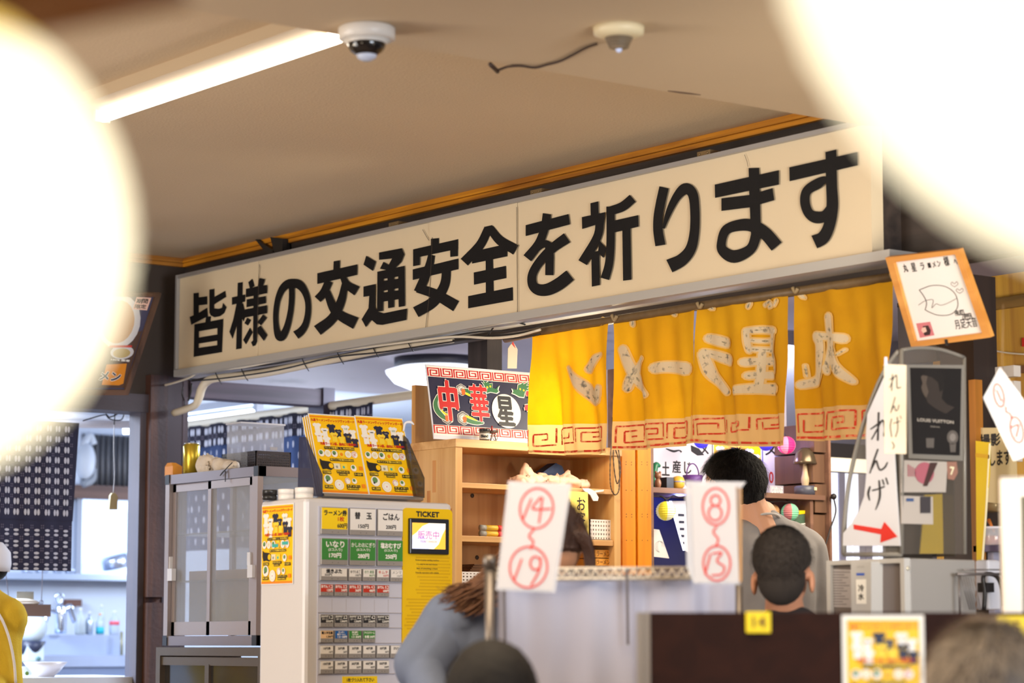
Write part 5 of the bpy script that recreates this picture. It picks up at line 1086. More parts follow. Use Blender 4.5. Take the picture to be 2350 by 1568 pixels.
t.part('rider', mat('red_rider', (150, 50, 50), .5)).tube([(a.x - .006, a.y, z + .034), (a.x - .006, a.y, z + .052)], [.004, .003], 8, 1)
# charm hanging from the beam, cables in back
t = Thing('paper_charm', 'white paper charm strip with red folded tip hanging left of the yellow cloth', 'charm'); Fq = FY(6.99)
t.part('strip', mat('charm_paper', (236, 228, 210), .6, transl=.3)).poly(Fq, [(1166, 800), (1177, 784), (1188, 802), (1186, 846), (1165, 846)], 0, True, .002); t.part('red_tip', P_RED).poly(Fq, [(1174, 790), (1177, 783), (1183, 800)], .001, True); t.part('string', P_RED).tube([Fq.hit(1177, 784), Fq.hit(1178, 700)], .001, 5, 1)
t = Thing('bead_chain', 'long dark bead chain hanging beside the shelf unit in loops', 'chain'); m_ = mat('dark_beads', (74, 56, 40), .4); Fq = FX(5.6)
Fq = FY(6.84)
for pts in ([(1426, 905), (1415, 960), (1403, 1020), (1400, 1080), (1402, 1120), (1412, 1136), (1421, 1120), (1420, 1060), (1410, 1010), (1428, 930)], [(1420, 930), (1410, 1000), (1408, 1060), (1416, 1110), (1424, 1080), (1418, 1020)]):
    b = t.part('strand', m_); q = crom([tuple(Fq.hit(*p)) for p in pts], 9)
    b.tube([tuple(p) for p in q], [.0026 if i % 2 else .0016 for i in range(len(q))], 6, 1)
t = Thing('dark_curtain_edge', 'dark brown folded cloth hanging between shelf unit and orange slats', 'curtain'); Fq = FY(6.97); b = t.own.m(mat('dark_brown_cloth', (52, 42, 38), .9))
u0, u1 = Fq.uv(1405, 1100)[0], Fq.uv(1440, 1100)[0]; b.surf(lambda i, j: Fq.pt(u0 + (u1 - u0) * i, .9 + 1.1 * j, .01 * math.sin(i * 12)), 24, 2)
# ------------------------------------------------------------------ orange slat screen
osl = mat('orange_stained_wood', (240, 158, 24), .4, grain='z', gcol=(222, 132, 14), gscale=20); Fq = FY(6.90)
t = Thing('slat_screen', 'orange stained wooden slat screen with nail heads between shelf unit and souvenir shelf', 'screen')
for x0, x1 in ((1428, 1459), (1464, 1495)):
    b = t.part('slat', osl); q = b.pbox(Fq, x0, 1010, x1, 1400, -.015, 0); b.bevel = .001
    n = t.part('nail', mat('dark_nail', (70, 50, 30), .5)); n.kind = 'stuff'
    for y in (1060, 1066, 1125, 1180, 1186, 1240):
        for fx_ in (.3, .7): n.disc(Fq, q[0] + (q[2] - q[0]) * fx_, Fq.uv(x0, y)[1], .0018, .001, seg=6)
for y in (1105, 1230): t.part('crosspiece', mat('dark_crosspiece', (90, 66, 40), .5)).pbox(Fq, 1430, y, 1492, y + 14, -.03, -.016)
# ------------------------------------------------------------------ souvenir shelf
YV = 6.95; F = FY(YV); swd = mat('souvenir_shelf_wood', (150, 112, 92), .55, grain='x', gcol=(120, 88, 72), gscale=16); swd_z = mat('souvenir_upright_wood', (120, 88, 66), .55, grain='z', gcol=(92, 66, 50), gscale=16)
x0, x1 = F.uv(1493, 1130)[0], F.uv(1907, 1130)[0]; za, zb_ = F.uv(1495, 1118)[1], F.uv(1495, 1130)[1]; DV = .24
SV = Thing('souvenir_shelf', 'brown wooden souvenir shelf lit blue inside, with small paper lanterns', 'shelf')
SV.part('shelf_board', swd).box(x0 + .014, x1 - .03, YV, YV + DV, zb_, za); SV.part('side_panel', swd).box(x0, x0 + .014, YV, YV + DV, .8, 2.2); SV.part('side_panel', swd).box(x1 - .012, x1, YV - .002, YV + DV, .8, 2.0)
for k in range(9): z = 1.0 + k * .115; SV.part('block', swd_z).box(x1 - .075, x1 - .013, YV + .01 + .01 * (k % 2), YV + DV, z, z + .108)
SV.part('divider', swd).box(F.uv(1864, 1200)[0], F.uv(1871, 1200)[0], YV + .01, YV + DV, .8, zb_)
navy = mat('navy_cloth_back', (24, 28, 84), .7, var=.3, vscale=4)  # navy stands in for the dark, blue-lit back of the lower shelf
SV.part('back_cloth', navy).box(x0, x1, YV + DV, YV + DV + .01, .8, zb_); SV.part('back_board', mat('pale_back_board', (196, 192, 214), .5)).box(x0, x1, YV + DV, YV + DV + .01, za, 2.2)
FB2 = FY(YV + DV - .004)
t = Thing('souvenir_sign', 'white panel with brush lettering at the back of the souvenir shelf, left part', 'sign'); b = t.part('panel', mat('white_panel', (226, 224, 236), .4)); b.pbox(FB2, 1500, 990, 1634, 1120, -.002, 0)
b = t.part('lettering', IK); b.text(FB2, '土', 1519, 1060, 1536, 1092, .001, .0012, True); b.text(FB2, '産', 1543, 1057, 1562, 1086, .001, .0012, True); b.text(FB2, 'じ', 1570, 1060, 1586, 1088, .001, .001, True); b.stroke(FB2, [(1528, 1030), (1545, 1036), (1558, 1034), (1564, 1038)], [2, 5, 3, 4], .001)
b.poly(FB2, [(1585, 1022), (1604, 1030), (1616, 1045), (1600, 1046), (1586, 1036)], .001, True); b.text(FB2, 'メ', 1604, 1018, 1626, 1046, .001, .001, True)
t = Thing('merch_poster_back', 'yellow merchandise poster behind the dark-haired man at the souvenir shelf', 'poster'); Fq = Frame(FB2.off(.004).hit(1640, 1210), (1, 0, 0)); W_ = Fq.uv(1748, 1210)[0]; merch_poster(t, Fq, W_, W_ * 1.42, detail=True)
t = Thing('price_panel', 'white panel with red yen characters at the back of the souvenir shelf, right part', 'sign'); b = t.part('panel', mat('white_panel', (226, 224, 236), .4)); b.pbox(FB2.off(.006), 1752, 1000, 1826, 1138, -.002, 0)
b = t.part('lettering', P_RED); Fq = FB2.off(.007); b.text(Fq, '0', 1765, 1083, 1775, 1109, 0, .0012, True); b.text(Fq, '円', 1779, 1092, 1790, 1110, 0, .0008, True); b.text(Fq, '円', 1800, 1091, 1812, 1114, 0, .0010, True); b.m(IK).text(Fq, 'メ', 1756, 1022, 1780, 1046, 0, .0016, True)
def lantern(px, py, rpx, cols, em, lb, dy=.03, tw=0):
    t = Thing('paper_lantern', lb, 'lantern', 'small round paper lanterns on the souvenir shelf'); Fq = FY(YV + dy); a = Fq.hit(px, py); r = rpx / FPX * 9.4
    b = t.part('paper', cols[0])
    seg = 24; rings = 22; P = []
    for i in range(rings + 1):
        th = math.pi * (.06 + .88 * i / rings); rr = r * math.sin(th) * (1 + (.035 if i % 2 else -.02))
        for k in range(seg): ph = 2 * math.pi * k / seg; P.append(a + V3((rr * math.cos(ph), rr * math.sin(ph), -r * .98 * math.cos(th))))
    for i in range(rings):
        for k in range(seg):
            b.m(cols[(k // 4) % len(cols)]); b.add([P[i * seg + k], P[i * seg + (k + 1) % seg], P[(i + 1) * seg + (k + 1) % seg], P[(i + 1) * seg + k]], [(0, 1, 2, 3)], True)
    w = mat('lantern_wire', (60, 60, 66), .4, metal=.5)
    t.part('top_ring', w).lathe(a + V3((0, 0, r * .96)), [(r * .2, 0), (r * .2, r * .08)], 14); t.part('cord', tb).tube([a + V3((0, 0, r)), a + V3((-.004, .01, r * 1.35)), a + V3((-.012, .02, r * 1.5))], .0016, 5)
PL_Y = mat('lantern_lemon', (244, 238, 200), .6, emit=.42, ecol=(246, 240, 190)); PL_Y2 = mat('lantern_yellow', (240, 220, 60), .6, emit=.40, ecol=(240, 224, 70)); PL_P = mat('lantern_pink', (236, 40, 120), .6, emit=.50, ecol=(240, 40, 130)); PL_P2 = mat('lantern_pale_pink', (250, 150, 190), .6, emit=.45)
PL_G = mat('lantern_green', (130, 200, 160), .6, emit=.22, ecol=(120, 220, 170)); PL_R = mat('lantern_rose', (196, 120, 120), .6, emit=.1); PL_O = mat('lantern_orange', (214, 160, 110), .6, emit=.12); PL_V = mat('lantern_violet', (60, 50, 210), .6, emit=.6, ecol=(70, 60, 240))
lantern(1528, 1173, 22, [PL_Y, PL_Y2], 1, 'yellow and white striped paper lantern under the left shelf board'); lantern(1805, 1022, 21, [PL_P, PL_P2], 1, 'bright pink paper lantern just below the hanging yellow cloth', .06); lantern(1813, 1176, 21, [PL_G, PL_R], 1, 'green and rose striped paper lantern under the right shelf board')
lantern(1773, 1174, 17, [PL_O, PL_O, PL_R], 1, 'dim orange paper lantern left of the green striped one', .08); lantern(1758, 1018, 18, [PL_V], 1, 'violet-blue glowing paper lantern above the shelf, mostly behind the yellow cloth', .1); lantern(1610, 1012, 18, [PL_V], 1, 'violet-blue paper lantern left of the dark-haired man', .1)
t = Thing('lantern_string', 'dark string light cable hooked under the souvenir shelf board', 'cable'); t.own.m(tb).tube([FY(YV + .02).hit(*q) for q in ((1497, 1140), (1515, 1138), (1530, 1146), (1545, 1138), (1560, 1142), (1580, 1138))], .0024, 6)
t.own.tube([FY(YV + .02).hit(*q) for q in ((1752, 1150), (1768, 1152), (1790, 1150), (1806, 1152), (1830, 1150))], .0024, 6)
# small things on the upper board
def svz(px, dy=.05): return FY(YV + dy).hit(px, 1120)
def onb(px, dy=.05): a = svz(px, dy); return V3((a.x, a.y, za))
k9 = 9.4 / FPX
t = Thing('bear_figurine', 'tiny brown bear figurine at the left end of the souvenir shelf', 'figurine'); a = onb(1510); bm = mat('brown_ceramic', (158, 112, 84), .3)
t.part('body', bm).ball(a + V3((0, 0, .018)), (.013, .012, .02), 14, 8); t.part('head', bm).ball(a + V3((0, 0, .046)), (.014, .012, .013), 14, 8)
for s_ in (-1, 1): t.part('ear', bm).ball(a + V3((s_ * .01, 0, .058)), .005, 8, 6)
t.part('muzzle', mat('pale_muzzle', (220, 200, 190), .3)).ball(a + V3((.006, -.01, .043)), .005, 8, 6)
t = Thing('green_figurine', 'green ceramic leaf-shaped ornament behind the tiny bear', 'ornament'); a = onb(1500, .12); t.own.m(mat('green_ceramic', (40, 120, 80), .3)).tube([a, a + V3((0, 0, .05)), a + V3((.01, 0, .09)), a + V3((.03, 0, .088))], [.018, .014, .012, .006], 10)
t = Thing('dark_box', 'small black box between the bear and the yellow bowl', 'box'); a = onb(1530, .06); b = t.own.m(mat('black_card', (30, 32, 40), .4)); b.box(a.x - .018, a.x + .018, a.y - .02, a.y + .02, za, za + .042); b.bevel = .002
t = Thing('yellow_bowl', 'small round yellow lidded bowl on the souvenir shelf beside the black box', 'bowl'); a = onb(1556, .06); t.part('bowl', mat('yellow_glaze', (210, 166, 60), .3)).lathe(a, [(.012, 0), (.024, .012), (.027, .028), (.02, .044), (.006, .05)], 20); t.part('rim_band', mat('blue_grey_band', (140, 140, 180), .3)).lathe(a + V3((0, 0, .026)), [(.0275, 0), (.0275, .004)], 20)
t = Thing('purple_basket', 'small purple woven basket with a thin handle beside the yellow bowl', 'basket'); a = onb(1590, .08); pm = mat('purple_weave', (84, 44, 110), .5, bump=.5)
t.part('body', pm).lathe(a + V3((0, 0, .012)), [(.02, 0), (.035, .02), (.038, .045)], 18); t.part('handle', pm).tube([a + V3((.03 * math.cos(q), 0, .055 + .045 * math.sin(q))) for q in [i * math.pi / 8 for i in range(9)]], .0025, 6)
t.part('foot', pm).lathe(a, [(.022, 0), (.02, .013)], 16)
t = Thing('table_lamp', 'small lamp with brown metal shade at the right end of the souvenir shelf', 'lamp'); a = onb(1848, .05); 
t.part('base', mat('grey_lamp_base', (84, 88, 104), .35)).lathe(a, [(.042, 0), (.042, .032), (.036, .036)], 24); t.part('stem', mat('cream_stem', (206, 186, 150), .4)).tube([a + V3((0, 0, .034)), a + V3((0, 0, .06)), a + V3((0, 0, .085)), a + V3((0, 0, .13))], [.012, .016, .011, .006], 12)
t.part('shade', mat('bronze_shade', (118, 104, 84), .25, metal=.6)).lathe(a + V3((0, 0, .12)), [(.046, 0), (.044, .01), (.034, .045), (.014, .062)], 28)
t.part('tag', mat('cream_tag', (226, 214, 176), .4)).fbox(FY(a.y - .043), a.x + .004, za + .018, a.x + .018, za + .03, 0, .002)
t = Thing('wordmark_stand', 'white lettered acrylic stand on the souvenir shelf in front of the price panel', 'stand'); a = onb(1782, .05); Fq = FY(a.y); b = t.part('base', mat('acrylic_white', (206, 206, 222), .2, alpha=.6)); b.box(a.x - .035, a.x + .036, a.y, a.y + .01, za, za + .032); b = t.part('lettering', P_WHITE); b.text(Fq, 'じばいぶ', a.x - .026, za + .004, a.x + .03, za + .027, .001, .0006)
# lower things
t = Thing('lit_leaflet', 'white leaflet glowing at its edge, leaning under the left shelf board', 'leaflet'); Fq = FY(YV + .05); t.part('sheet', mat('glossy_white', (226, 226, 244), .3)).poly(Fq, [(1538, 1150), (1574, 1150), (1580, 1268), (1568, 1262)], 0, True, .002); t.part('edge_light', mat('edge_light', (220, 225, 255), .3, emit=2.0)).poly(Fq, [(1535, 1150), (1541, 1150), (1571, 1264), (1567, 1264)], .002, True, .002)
b = t.part('print', P_NAVY); 
for i in range(5): b.rect(Fq, *Fq.uv(1556 + i * 2, 1180 + i * 16 + 5), *Fq.uv(1570, 1180 + i * 16), .0006)
t = Thing('sketch_card', 'white card with a fine line drawing, leaning at the lower left of the souvenir shelf', 'card'); Fq = FY(YV + .09); t.part('sheet', P_WHITE).poly(Fq, [(1497, 1214), (1513, 1216), (1536, 1282), (1500, 1278)], 0, True, .002); b = t.part('drawing', P_GREY)
for q in (.2, .5, .8): u, v = Fq.uv(1514, 1255); b.ring(Fq, u, v, .022 * q + .006, .0008, .0005, ry=.02, seg=18, a0=0, a1=4.6)
t = Thing('snack_bag', 'green and yellow snack bag with a white price label under the souvenir shelf', 'bag'); Fq = FY(YV + .04); b = t.part('bag', mat('green_bag', (88, 116, 96), .3, var=.3, vscale=40)); b.poly(Fq, [(1822, 1180), (1862, 1176), (1860, 1190), (1858, 1240), (1822, 1236), (1820, 1192)], 0, True, .03); t.part('yellow_band', CY_).poly(Fq, [(1824, 1172), (1848, 1172), (1860, 1178), (1822, 1182)], .002, True, .02); t.part('yellow_foot', CY_).poly(Fq, [(1846, 1208), (1857, 1206), (1857, 1232), (1846, 1228)], .002, True)
b = t.part('price_label', P_WHITE); b.poly(Fq, [(1826, 1204), (1852, 1200), (1852, 1213), (1826, 1216)], .003, True); b.m(IK).text(Fq, '330円', 1830, 1203, 1851, 1213, .004, .0004, True)
lamp('souvenir_blue_glow', 'POINT', tuple(FY(YV + .12).hit(1560, 1150)), .9, (.25, .3, 1.0), radius=.02); lamp('souvenir_violet_glow', 'POINT', tuple(FY(YV + .14).hit(1760, 1030)), .8, (.35, .35, 1.0), radius=.02); lamp('souvenir_shelf_white', 'POINT', tuple(FY(YV - .1).hit(1640, 1080)), 1.2, (.85, .85, 1.0), radius=.06)
lamp('shelf_corner_light', 'POINT', (5.36, 6.62, 1.96), 8, (1.0, .86, .62), radius=.05)
# window right of the souvenir shelf
Fw = FY(7.6); t = struct('window_2'); bl = mat('daylight_blind', (226, 232, 246), .5, emit=1.1, ecol=(232, 238, 255))
u0, u1 = Fw.uv(1895, 1200)[0], Fw.uv(2075, 1200)[0]; v0, v1, v2 = Fw.uv(1910, 1292)[1], Fw.uv(1910, 1085)[1], Fw.uv(1910, 1050)[1]
t.part('lit_header', mat('lit_header', (255, 244, 220), .5, emit=1.2, ecol=(255, 240, 205))).fbox(Fw, u0, v1 + .008, u1, v2, -.02, 0); t.part('header_trim', mat('dark_header', (66, 62, 62), .5)).fbox(Fw, u0, v2, u1, v2 + .06, -.02, .01)
for i in range(12):
    du_ = (u1 - u0) / 12; t.part('blind_slat', bl if i not in (2, 5, 6, 9) else mat('blind_slat_grey', (150, 150, 172), .5)).fbox(Fw, u0 + i * du_, v0, u0 + (i + .9) * du_, v1, -.005, 0 if i % 2 else .004)
t.part('sill', mat('pale_sill', (206, 200, 206), .5)).fbox(Fw, u0, v0 - .03, u1, v0, -.03, .03)
t = Thing('power_cord', 'black cord hanging from a plug on the brown block column beside the window', 'cord'); Fq = FY(YV - .02); t.part('plug', tb).ball(Fq.hit(1913, 1140), .012, 10, 6); t.part('cord', tb).tube([Fq.hit(*q) for q in ((1913, 1142), (1918, 1175), (1905, 1215), (1893, 1255), (1882, 1262))], .003, 6)
# interior wall behind everything on the right
w = struct('wall_shop_end', mat('shop_end_wall', (104, 100, 112), .7, var=.05)); w.own.box(XW + .2, 9.0, 7.7, 7.76, 0, 1.5); w.own.box(7.2, 9.0, 7.7, 7.76, 0, ZB)
# ------------------------------------------------------------------ right wall, posters, water dispenser
ply = mat('yellow_plywood', (255, 208, 84), .5, grain='z', gcol=(186, 138, 62), gscale=10, var=.08)
XP = 5.9; FP_ = FX(XP)
w = struct('wall_ply', ply)
for i, (a, b_) in enumerate(((2140, 2257), (2258.5, 2420), (2422, 2560))):
    w.part('ply_panel', ply).box(XP, XP + .02, -FP_.uv(b_, 780)[0], -FP_.uv(a, 780)[0], .0, FP_.uv(2240, 640)[1])
w.part('rail', mat('brown_rail', (120, 84, 60), .5)).pbox(FP_.off(.01), 2300, 846, 2500, 862, 0, .015)
w.part('head_rail', mat('ply_rail', (176, 136, 74), .5, grain='y')).pbox(FP_.off(.01), 2215, 697, 2500, 722, 0, .015)
w.part('red_notice', P_RED).pbox(FP_.off(.01), 2346, 776, 2420, 796, 0, .002)
Fg = FX(5.62); t = Thing('grey_blue_board', 'blue-grey painted board beside the right end of the yellow cloth', 'board'); t.own.m(mat('blue_grey_paint', (104, 108, 124), .5)).pbox(Fg, 2061, 700, 2148, 838, -.02, 0); t.part('trim', mat('dark_trim', (62, 58, 64), .5)).pbox(Fg.off(.003), 2061, 696, 2148, 706, -.01, .004)
Fg = FX(5.50); t = Thing('dark_post_right', 'dark brown post behind the acrylic case, beneath the signed board', 'post'); t.own.m(mat('dark_brown_post', (56, 42, 36), .55, grain='z', gcol=(40, 30, 28))).pbox(Fg, 2162, 640, 2240, 1500, -.1, 0)
Fg = FX(5.40); t = Thing('orange_door_edge', 'narrow orange wooden door edge beside the dark post', 'trim'); t.own.m(mat('orange_edge', (190, 122, 44), .4, grain='z')).pbox(Fg, 2228, 872, 2243, 1400, -.03, 0)
Fg = FX(5.6); t = Thing('white_frame_mirror', 'white framed dark opening with a curved white tube, right of the dark post', 'mirror')
t.part('frame', mat('white_paint', (216, 206, 196), .5)).pbox(Fg, 2232, 850, 2332, 875, -.02, .01); t.part('glass', mat('dark_mirror', (40, 40, 54), .1)).pbox(Fg, 2236, 875, 2300, 1010, -.02, 0)
t.part('frame', mat('white_paint', (216, 206, 196), .5)).pbox(Fg, 2326, 875, 2334, 1060, -.02, .01)
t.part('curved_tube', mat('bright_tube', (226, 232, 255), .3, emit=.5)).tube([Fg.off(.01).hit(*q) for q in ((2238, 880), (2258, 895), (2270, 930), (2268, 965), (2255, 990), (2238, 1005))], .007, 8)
Fg = FX(5.42); t = Thing('photo_notice', 'tan handwritten notice sheet partly hidden by the tilted card 1-7', 'notice'); t.part('sheet', mat('tan_notice', (196, 178, 136), .6)).poly(Fg, [(2236, 982), (2330, 982), (2334, 1160), (2238, 1150)], 0, True, .003)
b = t.part('lettering', IK); b.text(Fg, '撮影', 2250, 998, 2296, 1022, .001, .0012, True); b.text(Fg, 'します', 2272, 1036, 2320, 1066, .001, .0012, True)
t = Thing('yellow_banner_strip', 'faded yellow plastic strip hanging beside the orange door edge', 'strip'); Fg = FX(5.36); t.own.m(mat('faded_yellow_plastic', (226, 190, 20), .4, var=.12, vscale=8)).poly(Fg, [(2239, 1012), (2272, 1016), (2270, 1090), (2262, 1180), (2254, 1290), (2241, 1286)], 0, True, .004); t.part('edge', mat('pale_yellow_edge', (250, 240, 200), .4)).poly(Fg, [(2270, 1018), (2273, 1018), (2264, 1180), (2256, 1288), (2253, 1288), (2261, 1180)], .001, True, .003); t.part('fold', mat('yellow_fold', (210, 160, 20), .4)).poly(Fg, [(2239, 1040), (2271, 1044), (2271, 1053), (2239, 1049)], .001, True)
Fg = FX(5.44); t = Thing('cling_film_roll', 'roll wrapped in grey-gold film beside the tan notice', 'roll'); t.own.m(mat('gold_film', (150, 134, 100), .25, metal=.4)).tube([Fg.hit(2262, 1162), Fg.hit(2320, 1158)], .02, 14, 1)
t = Thing('spice_jar', 'small clear jar with orange contents and wooden spoon on the dark shelf at right', 'jar'); a = Fg.hit(2282, 1253); t.part('jar', mat('jar_clear', (206, 206, 214), .1, alpha=.5)).lathe(a, [(.028, 0), (.03, .004), (.03, .045), (.027, .05)], 20); t.part('contents', mat('orange_contents', (206, 110, 40), .5)).lathe(a + V3((0, 0, .002)), [(.027, 0), (.027, .026)], 20); t.part('spoon', mat('spoon_wood', (190, 110, 50), .5)).tube([a + V3((0, .0, .04)), a + V3((0, .02, .075))], [.003, .006], 8, 1); t.part('lid', mat('pale_lid', (214, 210, 220), .3)).lathe(a + V3((0, 0, .048)), [(.03, 0), (.03, .006)], 20)
t = Thing('dark_rack_right', 'dark purple-grey shelf with uprights below the spice jar', 'shelf'); m_ = mat('purple_grey_shelf', (92, 84, 112), .5); t.part('board', m_).pbox(Fg, 2256, 1254, 2350, 1268, -.15, .04); t.part('upright', mat('pale_upright', (160, 158, 178), .5)).pbox(Fg, 2268, 1268, 2282, 1420, -.03, 0); t.part('board', mat('tan_shelf_board', (190, 160, 120), .5)).pbox(Fg.off(.05), 2262, 1332, 2350, 1342, -.15, .04); t.part('upright', mat('grey_lilac_upright', (126, 124, 150), .5)).pbox(Fg, 2292, 1268, 2330, 1420, -.05, -.02)
t = Thing('wall_cable', 'thin white cable running over the yellow plywood wall', 'cable'); t.own.m(mat('white_cable', (216, 206, 188), .4)).tube([FP_.off(.02).hit(*q) for q in ((2246, 782), (2256, 796), (2275, 803), (2310, 810), (2360, 814))], .003, 6)
# signed board
Fb = Frame(D(2097, 795, 7.05), (0, -1, 0), (-.36, 0, 1))
t = Thing('signed_board', 'white autograph card with pen drawing in a tilted light wooden frame', 'signed card')
fm = mat('light_wood_frame', (222, 160, 84), .4, grain='y', gcol=(200, 134, 60)); O_ = [(2038, 589), (2207, 570), (2279, 772), (2098, 796)]; I_ = [(2057, 600), (2198, 582), (2260, 762), (2106, 782)]
for i in range(4): t.part('frame_rail', fm).poly(Fb, [O_[i], O_[(i + 1) % 4], I_[(i + 1) % 4], I_[i]], .012, True, .018)
t.part('card', mat('autograph_card', (232, 226, 224), .5)).poly(Fb, I_, .002, True, .004)
b = t.part('lettering', IK)
def sk(F, b, ch, x0, y0, x1, y1, bold=.0006): b.text(F, ch, x0, y0, x1, y1, .003, bold, True)
for ch, x, y, s in (('丸', 2079, 614, 15), ('星', 2098, 612, 16), ('ラ', 2118, 610, 13), ('ー', 2134, 608, 10), ('メ', 2145, 606, 11), ('ン', 2156, 604, 11), ('様', 2173, 598, 18), ('へ', 2194, 600, 10)): sk(Fb, b, ch, x - s * .45, y - s * .5, x + s * .5, y + s * .6, .0005)
def ell(cx, cy, rx, ry, a0=0, a1=360, n=20, tilt=0):
    c_, s_ = math.cos(math.radians(tilt)), math.sin(math.radians(tilt)); P = []
    for i in range(n + 1):
        a = math.radians(a0 + (a1 - a0) * i / n); x, y = rx * math.cos(a), ry * math.sin(a); P.append((cx + x * c_ - y * s_, cy + x * s_ + y * c_))
    return P
b.stroke(Fb, [(2111, 665), (2140, 655), (2170, 657), (2192, 672), (2200, 695), (2195, 712), (2180, 722), (2155, 723), (2135, 716), (2124, 710)], 1.5, .003); b.stroke(Fb, [(2111, 665), (2122, 680), (2128, 695), (2125, 710)], 1.5, .003)
b.stroke(Fb, [(2109, 700), (2125, 690), (2143, 688), (2140, 706), (2150, 697), (2160, 700), (2175, 696), (2198, 684)], 1.0, .003)
for x, y in ((2192, 652), (2204, 667)): b.stroke(Fb, [(x, y + 6), (x - 8, y), (x - 5, y - 5), (x, y - 1), (x + 5, y - 6), (x + 8, y), (x, y + 6)], .9, .003)
sk(Fb, b, 'FRUITS', 2192, 713, 2216, 722, .0004); sk(Fb, b, 'ZIPPER', 2207, 721, 2234, 730, .0003); sk(Fb, b, '月足天音', 2190, 734, 2246, 749, .0003)
ph = t.part('small_photo', mat('pink_photo', (206, 120, 128), .4)); ph.poly(Fb, [(2104, 742), (2136, 738), (2146, 769), (2113, 775)], .003, True)
ph.m(mat('photo_dark', (60, 36, 40), .4)).poly(Fb, [(2120, 748), (2132, 746), (2138, 758), (2136, 768), (2124, 770), (2118, 758)], .0034, True); ph.m(mat('photo_skin', (232, 190, 176), .4)).poly(Fb, [(2118, 752), (2126, 750), (2129, 760), (2121, 764), (2116, 758)], .0038, True)
t.part('holder', mat('black_holder', (40, 36, 36), .4)).poly(Fb, [(2176, 776), (2181, 776), (2183, 790), (2178, 790)], .016, True, .006)
# wall poster at the far left
Fb = Frame(D(292, 900, 9.9), (1, 0, 0), (0, -.38, 1))
t = Thing('ramen_poster', 'framed ramen poster with a noodle bowl photo leaning off the dark wall at left', 'poster'); fm2 = mat('dark_frame_wood', (104, 76, 58), .4, grain='z')
O_ = [(205, 668), (367, 672), (291, 905), (130, 905)]; I_ = [(215, 678), (352, 680), (284, 893), (150, 893)]
for i in range(4): t.part('frame_rail', fm2).poly(Fb, [O_[i], O_[(i + 1) % 4], I_[(i + 1) % 4], I_[i]], .014, True, .02)
t.part('sheet', mat('poster_navy', (70, 72, 100), .3, coat=.4)).poly(Fb, I_, .003, True, .003)
b = t.part('print', mat('poster_brown', (84, 62, 52), .4)); e = .0035
b.poly(Fb, [(322, 760), (326, 757), (300, 838), (288, 890), (150, 890), (190, 780)], e, True)
cx_, cy_ = 272, 738; b.m(mat('bowl_white', (206, 206, 212), .3)).poly(Fb, ell(cx_, cy_, 49, 62, tilt=12), e + .0003, True); b.m(mat('broth', (196, 150, 104), .3)).poly(Fb, ell(cx_ - 3, cy_, 38, 50, tilt=12), e + .0006, True)
b.m(mat('bowl_white', (206, 206, 212), .3)).poly(Fb, ell(279, 808, 27, 16, tilt=-4), e + .0004, True); b.m(mat('noodle', (190, 168, 110), .5)).poly(Fb, ell(278, 810, 20, 11, tilt=-4), e + .0008, True)
b.m(P_RED).poly(Fb, [(250, 792), (302, 792), (301, 797), (249, 797)], e + .001, True)
b.m(mat('bill_orange', (222, 140, 30), .4)).poly(Fb, [(243, 836), (290, 834), (282, 880), (272, 884), (232, 883)], e + .0005, True)
b.m(mat('pink_label', (236, 196, 180), .4)).poly(Fb, [(312, 681), (346, 683), (336, 712), (303, 709)], e + .001, True)
b.m(IK); b.text(Fb, '期', 313, 685, 324, 696, e + .0014, .0005, True); b.text(Fb, '間', 326, 685, 337, 696, e + .0014, .0005, True); b.text(Fb, '限', 309, 698, 320, 708, e + .0014, .0005, True); b.text(Fb, '定', 322, 698, 333, 708, e + .0014, .0005, True)
for m_, bo in ((P_WHITE, .0042), (P_NAVY, .0018)): b.m(m_).text(Fb, 'メン', 230, 852, 273, 874, e + .0010 + (0 if bo > .003 else .0004), bo, True)
b.m(P_WHITE).text(Fb, '100% 国産', 254, 822, 296, 830, e + .001, .0004, True)
# ------------------------------------------------------------------ water dispenser with the acrylic case
XD = 4.71; FD = FX(XD); c0 = FD.hit(2075, 1300); YD = c0.y; FE = FY(YD); ydl = -FD.uv(1897, 1340)[0]; xdr = FE.uv(2240, 1340)[0]; zd = FD.uv(2075, 1281)[1]
gw = mat('dispenser_light_grey', (186, 185, 184), .4); gp = mat('dispenser_grey', (146, 143, 141), .45); zr5 = lambda x, y: (1850 + x / 2.76, 1000 + y / 2.76)
DS = Thing('water_dispenser', 'grey cold water dispenser with a white label reading cold water', 'water dispenser')
b = DS.part('cabinet', gp); b.box(XD + .02, xdr, YD, ydl, .8, zd); b.bevel = .004
b = DS.part('front_frame', gw); b.box(XD, XD + .02, YD, ydl, zd - .012, zd); b.box(XD, XD + .02, YD, YD + .014, .8, zd - .012); b.box(XD, XD + .02, ydl - .014, ydl, .8, zd - .012)
b = DS.part('front_panel', mat('dispenser_dark', (112, 104, 104), .25, coat=.3)); b.box(XD + .012, XD + .02, YD + .014, ydl - .014, .8, zd - .012)
b = DS.part('notice', mat('grey_notice', (178, 174, 178), .4)); q = b.poly(FX(XD + .011), [zr5(*p) for p in ((158, 845), (288, 850), (288, 1090), (158, 1085))], 0, True)
b.m(mat('grey_print', (110, 106, 110), .5))
for i in range(13): y = 862 + i * 17; b.poly(FX(XD + .0105), [zr5(*p) for p in ((165, y), (280 - (i * 37) % 60, y + 1), (280 - (i * 37) % 60, y + 6), (165, y + 5))], 0, True)
b = DS.part('tap_column', gw); b.poly(FX(XD - .03), [zr5(*p) for p in ((283, 797), (412, 797), (412, 1160), (287, 1160))], 0, True, .045); b.bevel = .002
b = DS.part('column_side', mat('dispenser_mid', (180, 176, 172), .4)); b.poly(FX(XD - .006), [zr5(*p) for p in ((405, 800), (438, 795), (443, 1160), (408, 1160))], 0, True, .02)
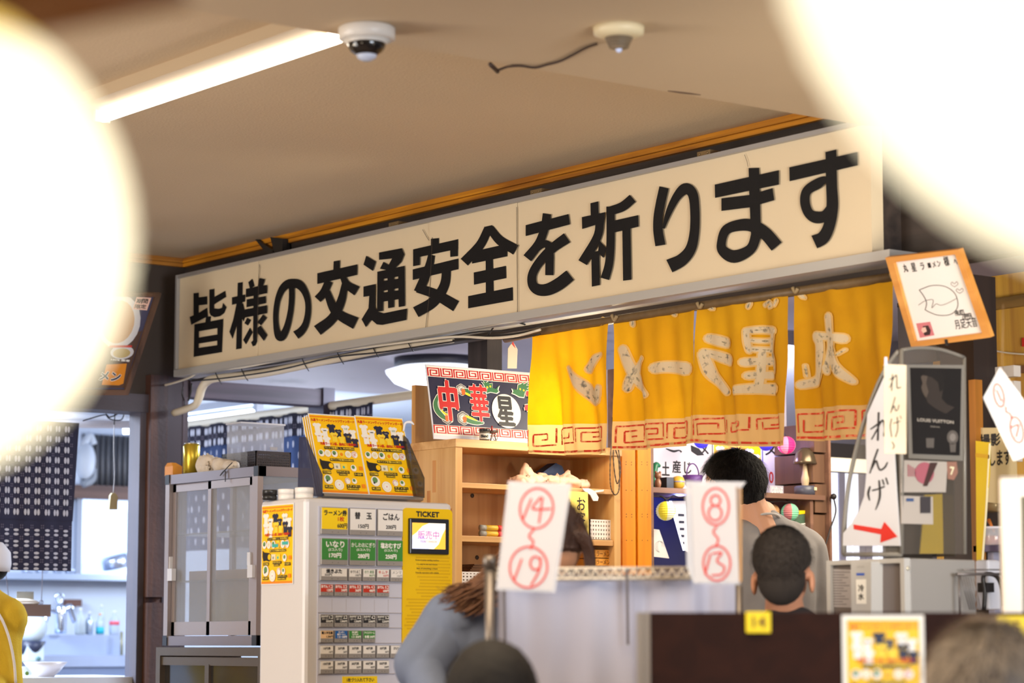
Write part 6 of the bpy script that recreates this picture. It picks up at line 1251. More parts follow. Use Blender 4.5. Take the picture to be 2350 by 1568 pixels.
DS.part('badge', mat('blue_badge', (50, 90, 190), .4)).poly(FX(XD - .031), [zr5(*p) for p in ((318, 871), (369, 871), (369, 886), (318, 886))], 0, True); DS.part('small_print', P_GREY).text(FX(XD - .031), 'COLD WATER', *zr5(322, 828), *zr5(368, 836), .0002, 0, True)
DS.part('label', P_WHITE).poly(FX(XD - .031), [zr5(*p) for p in ((315, 912), (380, 910), (382, 1066), (318, 1066))], 0, True); b = DS.part('lettering', IK); b.text(FX(XD - .0315), '冷', *zr5(330, 945), *zr5(366, 988), 0, .0006, True); b.text(FX(XD - .0315), '水', *zr5(330, 1000), *zr5(366, 1040), 0, .0006, True)
DS.part('screw', mat('screw_head', (206, 200, 180), .3, metal=.5)).lathe(FE.hit(*zr5(645, 842)), [(.006, 0), (.004, .003)], 10, (0, -1, 0))
t = Thing('side_box', 'pale plastic box with black plug at the right end of the dispenser', 'box'); Fg = FX(5.2); b = t.part('box', mat('pale_box', (206, 206, 216), .4)); b.pbox(Fg, 2238, 1286, 2268, 1400, -.05, 0); b.bevel = .006; t.part('plug', tb).pbox(Fg.off(.02), 2249, 1338, 2270, 1360, -.02, .01); t.part('cable', tb).tube([Fg.off(.03).hit(*q) for q in ((2258, 1400), (2260, 1360), (2256, 1330), (2262, 1318), (2285, 1322), (2298, 1345), (2303, 1390))], .006, 8)
t = Thing('wire_basket', 'thin wire basket hanging on the right side of the dispenser', 'basket'); wr = mat('dull_wire', (110, 104, 104), .35, metal=.5); Fg = FY(YD - .03)
fr_ = t.part('frame', wr); fr_.tube([Fg.hit(2196, 1318), Fg.hit(2300, 1318)], .004, 6, 1); fr_.tube([Fg.hit(2210, 1308), Fg.hit(2300, 1308)], .002, 6, 1); fr_.tube([Fg.hit(2201, 1318), Fg.hit(2203, 1410)], .003, 6, 1)
for i in range(6): t.part('wire', wr).tube([Fg.hit(2204 + i * 6, 1322 + i * 1), Fg.hit(2226 + i * 5, 1400)], .0014, 5, 1)
# acrylic case
ag = mat('case_acrylic', (170, 166, 160), .08, alpha=.16); ae = mat('case_edge', (134, 130, 124), .3, alpha=.85)
CS = Thing('spoon_case', 'clear acrylic spoon case with curved front standing on the water dispenser', 'case')
cur = [(1936, 1272), (1938, 1200), (1948, 1110), (1972, 1005), (2006, 905), (2034, 845), (2062, 806)]
Fc = FX(XD + .012); Ft = FX(XD + .014)
CS.part('front_pane', ag).poly(Fc, cur + [(2070, 803), (2070, 1272)], 0, True, .003)
CS.part('curved_edge', ae).tube([Fc.hit(*q) for q in cur], .006, 8); CS.part('corner_edge', ae).tube([Fc.hit(2069, 803), Fc.hit(2069, 1272)], .006, 8, 1)
CS.part('bottom_edge', ae).tube([Fc.hit(1936, 1273), Fc.hit(2069, 1273)], .006, 8, 1)
YC = Fc.hit(2069, 1100).y; FQ = FY(YC)
CS.part('side_pane', mat('case_side_smoke', (120, 112, 104), .12, alpha=.22)).poly(FQ, [(2069, 803), (2110, 798), (2160, 802), (2211, 818), (2214, 1272), (2069, 1272)], 0, True, .003)
CS.part('top_edge', ae).tube([FQ.hit(*q) for q in ((2069, 804), (2110, 799), (2160, 803), (2212, 820))], .005, 8); CS.part('back_edge', ae).tube([FQ.hit(2213, 820), FQ.hit(2214, 1272)], .005, 8, 1)
xcr = FQ.uv(2211, 1000)[0]; CS.part('back_pane', mat('case_back_smoke', (74, 68, 62), .2, alpha=.75)).box(xcr - .02, xcr - .016, YC + .02, YC + .28, zd + .01, FQ.uv(2211, 840)[1])
CS.part('inner_back', mat('case_inner_dark', (56, 48, 42), .4)).box(XD + .06, xcr - .02, YC + .10, YC + .106, zd + .005, FQ.uv(2069, 830)[1])
t = Thing('spoon_sign', 'large white curved sign reading renge with a red arrow, inside the case front', 'sign'); Fs_ = FX(XD + .004)
t.part('sheet', mat('white_sign_paper', (214, 216, 226), .5)).poly(Fs_, [(2030, 862), (2006, 915), (1990, 952), (1987, 1000), (1988, 1090), (1983, 1140), (1970, 1175), (1955, 1200), (1935, 1224), (1934, 1253), (2066, 1253), (2058, 1130), (2053, 1040), (2050, 868)], 0, True, .002)
b = t.part('lettering', IK); b.m(IK)
def w_(pts, w, F=Fs_, n=.001): b.stroke(F, [(x, y) for x, y in pts], w, n, rnd=True)
w_([(2017, 948), (2016, 980), (2015, 1010)], 4.5); w_([(1999, 985), (2012, 976), (2022, 968), (2010, 992), (2001, 1008)], [3, 4, 3, 3, 3]); w_([(2018, 975), (2027, 965), (2031, 985), (2029, 1000), (2034, 1003)], [3, 4, 4, 3, 2])
w_([(2015, 1032), (2005, 1060), (1997, 1086)], [4, 4, 3]); w_([(2001, 1076), (2011, 1058), (2016, 1072), (2021, 1079), (2031, 1073), (2037, 1062)], [3, 4, 4, 4, 4, 3])
w_([(1997, 1118), (1993, 1133), (1996, 1148)], [4, 5, 3]); w_([(2003, 1126), (2018, 1122), (2030, 1117)], 3.5); w_([(2018, 1104), (2020, 1135), (2016, 1155), (2010, 1170)], [4, 5, 4, 2]); w_([(2026, 1102), (2029, 1112)], 3.5); w_([(2034, 1098), (2038, 1111)], 3.5)
t.part('red_arrow', mat('arrow_red', (214, 40, 26), .5)).poly(Fs_, [(1959, 1204), (2023, 1214), (2030, 1198), (2060, 1232), (2021, 1246), (2022, 1227), (1960, 1215)], .001, True, .001)
t = Thing('spoon_label', 'narrow cream strip with brush lettering clipped over the corner of the acrylic case', 'label'); Fz = FC(2054, 940, 6.3)
t.part('strip', mat('cream_strip', (214, 200, 178), .5)).poly(Fz, [(2029, 836), (2080, 838), (2080, 1042), (2030, 1041)], 0, True, .003)
b = t.part('lettering', IK)
w_([(2048, 860), (2047, 880), (2046, 897)], 2.6, Fz); w_([(2041, 872), (2050, 867), (2045, 882), (2041, 890)], 2, Fz); w_([(2048, 872), (2057, 861), (2058, 880), (2059, 891), (2067, 889)], 2.6, Fz)
w_([(2054, 912), (2049, 930), (2044, 948)], 2.2, Fz); w_([(2046, 942), (2052, 932), (2055, 943), (2060, 940), (2063, 930)], 2.2, Fz)
w_([(2046, 962), (2043, 978), (2046, 1003)], 2.6, Fz); w_([(2050, 972), (2066, 967)], 2.2, Fz); w_([(2059, 958), (2060, 985), (2055, 1003)], 2.6, Fz); w_([(2066, 955), (2068, 961)], 2, Fz); w_([(2047, 1014), (2052, 1024), (2048, 1031)], [2, 3, 2], Fz)
t.part('clip', mat('clear_clip', (206, 214, 240), .2)).poly(Fz, [(2030, 820), (2036, 820), (2036, 838), (2030, 838)], .001, True, .004)
Fk = FY(YC - .006)
t = Thing('perfume_poster', 'dark fashion poster with a shadowed face and white lettering on the case side', 'poster'); t.part('sleeve', ae).poly(Fk, [(2079, 837), (2213, 838), (2210, 1058), (2086, 1052)], 0, True, .003)
b = t.part('sheet', mat('poster_charcoal', (30, 26, 24), .45, var=.2, vscale=5)); b.poly(Fk, [(2088, 844), (2206, 846), (2202, 1046), (2094, 1042)], .001, True, .001)
b = t.part('print', mat('poster_face_dim', (54, 47, 43), .5)); b.poly(Fk, [(2112, 862), (2122, 850), (2146, 848), (2160, 862), (2164, 890), (2160, 915), (2172, 928), (2190, 935), (2170, 950), (2146, 938), (2128, 925), (2122, 905), (2114, 900), (2116, 880)], .0014, True)
b.m(mat('poster_face_light', (84, 74, 66), .5)).poly(Fk, [(2112, 866), (2120, 858), (2128, 862), (2124, 880), (2130, 900), (2124, 914), (2118, 905), (2113, 890), (2116, 880)], .0018, True); b.m(mat('poster_hair', (30, 26, 24), .5)).poly(Fk, [(2112, 862), (2122, 848), (2148, 846), (2164, 862), (2166, 892), (2156, 900), (2152, 878), (2138, 866), (2120, 862)], .002, True)
b.m(mat('poster_letters', (176, 168, 158), .5)).text(Fk, 'LOUIS VUITTON', 2104, 960, 2187, 973, .002, .0005, True); b.text(Fk, 'PARFUMS', 2134, 978, 2155, 982, .002, 0, True)
b.m(mat('poster_glass', (96, 90, 86), .4)); b.poly(Fk, ell(2185, 1004, 13, 16), .0016, True); b.poly(Fk, [(2178, 1018), (2193, 1018), (2192, 1038), (2180, 1038)], .0016, True); b.poly(Fk, [(2124, 1006), (2143, 1006), (2142, 1028), (2125, 1028)], .0016, True)
b.m(mat('poster_glass_light', (130, 124, 120), .4)).poly(Fk, ell(2185, 1004, 7, 9), .002, True)
t = Thing('pink_leaflet', 'white leaflet with pink and brown print stuck on the case side below the dark poster', 'leaflet'); b = t.part('sheet', mat('grey_white_leaflet', (178, 170, 164), .45)); b.poly(Fk, [(2070, 1056), (2176, 1060), (2172, 1130), (2070, 1130)], -.002, True, .002)
b = t.part('print', mat('pink_print', (168, 96, 110), .5)); b.poly(Fk, ell(2122, 1086, 22, 25), 0, True); b.m(mat('brown_print', (70, 48, 46), .5)).poly(Fk, [(2134, 1062), (2152, 1062), (2128, 1116), (2118, 1116)], .0004, True); b.m(mat('pink_print', (168, 96, 110), .5)); 
for i in range(4): b.rect(Fk, *Fk.uv(2084 + i * 5, 1094), *Fk.uv(2086 + i * 5, 1066 + i * 3), 0)
t = Thing('code_leaflet', 'grey leaflet with a blue heading, lower of the leaflets on the case side', 'leaflet'); b = t.part('sheet', mat('grey_white_leaflet', (178, 170, 164), .45)); b.poly(Fk, [(2070, 1138), (2142, 1140), (2143, 1204), (2070, 1202)], -.002, True, .002); b = t.part('print', mat('blue_heading', (60, 84, 130), .5)); b.poly(Fk, [(2080, 1144), (2097, 1144), (2097, 1151), (2080, 1151)], 0, True); b.m(mat('dark_photo_block', (62, 58, 62), .5)).poly(Fk, [(2112, 1140), (2136, 1140), (2136, 1178), (2112, 1178)], 0, True)
t = Thing('badge_sticker', 'small reddish sticker beside the pink leaflet on the case', 'sticker'); t.own.m(mat('reddish_sticker', (150, 110, 96), .5)).poly(Fk, [(2174, 1060), (2196, 1060), (2199, 1085), (2190, 1102), (2176, 1100)], -.001, True, .001)
t.part('print', P_CRM).text(Fk, '7', 2180, 1072, 2190, 1090, .0004, .001, True)
t = Thing('yellow_mesh', 'yellow mesh cloth seen through the lower part of the acrylic case', 'cloth'); Fm = FY(YC + .06); t.own.m(mat('yellow_mesh_cloth', (222, 186, 16), .6, bump=.6, bscale=260)).poly(Fm, [(2122, 1136), (2163, 1134), (2165, 1271), (2112, 1271), (2118, 1200)], 0, True, .004)
# ------------------------------------------------------------------ cards, rack and partitions in front
redpen = mat('red_marker', (206, 44, 28), .6); cardm = mat('card_laminated', (196, 194, 198), .5); lam2 = mat('laminate_clear', (220, 222, 230), .15, alpha=.6)
def marks(b, F, L, w=3.4, n=.002):
    for i, p in enumerate(L): b.stroke(F, p, w, n + i * .00005, rnd=True)
t = Thing('seat_card', 'white laminated card reading 14 to 19 in red marker on the wire rack', 'card', 'table number cards'); F = FC(1225, 1230, 5.40)
t.part('laminate', lam2).poly(F, [(1166, 1104), (1312, 1110), (1274, 1361), (1138, 1355)], 0, True, .002); t.part('card', cardm).poly(F, [(1172, 1109), (1306, 1116), (1268, 1356), (1143, 1350)], .001, True, .001)
marks(t.part('lettering', redpen), F, [ell(1231.5, 1167, 38, 46, -60, 310, tilt=8), [(1219, 1146), (1210, 1168), (1201, 1190)], [(1240, 1142), (1222, 1167), (1244, 1169), (1263, 1168)], [(1245, 1143), (1241, 1172), (1237, 1200)], [(1227, 1213), (1214, 1231), (1224, 1243), (1218, 1260)], ell(1213, 1302, 43, 47, -60, 310, tilt=8), [(1197, 1284), (1188, 1310), (1179, 1334)], ell(1229, 1293, 12, 15, -50, 300), [(1241, 1281), (1237, 1310), (1219, 1343)]], 4.2)
t = Thing('seat_card', 'white laminated card reading 8 to 13 in red marker with cardboard backing', 'card', 'table number cards'); F = FC(1640, 1220, 5.45)
t.part('backing', mat('cardboard', (198, 150, 92), .7)).poly(F, [(1688, 1118), (1702, 1122), (1702, 1336), (1690, 1336)], 0, True, .006); t.part('laminate', lam2).poly(F, [(1572, 1104), (1712, 1106), (1700, 1122), (1698, 1342), (1592, 1340), (1576, 1300)], 0, True, .002); t.part('card', cardm).poly(F, [(1588, 1112), (1688, 1114), (1696, 1337), (1594, 1337)], .001, True, .001)
marks(t.part('lettering', redpen), F, [ell(1642.5, 1163, 30, 42, -70, 300), ell(1642, 1149, 11, 12), ell(1641, 1178, 15, 17), [(1644, 1210), (1637, 1222), (1648, 1238), (1642, 1255)], ell(1645, 1293, 31, 40, -70, 300), [(1630, 1273), (1624, 1296), (1618, 1318)], [(1636, 1271), (1656, 1269), (1645, 1288), (1662, 1301), (1656, 1318), (1634, 1321)]], 4.2)
t = Thing('seat_card', 'tilted white laminated card reading 1 to 7 in red marker at the right edge', 'card', 'table number cards'); F = FC(2305, 950, 5.9)
t.part('laminate', lam2).poly(F, [(2295, 843), (2257, 913), (2326, 1058), (2400, 1030), (2380, 960)], 0, True, .002); t.part('card', cardm).poly(F, [(2295, 848), (2262, 913), (2327, 1050), (2392, 1026), (2372, 960)], .001, True, .001)
marks(t.part('lettering', redpen), F, [ell(2292, 908, 11, 27, -70, 300, tilt=-12), [(2287, 896), (2298, 921)], [(2308, 934), (2309, 946), (2318, 950), (2321, 962)], ell(2333, 987, 14, 30, -70, 300, tilt=-12), [(2322, 981), (2337, 976), (2332, 1003)]], 4.4)
t.part('string', mat('brown_string', (120, 96, 70), .6)).tube([F.hit(2300, 850), F.hit(2302, 700)], .0009, 5, 1)
rk2 = Thing('wire_rack', 'chrome wire rack with zigzag rail and hanging translucent white sheets behind the dark partition', 'rack'); F = FC(1400, 1400, 5.6); crm = mat('dull_chrome', (120, 112, 106), .35, metal=.7)
rk2.part('post', crm).tube([F.hit(1124, 1298), F.hit(1127, 1700)], .012, 14, 1); rk2.part('post_cap', crm).lathe(F.hit(1124, 1304), [(.015, 0), (.016, .02), (.012, .028)], 16)
crl = mat('pale_chrome', (206, 196, 182), .4, metal=.25)
rk2.part('rail', crl).tube([F.hit(1135, 1306), F.hit(1590, 1304)], .0035, 8, 1); rk2.part('rail', crl).tube([F.hit(1135, 1330), F.hit(1590, 1328)], .0035, 8, 1)
zg = [F.hit(1135 + i * 11, 1308 if i % 2 else 1328) for i in range(42)]; rk2.part('zigzag_wire', crl).tube(zg, .0042, 6, 1); zg = [F.off(-.006).hit(1135 + i * 11, 1328 if i % 2 else 1308) for i in range(42)]; rk2.part('zigzag_wire', crl).tube(zg, .0042, 6, 1)
sh_ = mat('white_sheet', (182, 184, 206), .5, transl=.15)
def sheet(name, x0, y0, x1, y1, ph):
    u0, v1 = F.uv(x0, y0); u1, v0 = F.uv(x1, y1); rk2.part(name, sh_).surf(lambda i, j: F.pt(u0 + (u1 - u0) * i, v0 + (v1 - v0) * j, -.02 + .006 * math.sin(i * 9 + ph + j * 2) + .004 * math.sin(i * 21 + ph)), 40, 8)
sheet('sheet', 1142, 1318, 1462, 1800, 0); sheet('sheet', 1455, 1318, 1694, 1800, 2)
rk2.part('post', crm).tube([F.off(-.03).hit(1697, 1345), F.off(-.03).hit(1698, 1700)], .007, 10, 1)
dk = mat('dark_tie', (92, 86, 90), .5)
for x, y0, y1 in ((1438, 1306, 1480), (1156, 1340, 1490)): rk2.part('hanging_strap', dk).poly(F, [(x - 3, y0), (x + 4, y0), (x + 6, y1), (x, y1)], .004, True, .002)
br = mat('brown_laminate', (46, 22, 14), .7, grain='y', gcol=(38, 18, 12), gscale=20, spec=.15); sil = mat('partition_silver', (156, 146, 136), .35, metal=.5)
PT = Thing('brown_partition', 'dark brown table partition with a silver edge along the bottom right', 'partition'); F = FC(1700, 1405, 4.74)
u0, v1 = F.uv(1478, 1406); u1, v0 = F.uv(2440, 2600); PT.part('panel', br).fbox(F, u0, v0, u1, v1, -.03, 0)
PT.part('silver_edge', sil).fbox(F, F.uv(1462, 1500)[0], v0, F.uv(1478, 1500)[0], v1, -.034, .006); PT.part('silver_edge', sil).fbox(F, F.uv(1479, 1500)[0], v0, F.uv(1492, 1500)[0], v1, -.03, .004)
ty = mat('yellow_tag', (240, 212, 16), .5); tk_ = mat('tag_brown_ink', (130, 100, 20), .6)
t = Thing('number_tag', 'small yellow tag reading 14 on the brown partition edge', 'tag', 'yellow seat tags'); Ft = F.off(.006); b = t.part('plate', ty); b.pbox(Ft, 1712, 1405, 1769, 1453, -.004, 0); b.bevel = .001; t.part('lettering', tk_).text(Ft, '14', 1727, 1416, 1757, 1440, .001, .0009, True)
t = Thing('number_tag', 'small yellow tag reading 15 at the right frame edge', 'tag', 'yellow seat tags'); b = t.part('plate', ty); b.pbox(Ft, 2289, 1414, 2372, 1467, -.004, 0); b.bevel = .001; t.part('lettering', tk_).text(Ft, '15', 2310, 1426, 2342, 1452, .001, .0009, True)
t = Thing('partition_poster', 'blurred yellow merchandise poster with white border on the brown partition', 'poster'); a = Ft.uv(1944, 1423); c = Ft.uv(2109, 1423); W_ = c[0] - a[0]; H_ = W_ * 1.5
t.part('border', P_WHITE).fbox(Ft, a[0] - .0095, a[1] - H_ - .02, c[0] + .0095, a[1] + .009, -.004, -.002); Fp = Frame(Ft.pt(a[0], a[1] - H_, 0), Ft.U, Ft.V); merch_poster(t, Fp, W_, H_, laminate=False)
t = Thing('menu_stand', 'white rounded frame with a dark centre at the right edge above the partition', 'stand'); F = FC(2300, 1250, 5.0); wf = mat('white_frame', (226, 218, 208), .4)
b = t.part('frame', wf); u0, v1 = F.uv(2296, 1098); u1, v0 = F.uv(2440, 1420); b.fbox(F, u0, v0, F.uv(2344, 1200)[0], v1, -.02, 0); b.bevel = .004; t.part('frame', wf).fbox(F, F.uv(2344, 1200)[0], v1 - .035, u1, v1, -.02, 0)
t.part('dark_centre', mat('olive_dark_glass', (90, 84, 60), .2)).fbox(F, F.uv(2344, 1200)[0], v0, u1, v1 - .035, -.015, -.006); t.part('top_edge', mat('grey_top', (150, 140, 132), .4)).fbox(F, u0, v1, u1, v1 + .004, -.02, 0)
# ------------------------------------------------------------------ round lanterns close to the seats
def big_lantern(px, py, t_, r, lab, sx=1.0):
    c = D(px, py, t_); T = Thing('round_lantern', lab, 'lantern', 'large round lit lanterns over the seats')
    shell = mat('lit_paper_white', (150, 140, 120), .9, emit=1.6, ecol=(255, 242, 206)); warm_ = mat('lit_paper_yellow', (255, 222, 120), .7, emit=.85, ecol=(255, 214, 92)); rib = mat('lit_rib', (255, 240, 200), .7, emit=1.1, ecol=(255, 238, 200))
    b = T.part('paper', shell); seg = 56; n = 44; P = []
    for i in range(n + 1):
        th = math.pi * (.07 + .86 * i / n); rr = r * math.sin(th) * (1 + (.006 if i % 2 else -.004))
        for k in range(seg): a = 2 * math.pi * k / seg; P.append(c + V3((rr * math.cos(a), rr * math.sin(a), -r * math.cos(th) * sx)))
    o = len(b.v)
    for i in range(n):
        b.m(warm_ if i > n * .80 else shell)  # yellow top band paints in the dimmer glow away from the bulb
        b.add([P[i * seg + k] for k in range(seg)] + [P[(i + 1) * seg + k] for k in range(seg)], [(k, (k + 1) % seg, seg + (k + 1) % seg, seg + k) for k in range(seg)], True)
    cap = mat('lantern_wood_ring', (150, 84, 20), .5); T.part('top_ring', cap).lathe(c + V3((0, 0, r * .95 * sx)), [(r * .24, 0), (r * .24, r * .08)], 24); T.part('bottom_ring', cap).lathe(c - V3((0, 0, r * 1.02 * sx)), [(r * .24, 0), (r * .24, r * .08)], 24)
    T.part('cord', tb).tube([c + V3((0, 0, r)), c + V3((0, 0, max(r + .05, ZS - c.z)))], .004, 6, 1)
    return c
big_lantern(-250, 548, 1.42, .1335, 'large glowing round paper lantern cut by the left edge', 1.05)
big_lantern(2765, -320, 1.16, .1985, 'large glowing round paper lantern cut by the upper right corner')
t = Thing('lantern_hanging_bar', 'orange-brown wooden bar close to the camera at the upper left corner', 'bar'); t.own.m(mat('amber_bar', (104, 58, 14), .5)).tube([D(-300, 45, 1.62), D(60, 0, 1.62), D(420, -75, 1.62)], .024, 12, 1)
# ------------------------------------------------------------------ people
HD = V3((FW.x, FW.y, 0)).normalized()
skin = mat('skin', (214, 158, 122), .55, var=.06, vscale=20); skin2 = mat('skin_shade', (206, 148, 112), .55); hairk = mat('black_hair', (18, 15, 15), .6, bump=.8, bscale=260, spec=.2); hairb = mat('brown_hair', (64, 40, 30), .5, bump=.6, bscale=200); hairt = mat('chestnut_hair', (104, 68, 44), .45)
hairg = mat('grey_hair', (116, 104, 92), .6, bump=.9, bscale=180, grain='z', gcol=(70, 60, 54), gscale=60); buzz = mat('cropped_hair', (44, 36, 32), .8, var=.25, vscale=60, bump=.9, bscale=420)
class Fig:
    def __init__(s, name_label, c, f, up=(0, 0, 1), k=1.0):
        s.c = V3(c); s.u = V3(up).normalized(); f = V3(f); s.f = (f - s.u * f.dot(s.u)).normalized(); s.s = s.f.cross(s.u); s.k = k
        s.T = Thing('person', name_label, 'person')
        s.R = Matrix((s.s, s.f, s.u)).transposed()
    def p(s, x, y, z): return s.c + (s.s * x + s.f * y + s.u * z) * s.k
    def head(s, b, sk=1.0, ez=0.0):
        k = s.k; R = s.R
        b.ball(s.p(0, -.012, .022), (.075 * k, .094 * k, .088 * k), 24, 14, R); b.cone(s.p(0, .02, -.03), s.p(0, .052, -.082), .056 * k, .028 * k); b.ball(s.p(0, .036, -.022), (.060 * k, .054 * k, .076 * k), 18, 12, R)
        b.cone(s.p(0, .090, .008), s.p(0, .104, -.028), .007 * k, .012 * k, 8)
        for q in (-1, 1):
            b.ball(s.p(q * .078, -.008, -.012 + ez), (.009 * k, .019 * k, .031 * k), 12, 8, R); b.ball(s.p(q * .03, .078, -.022), (.02 * k, .014 * k, .018 * k), 8, 6, R)
        b.ball(s.p(0, .082, -.056), (.022 * k, .012 * k, .010 * k), 8, 6, R)
    def face(s):
        k = s.k
        for q in (-1, 1):
            e = s.T.part('eye', mat('eye_white', (226, 222, 216), .3)); e.ball(s.p(q * .030, .079, .010), (.012 * k, .010 * k, .007 * k), 10, 6, s.R); e.m(mat('iris', (40, 28, 22), .3)).ball(s.p(q * .030, .086, .010), .0055 * k, 8, 6)
            s.T.part('eyebrow', hairk).ball(s.p(q * .031, .086, .028), (.017 * k, .005 * k, .003 * k), 8, 4, s.R)
        s.T.part('mouth', mat('lips', (176, 96, 84), .5)).ball(s.p(0, .093, -.055), (.019 * k, .006 * k, .005 * k), 10, 6, s.R)
    def hair(s, m, th=.008, front=58, side=88, back=122, noise_=.0, strands=0, length=.02, lift=.4, seedn=1, flow=(0, 0, -1), smat=None, bpow=.8, edge=7, nape=False):
        k = s.k; h = s.T.part('hair', m); nu, nv = 60, 26; 
        def lim(ph):
            c_ = math.cos(ph)
            return math.radians(side + (front - side) * max(c_, 0) ** 1.3 + (back - side) * max(-c_, 0) ** bpow)
        def f(i, j):
            ph = 2 * math.pi * i; th_ = lim(ph) * (1 - j); 
            e = th * min(1, j * edge) ** .7 - .001
            d = V3((math.sin(th_) * math.sin(ph), math.sin(th_) * math.cos(ph), math.cos(th_)))
            r = V3((d.x * (.077 + e), d.y * (.096 + e) - .012, d.z * (.090 + e) + .022))
            if noise_: r += d * noise_ * (noise.noise(V3((d.x * 9, d.y * 9, d.z * 9 + seedn))) + .5 * noise.noise(d * 24))
            return s.p(*r)
        h.surf(f, nu, nv)
        if nape: h.ball(s.p(0, -.036, -.022), (.066 * k, .060 * k, .076 * k), 20, 12, s.R)
        if strands:
            b = h.sub('hair_strand', smat or m); b.kind = 'stuff'; rs = random.Random(seedn); fl = V3(flow)
            for _ in range(strands):
                ph = rs.random() * 2 * math.pi; j = rs.random() ** .7; th_ = lim(ph) * (1 - j * .98); d = V3((math.sin(th_) * math.sin(ph), math.sin(th_) * math.cos(ph), math.cos(th_)))
                q = V3((d.x * (.076 + th), d.y * (.095 + th) - .012, d.z * (.089 + th) + .022))
                tg = (fl - d * fl.dot(d)); tg = tg.normalized() if tg.length > .01 else V3((1, 0, 0))
                g = (tg + d * lift + V3((rs.uniform(-.3, .3), rs.uniform(-.3, .3), rs.uniform(-.3, .3)))).normalized(); L = length * rs.uniform(.6, 1.2); sd = g.cross(d).normalized() * .0007
                a, c_, e_ = q, q + g * L * .5, q + g * L + tg * L * .2
                b.add([s.p(*(a - sd)), s.p(*(a + sd)), s.p(*(c_ + sd * .8)), s.p(*(c_ - sd * .8)), s.p(*e_)], [(0, 1, 2, 3), (3, 2, 4)])
def hand(b, w, d, n_, k=1.0):
    """palm, four fingers and thumb; w wrist, d direction, n_ back of hand"""
    w = V3(w); d = V3(d).normalized(); n_ = V3(n_).normalized(); s = d.cross(n_)
    b.cone(w, w + d * .05 * k, .026 * k, .030 * k, 10); b.ball(w + d * .05 * k, (.036 * k, .036 * k, .018 * k), 10, 8)
    for i, (x, l) in enumerate(((-.027, .062), (-.009, .074), (.009, .07), (.027, .054))):
        a = w + d * .075 * k + s * x * k; m_ = a + d * l * .5 * k - n_ * .004 * k; e = a + d * l * .85 * k - n_ * .022 * k; b.cone(a, m_, .0088 * k, .0082 * k, 8); b.cone(m_, e, .0082 * k, .007 * k, 8)
    a = w + d * .025 * k + s * .03 * k; m_ = a + s * .025 * k + d * .022 * k; b.cone(a, m_, .011 * k, .010 * k, 8); b.cone(m_, m_ + d * .026 * k + s * .004 * k, .010 * k, .0085 * k, 8)
def torso(g, cloth, neck, sh_w, front, k=1.0, lean=(0, 0), arm=None, skinb=None, hips=.5, wr=None, post=None):
    """shirt: continuous remeshed torso with sleeves, neck = base of the neck (world), front = chest direction"""
    f = V3(front); f.z = 0; f.normalize(); s = f.cross(V3((0, 0, 1))); n0 = V3(neck); b = g.part('shirt', cloth); ln = V3((lean[0], lean[1], 0))
    def q(x, y, z): return n0 + (s * x + f * y) * k + V3((0, 0, z * k)) + ln * (-z)
    b.cone(q(0, 0, -.02), q(0, -.0, -.10), .058 * k, .09 * k, 18)
    for e in (-1, 1):
        b.cone(q(e * .03, -.01, -.035), q(e * sh_w, -.01, -.098), .055 * k, .060 * k, 16); b.cone(q(e * sh_w * .55, 0, -.12), q(e * .09, 0, -.46), .095 * k, .095 * k, 16)
        a = arm[0 if e < 0 else 1] if arm else None
        p0 = q(e * sh_w, -.01, -.105); p1 = V3(a[0]) if a else q(e * (sh_w + .04), -.03, -.34); p2 = V3(a[1]) if a else q(e * (sh_w + .03), .14, -.50)
        b.cone(p0, p1, .060 * k, .050 * k, 16); b.cone(p1, p1 + (p2 - p1) * .85, .050 * k, .036 * k, 16)
        if skinb: skinb.cone(q(0, 0, .01), q(0, .0, -.12), .045 * k, .05 * k, 12); skinb.cone(q(0, 0, -.10), p0, .042 * k, .036 * k, 12); skinb.cone(p0, p1, .036 * k, .034 * k, 12); skinb.cone(p1, p2, .034 * k, .025 * k, 12); hand(skinb, p2, (p2 - p1), (0, 0, 1), k)
    b.cone(q(0, .02, -.14), q(0, .01, -.48), .11 * k, .12 * k, 18); b.cone(q(0, 0, -.48), q(0, 0, -.58), .135 * k, .13 * k, 18)
    b.remesh = .009; b.smooth_it = 4; return q, b
def folds(amp, sc, seedn):
    def post(me, loc):
        for v in me.vertices:
            w = v.co + loc; a = noise.noise(V3((w.x * sc + seedn, w.y * sc, w.z * sc * .55))) + .5 * abs(noise.noise(V3((w.x * sc * 2, w.y * sc * 2 + seedn, w.z * sc * 1.2))))
            v.co += v.normal * amp * a
        me.update()
    return post
# man in grey
t_ = 8.2; c = D(1682, 1122, t_); up = V3((0, 0, 1)) - RT * .30
g = Fig('dark-haired man in a grey t-shirt, in left profile at the souvenir shelf', c, -RT * .96 + HD * .22, up, 1.0); g.T.cat = 'person'
nb = D(1752, 1214, t_ + .02); sb_ = g.T.part('body', skin); g.head(sb_); sb_.cone(g.p(0, -.03, -.05), D(1738, 1222, 8.2), .058, .070); sb_.remesh = .0055; sb_.smooth_it = 2; g.face()
g.hair(hairk, .013, 54, 104, 146, .006, 6000, .030, .35, 3, (0, .25, -.6), nape=True); 
fr_dir = -RT * .5 + HD * .86
grey = mat('grey_tshirt', (146, 142, 140), .9, var=.06, vscale=9, bump=.25, bscale=500)
q, sh = torso(g.T, grey, nb + V3((0, 0, .035)), .17, fr_dir, 1.03, skinb=sb_); sh.post = folds(.012, 9, 2)
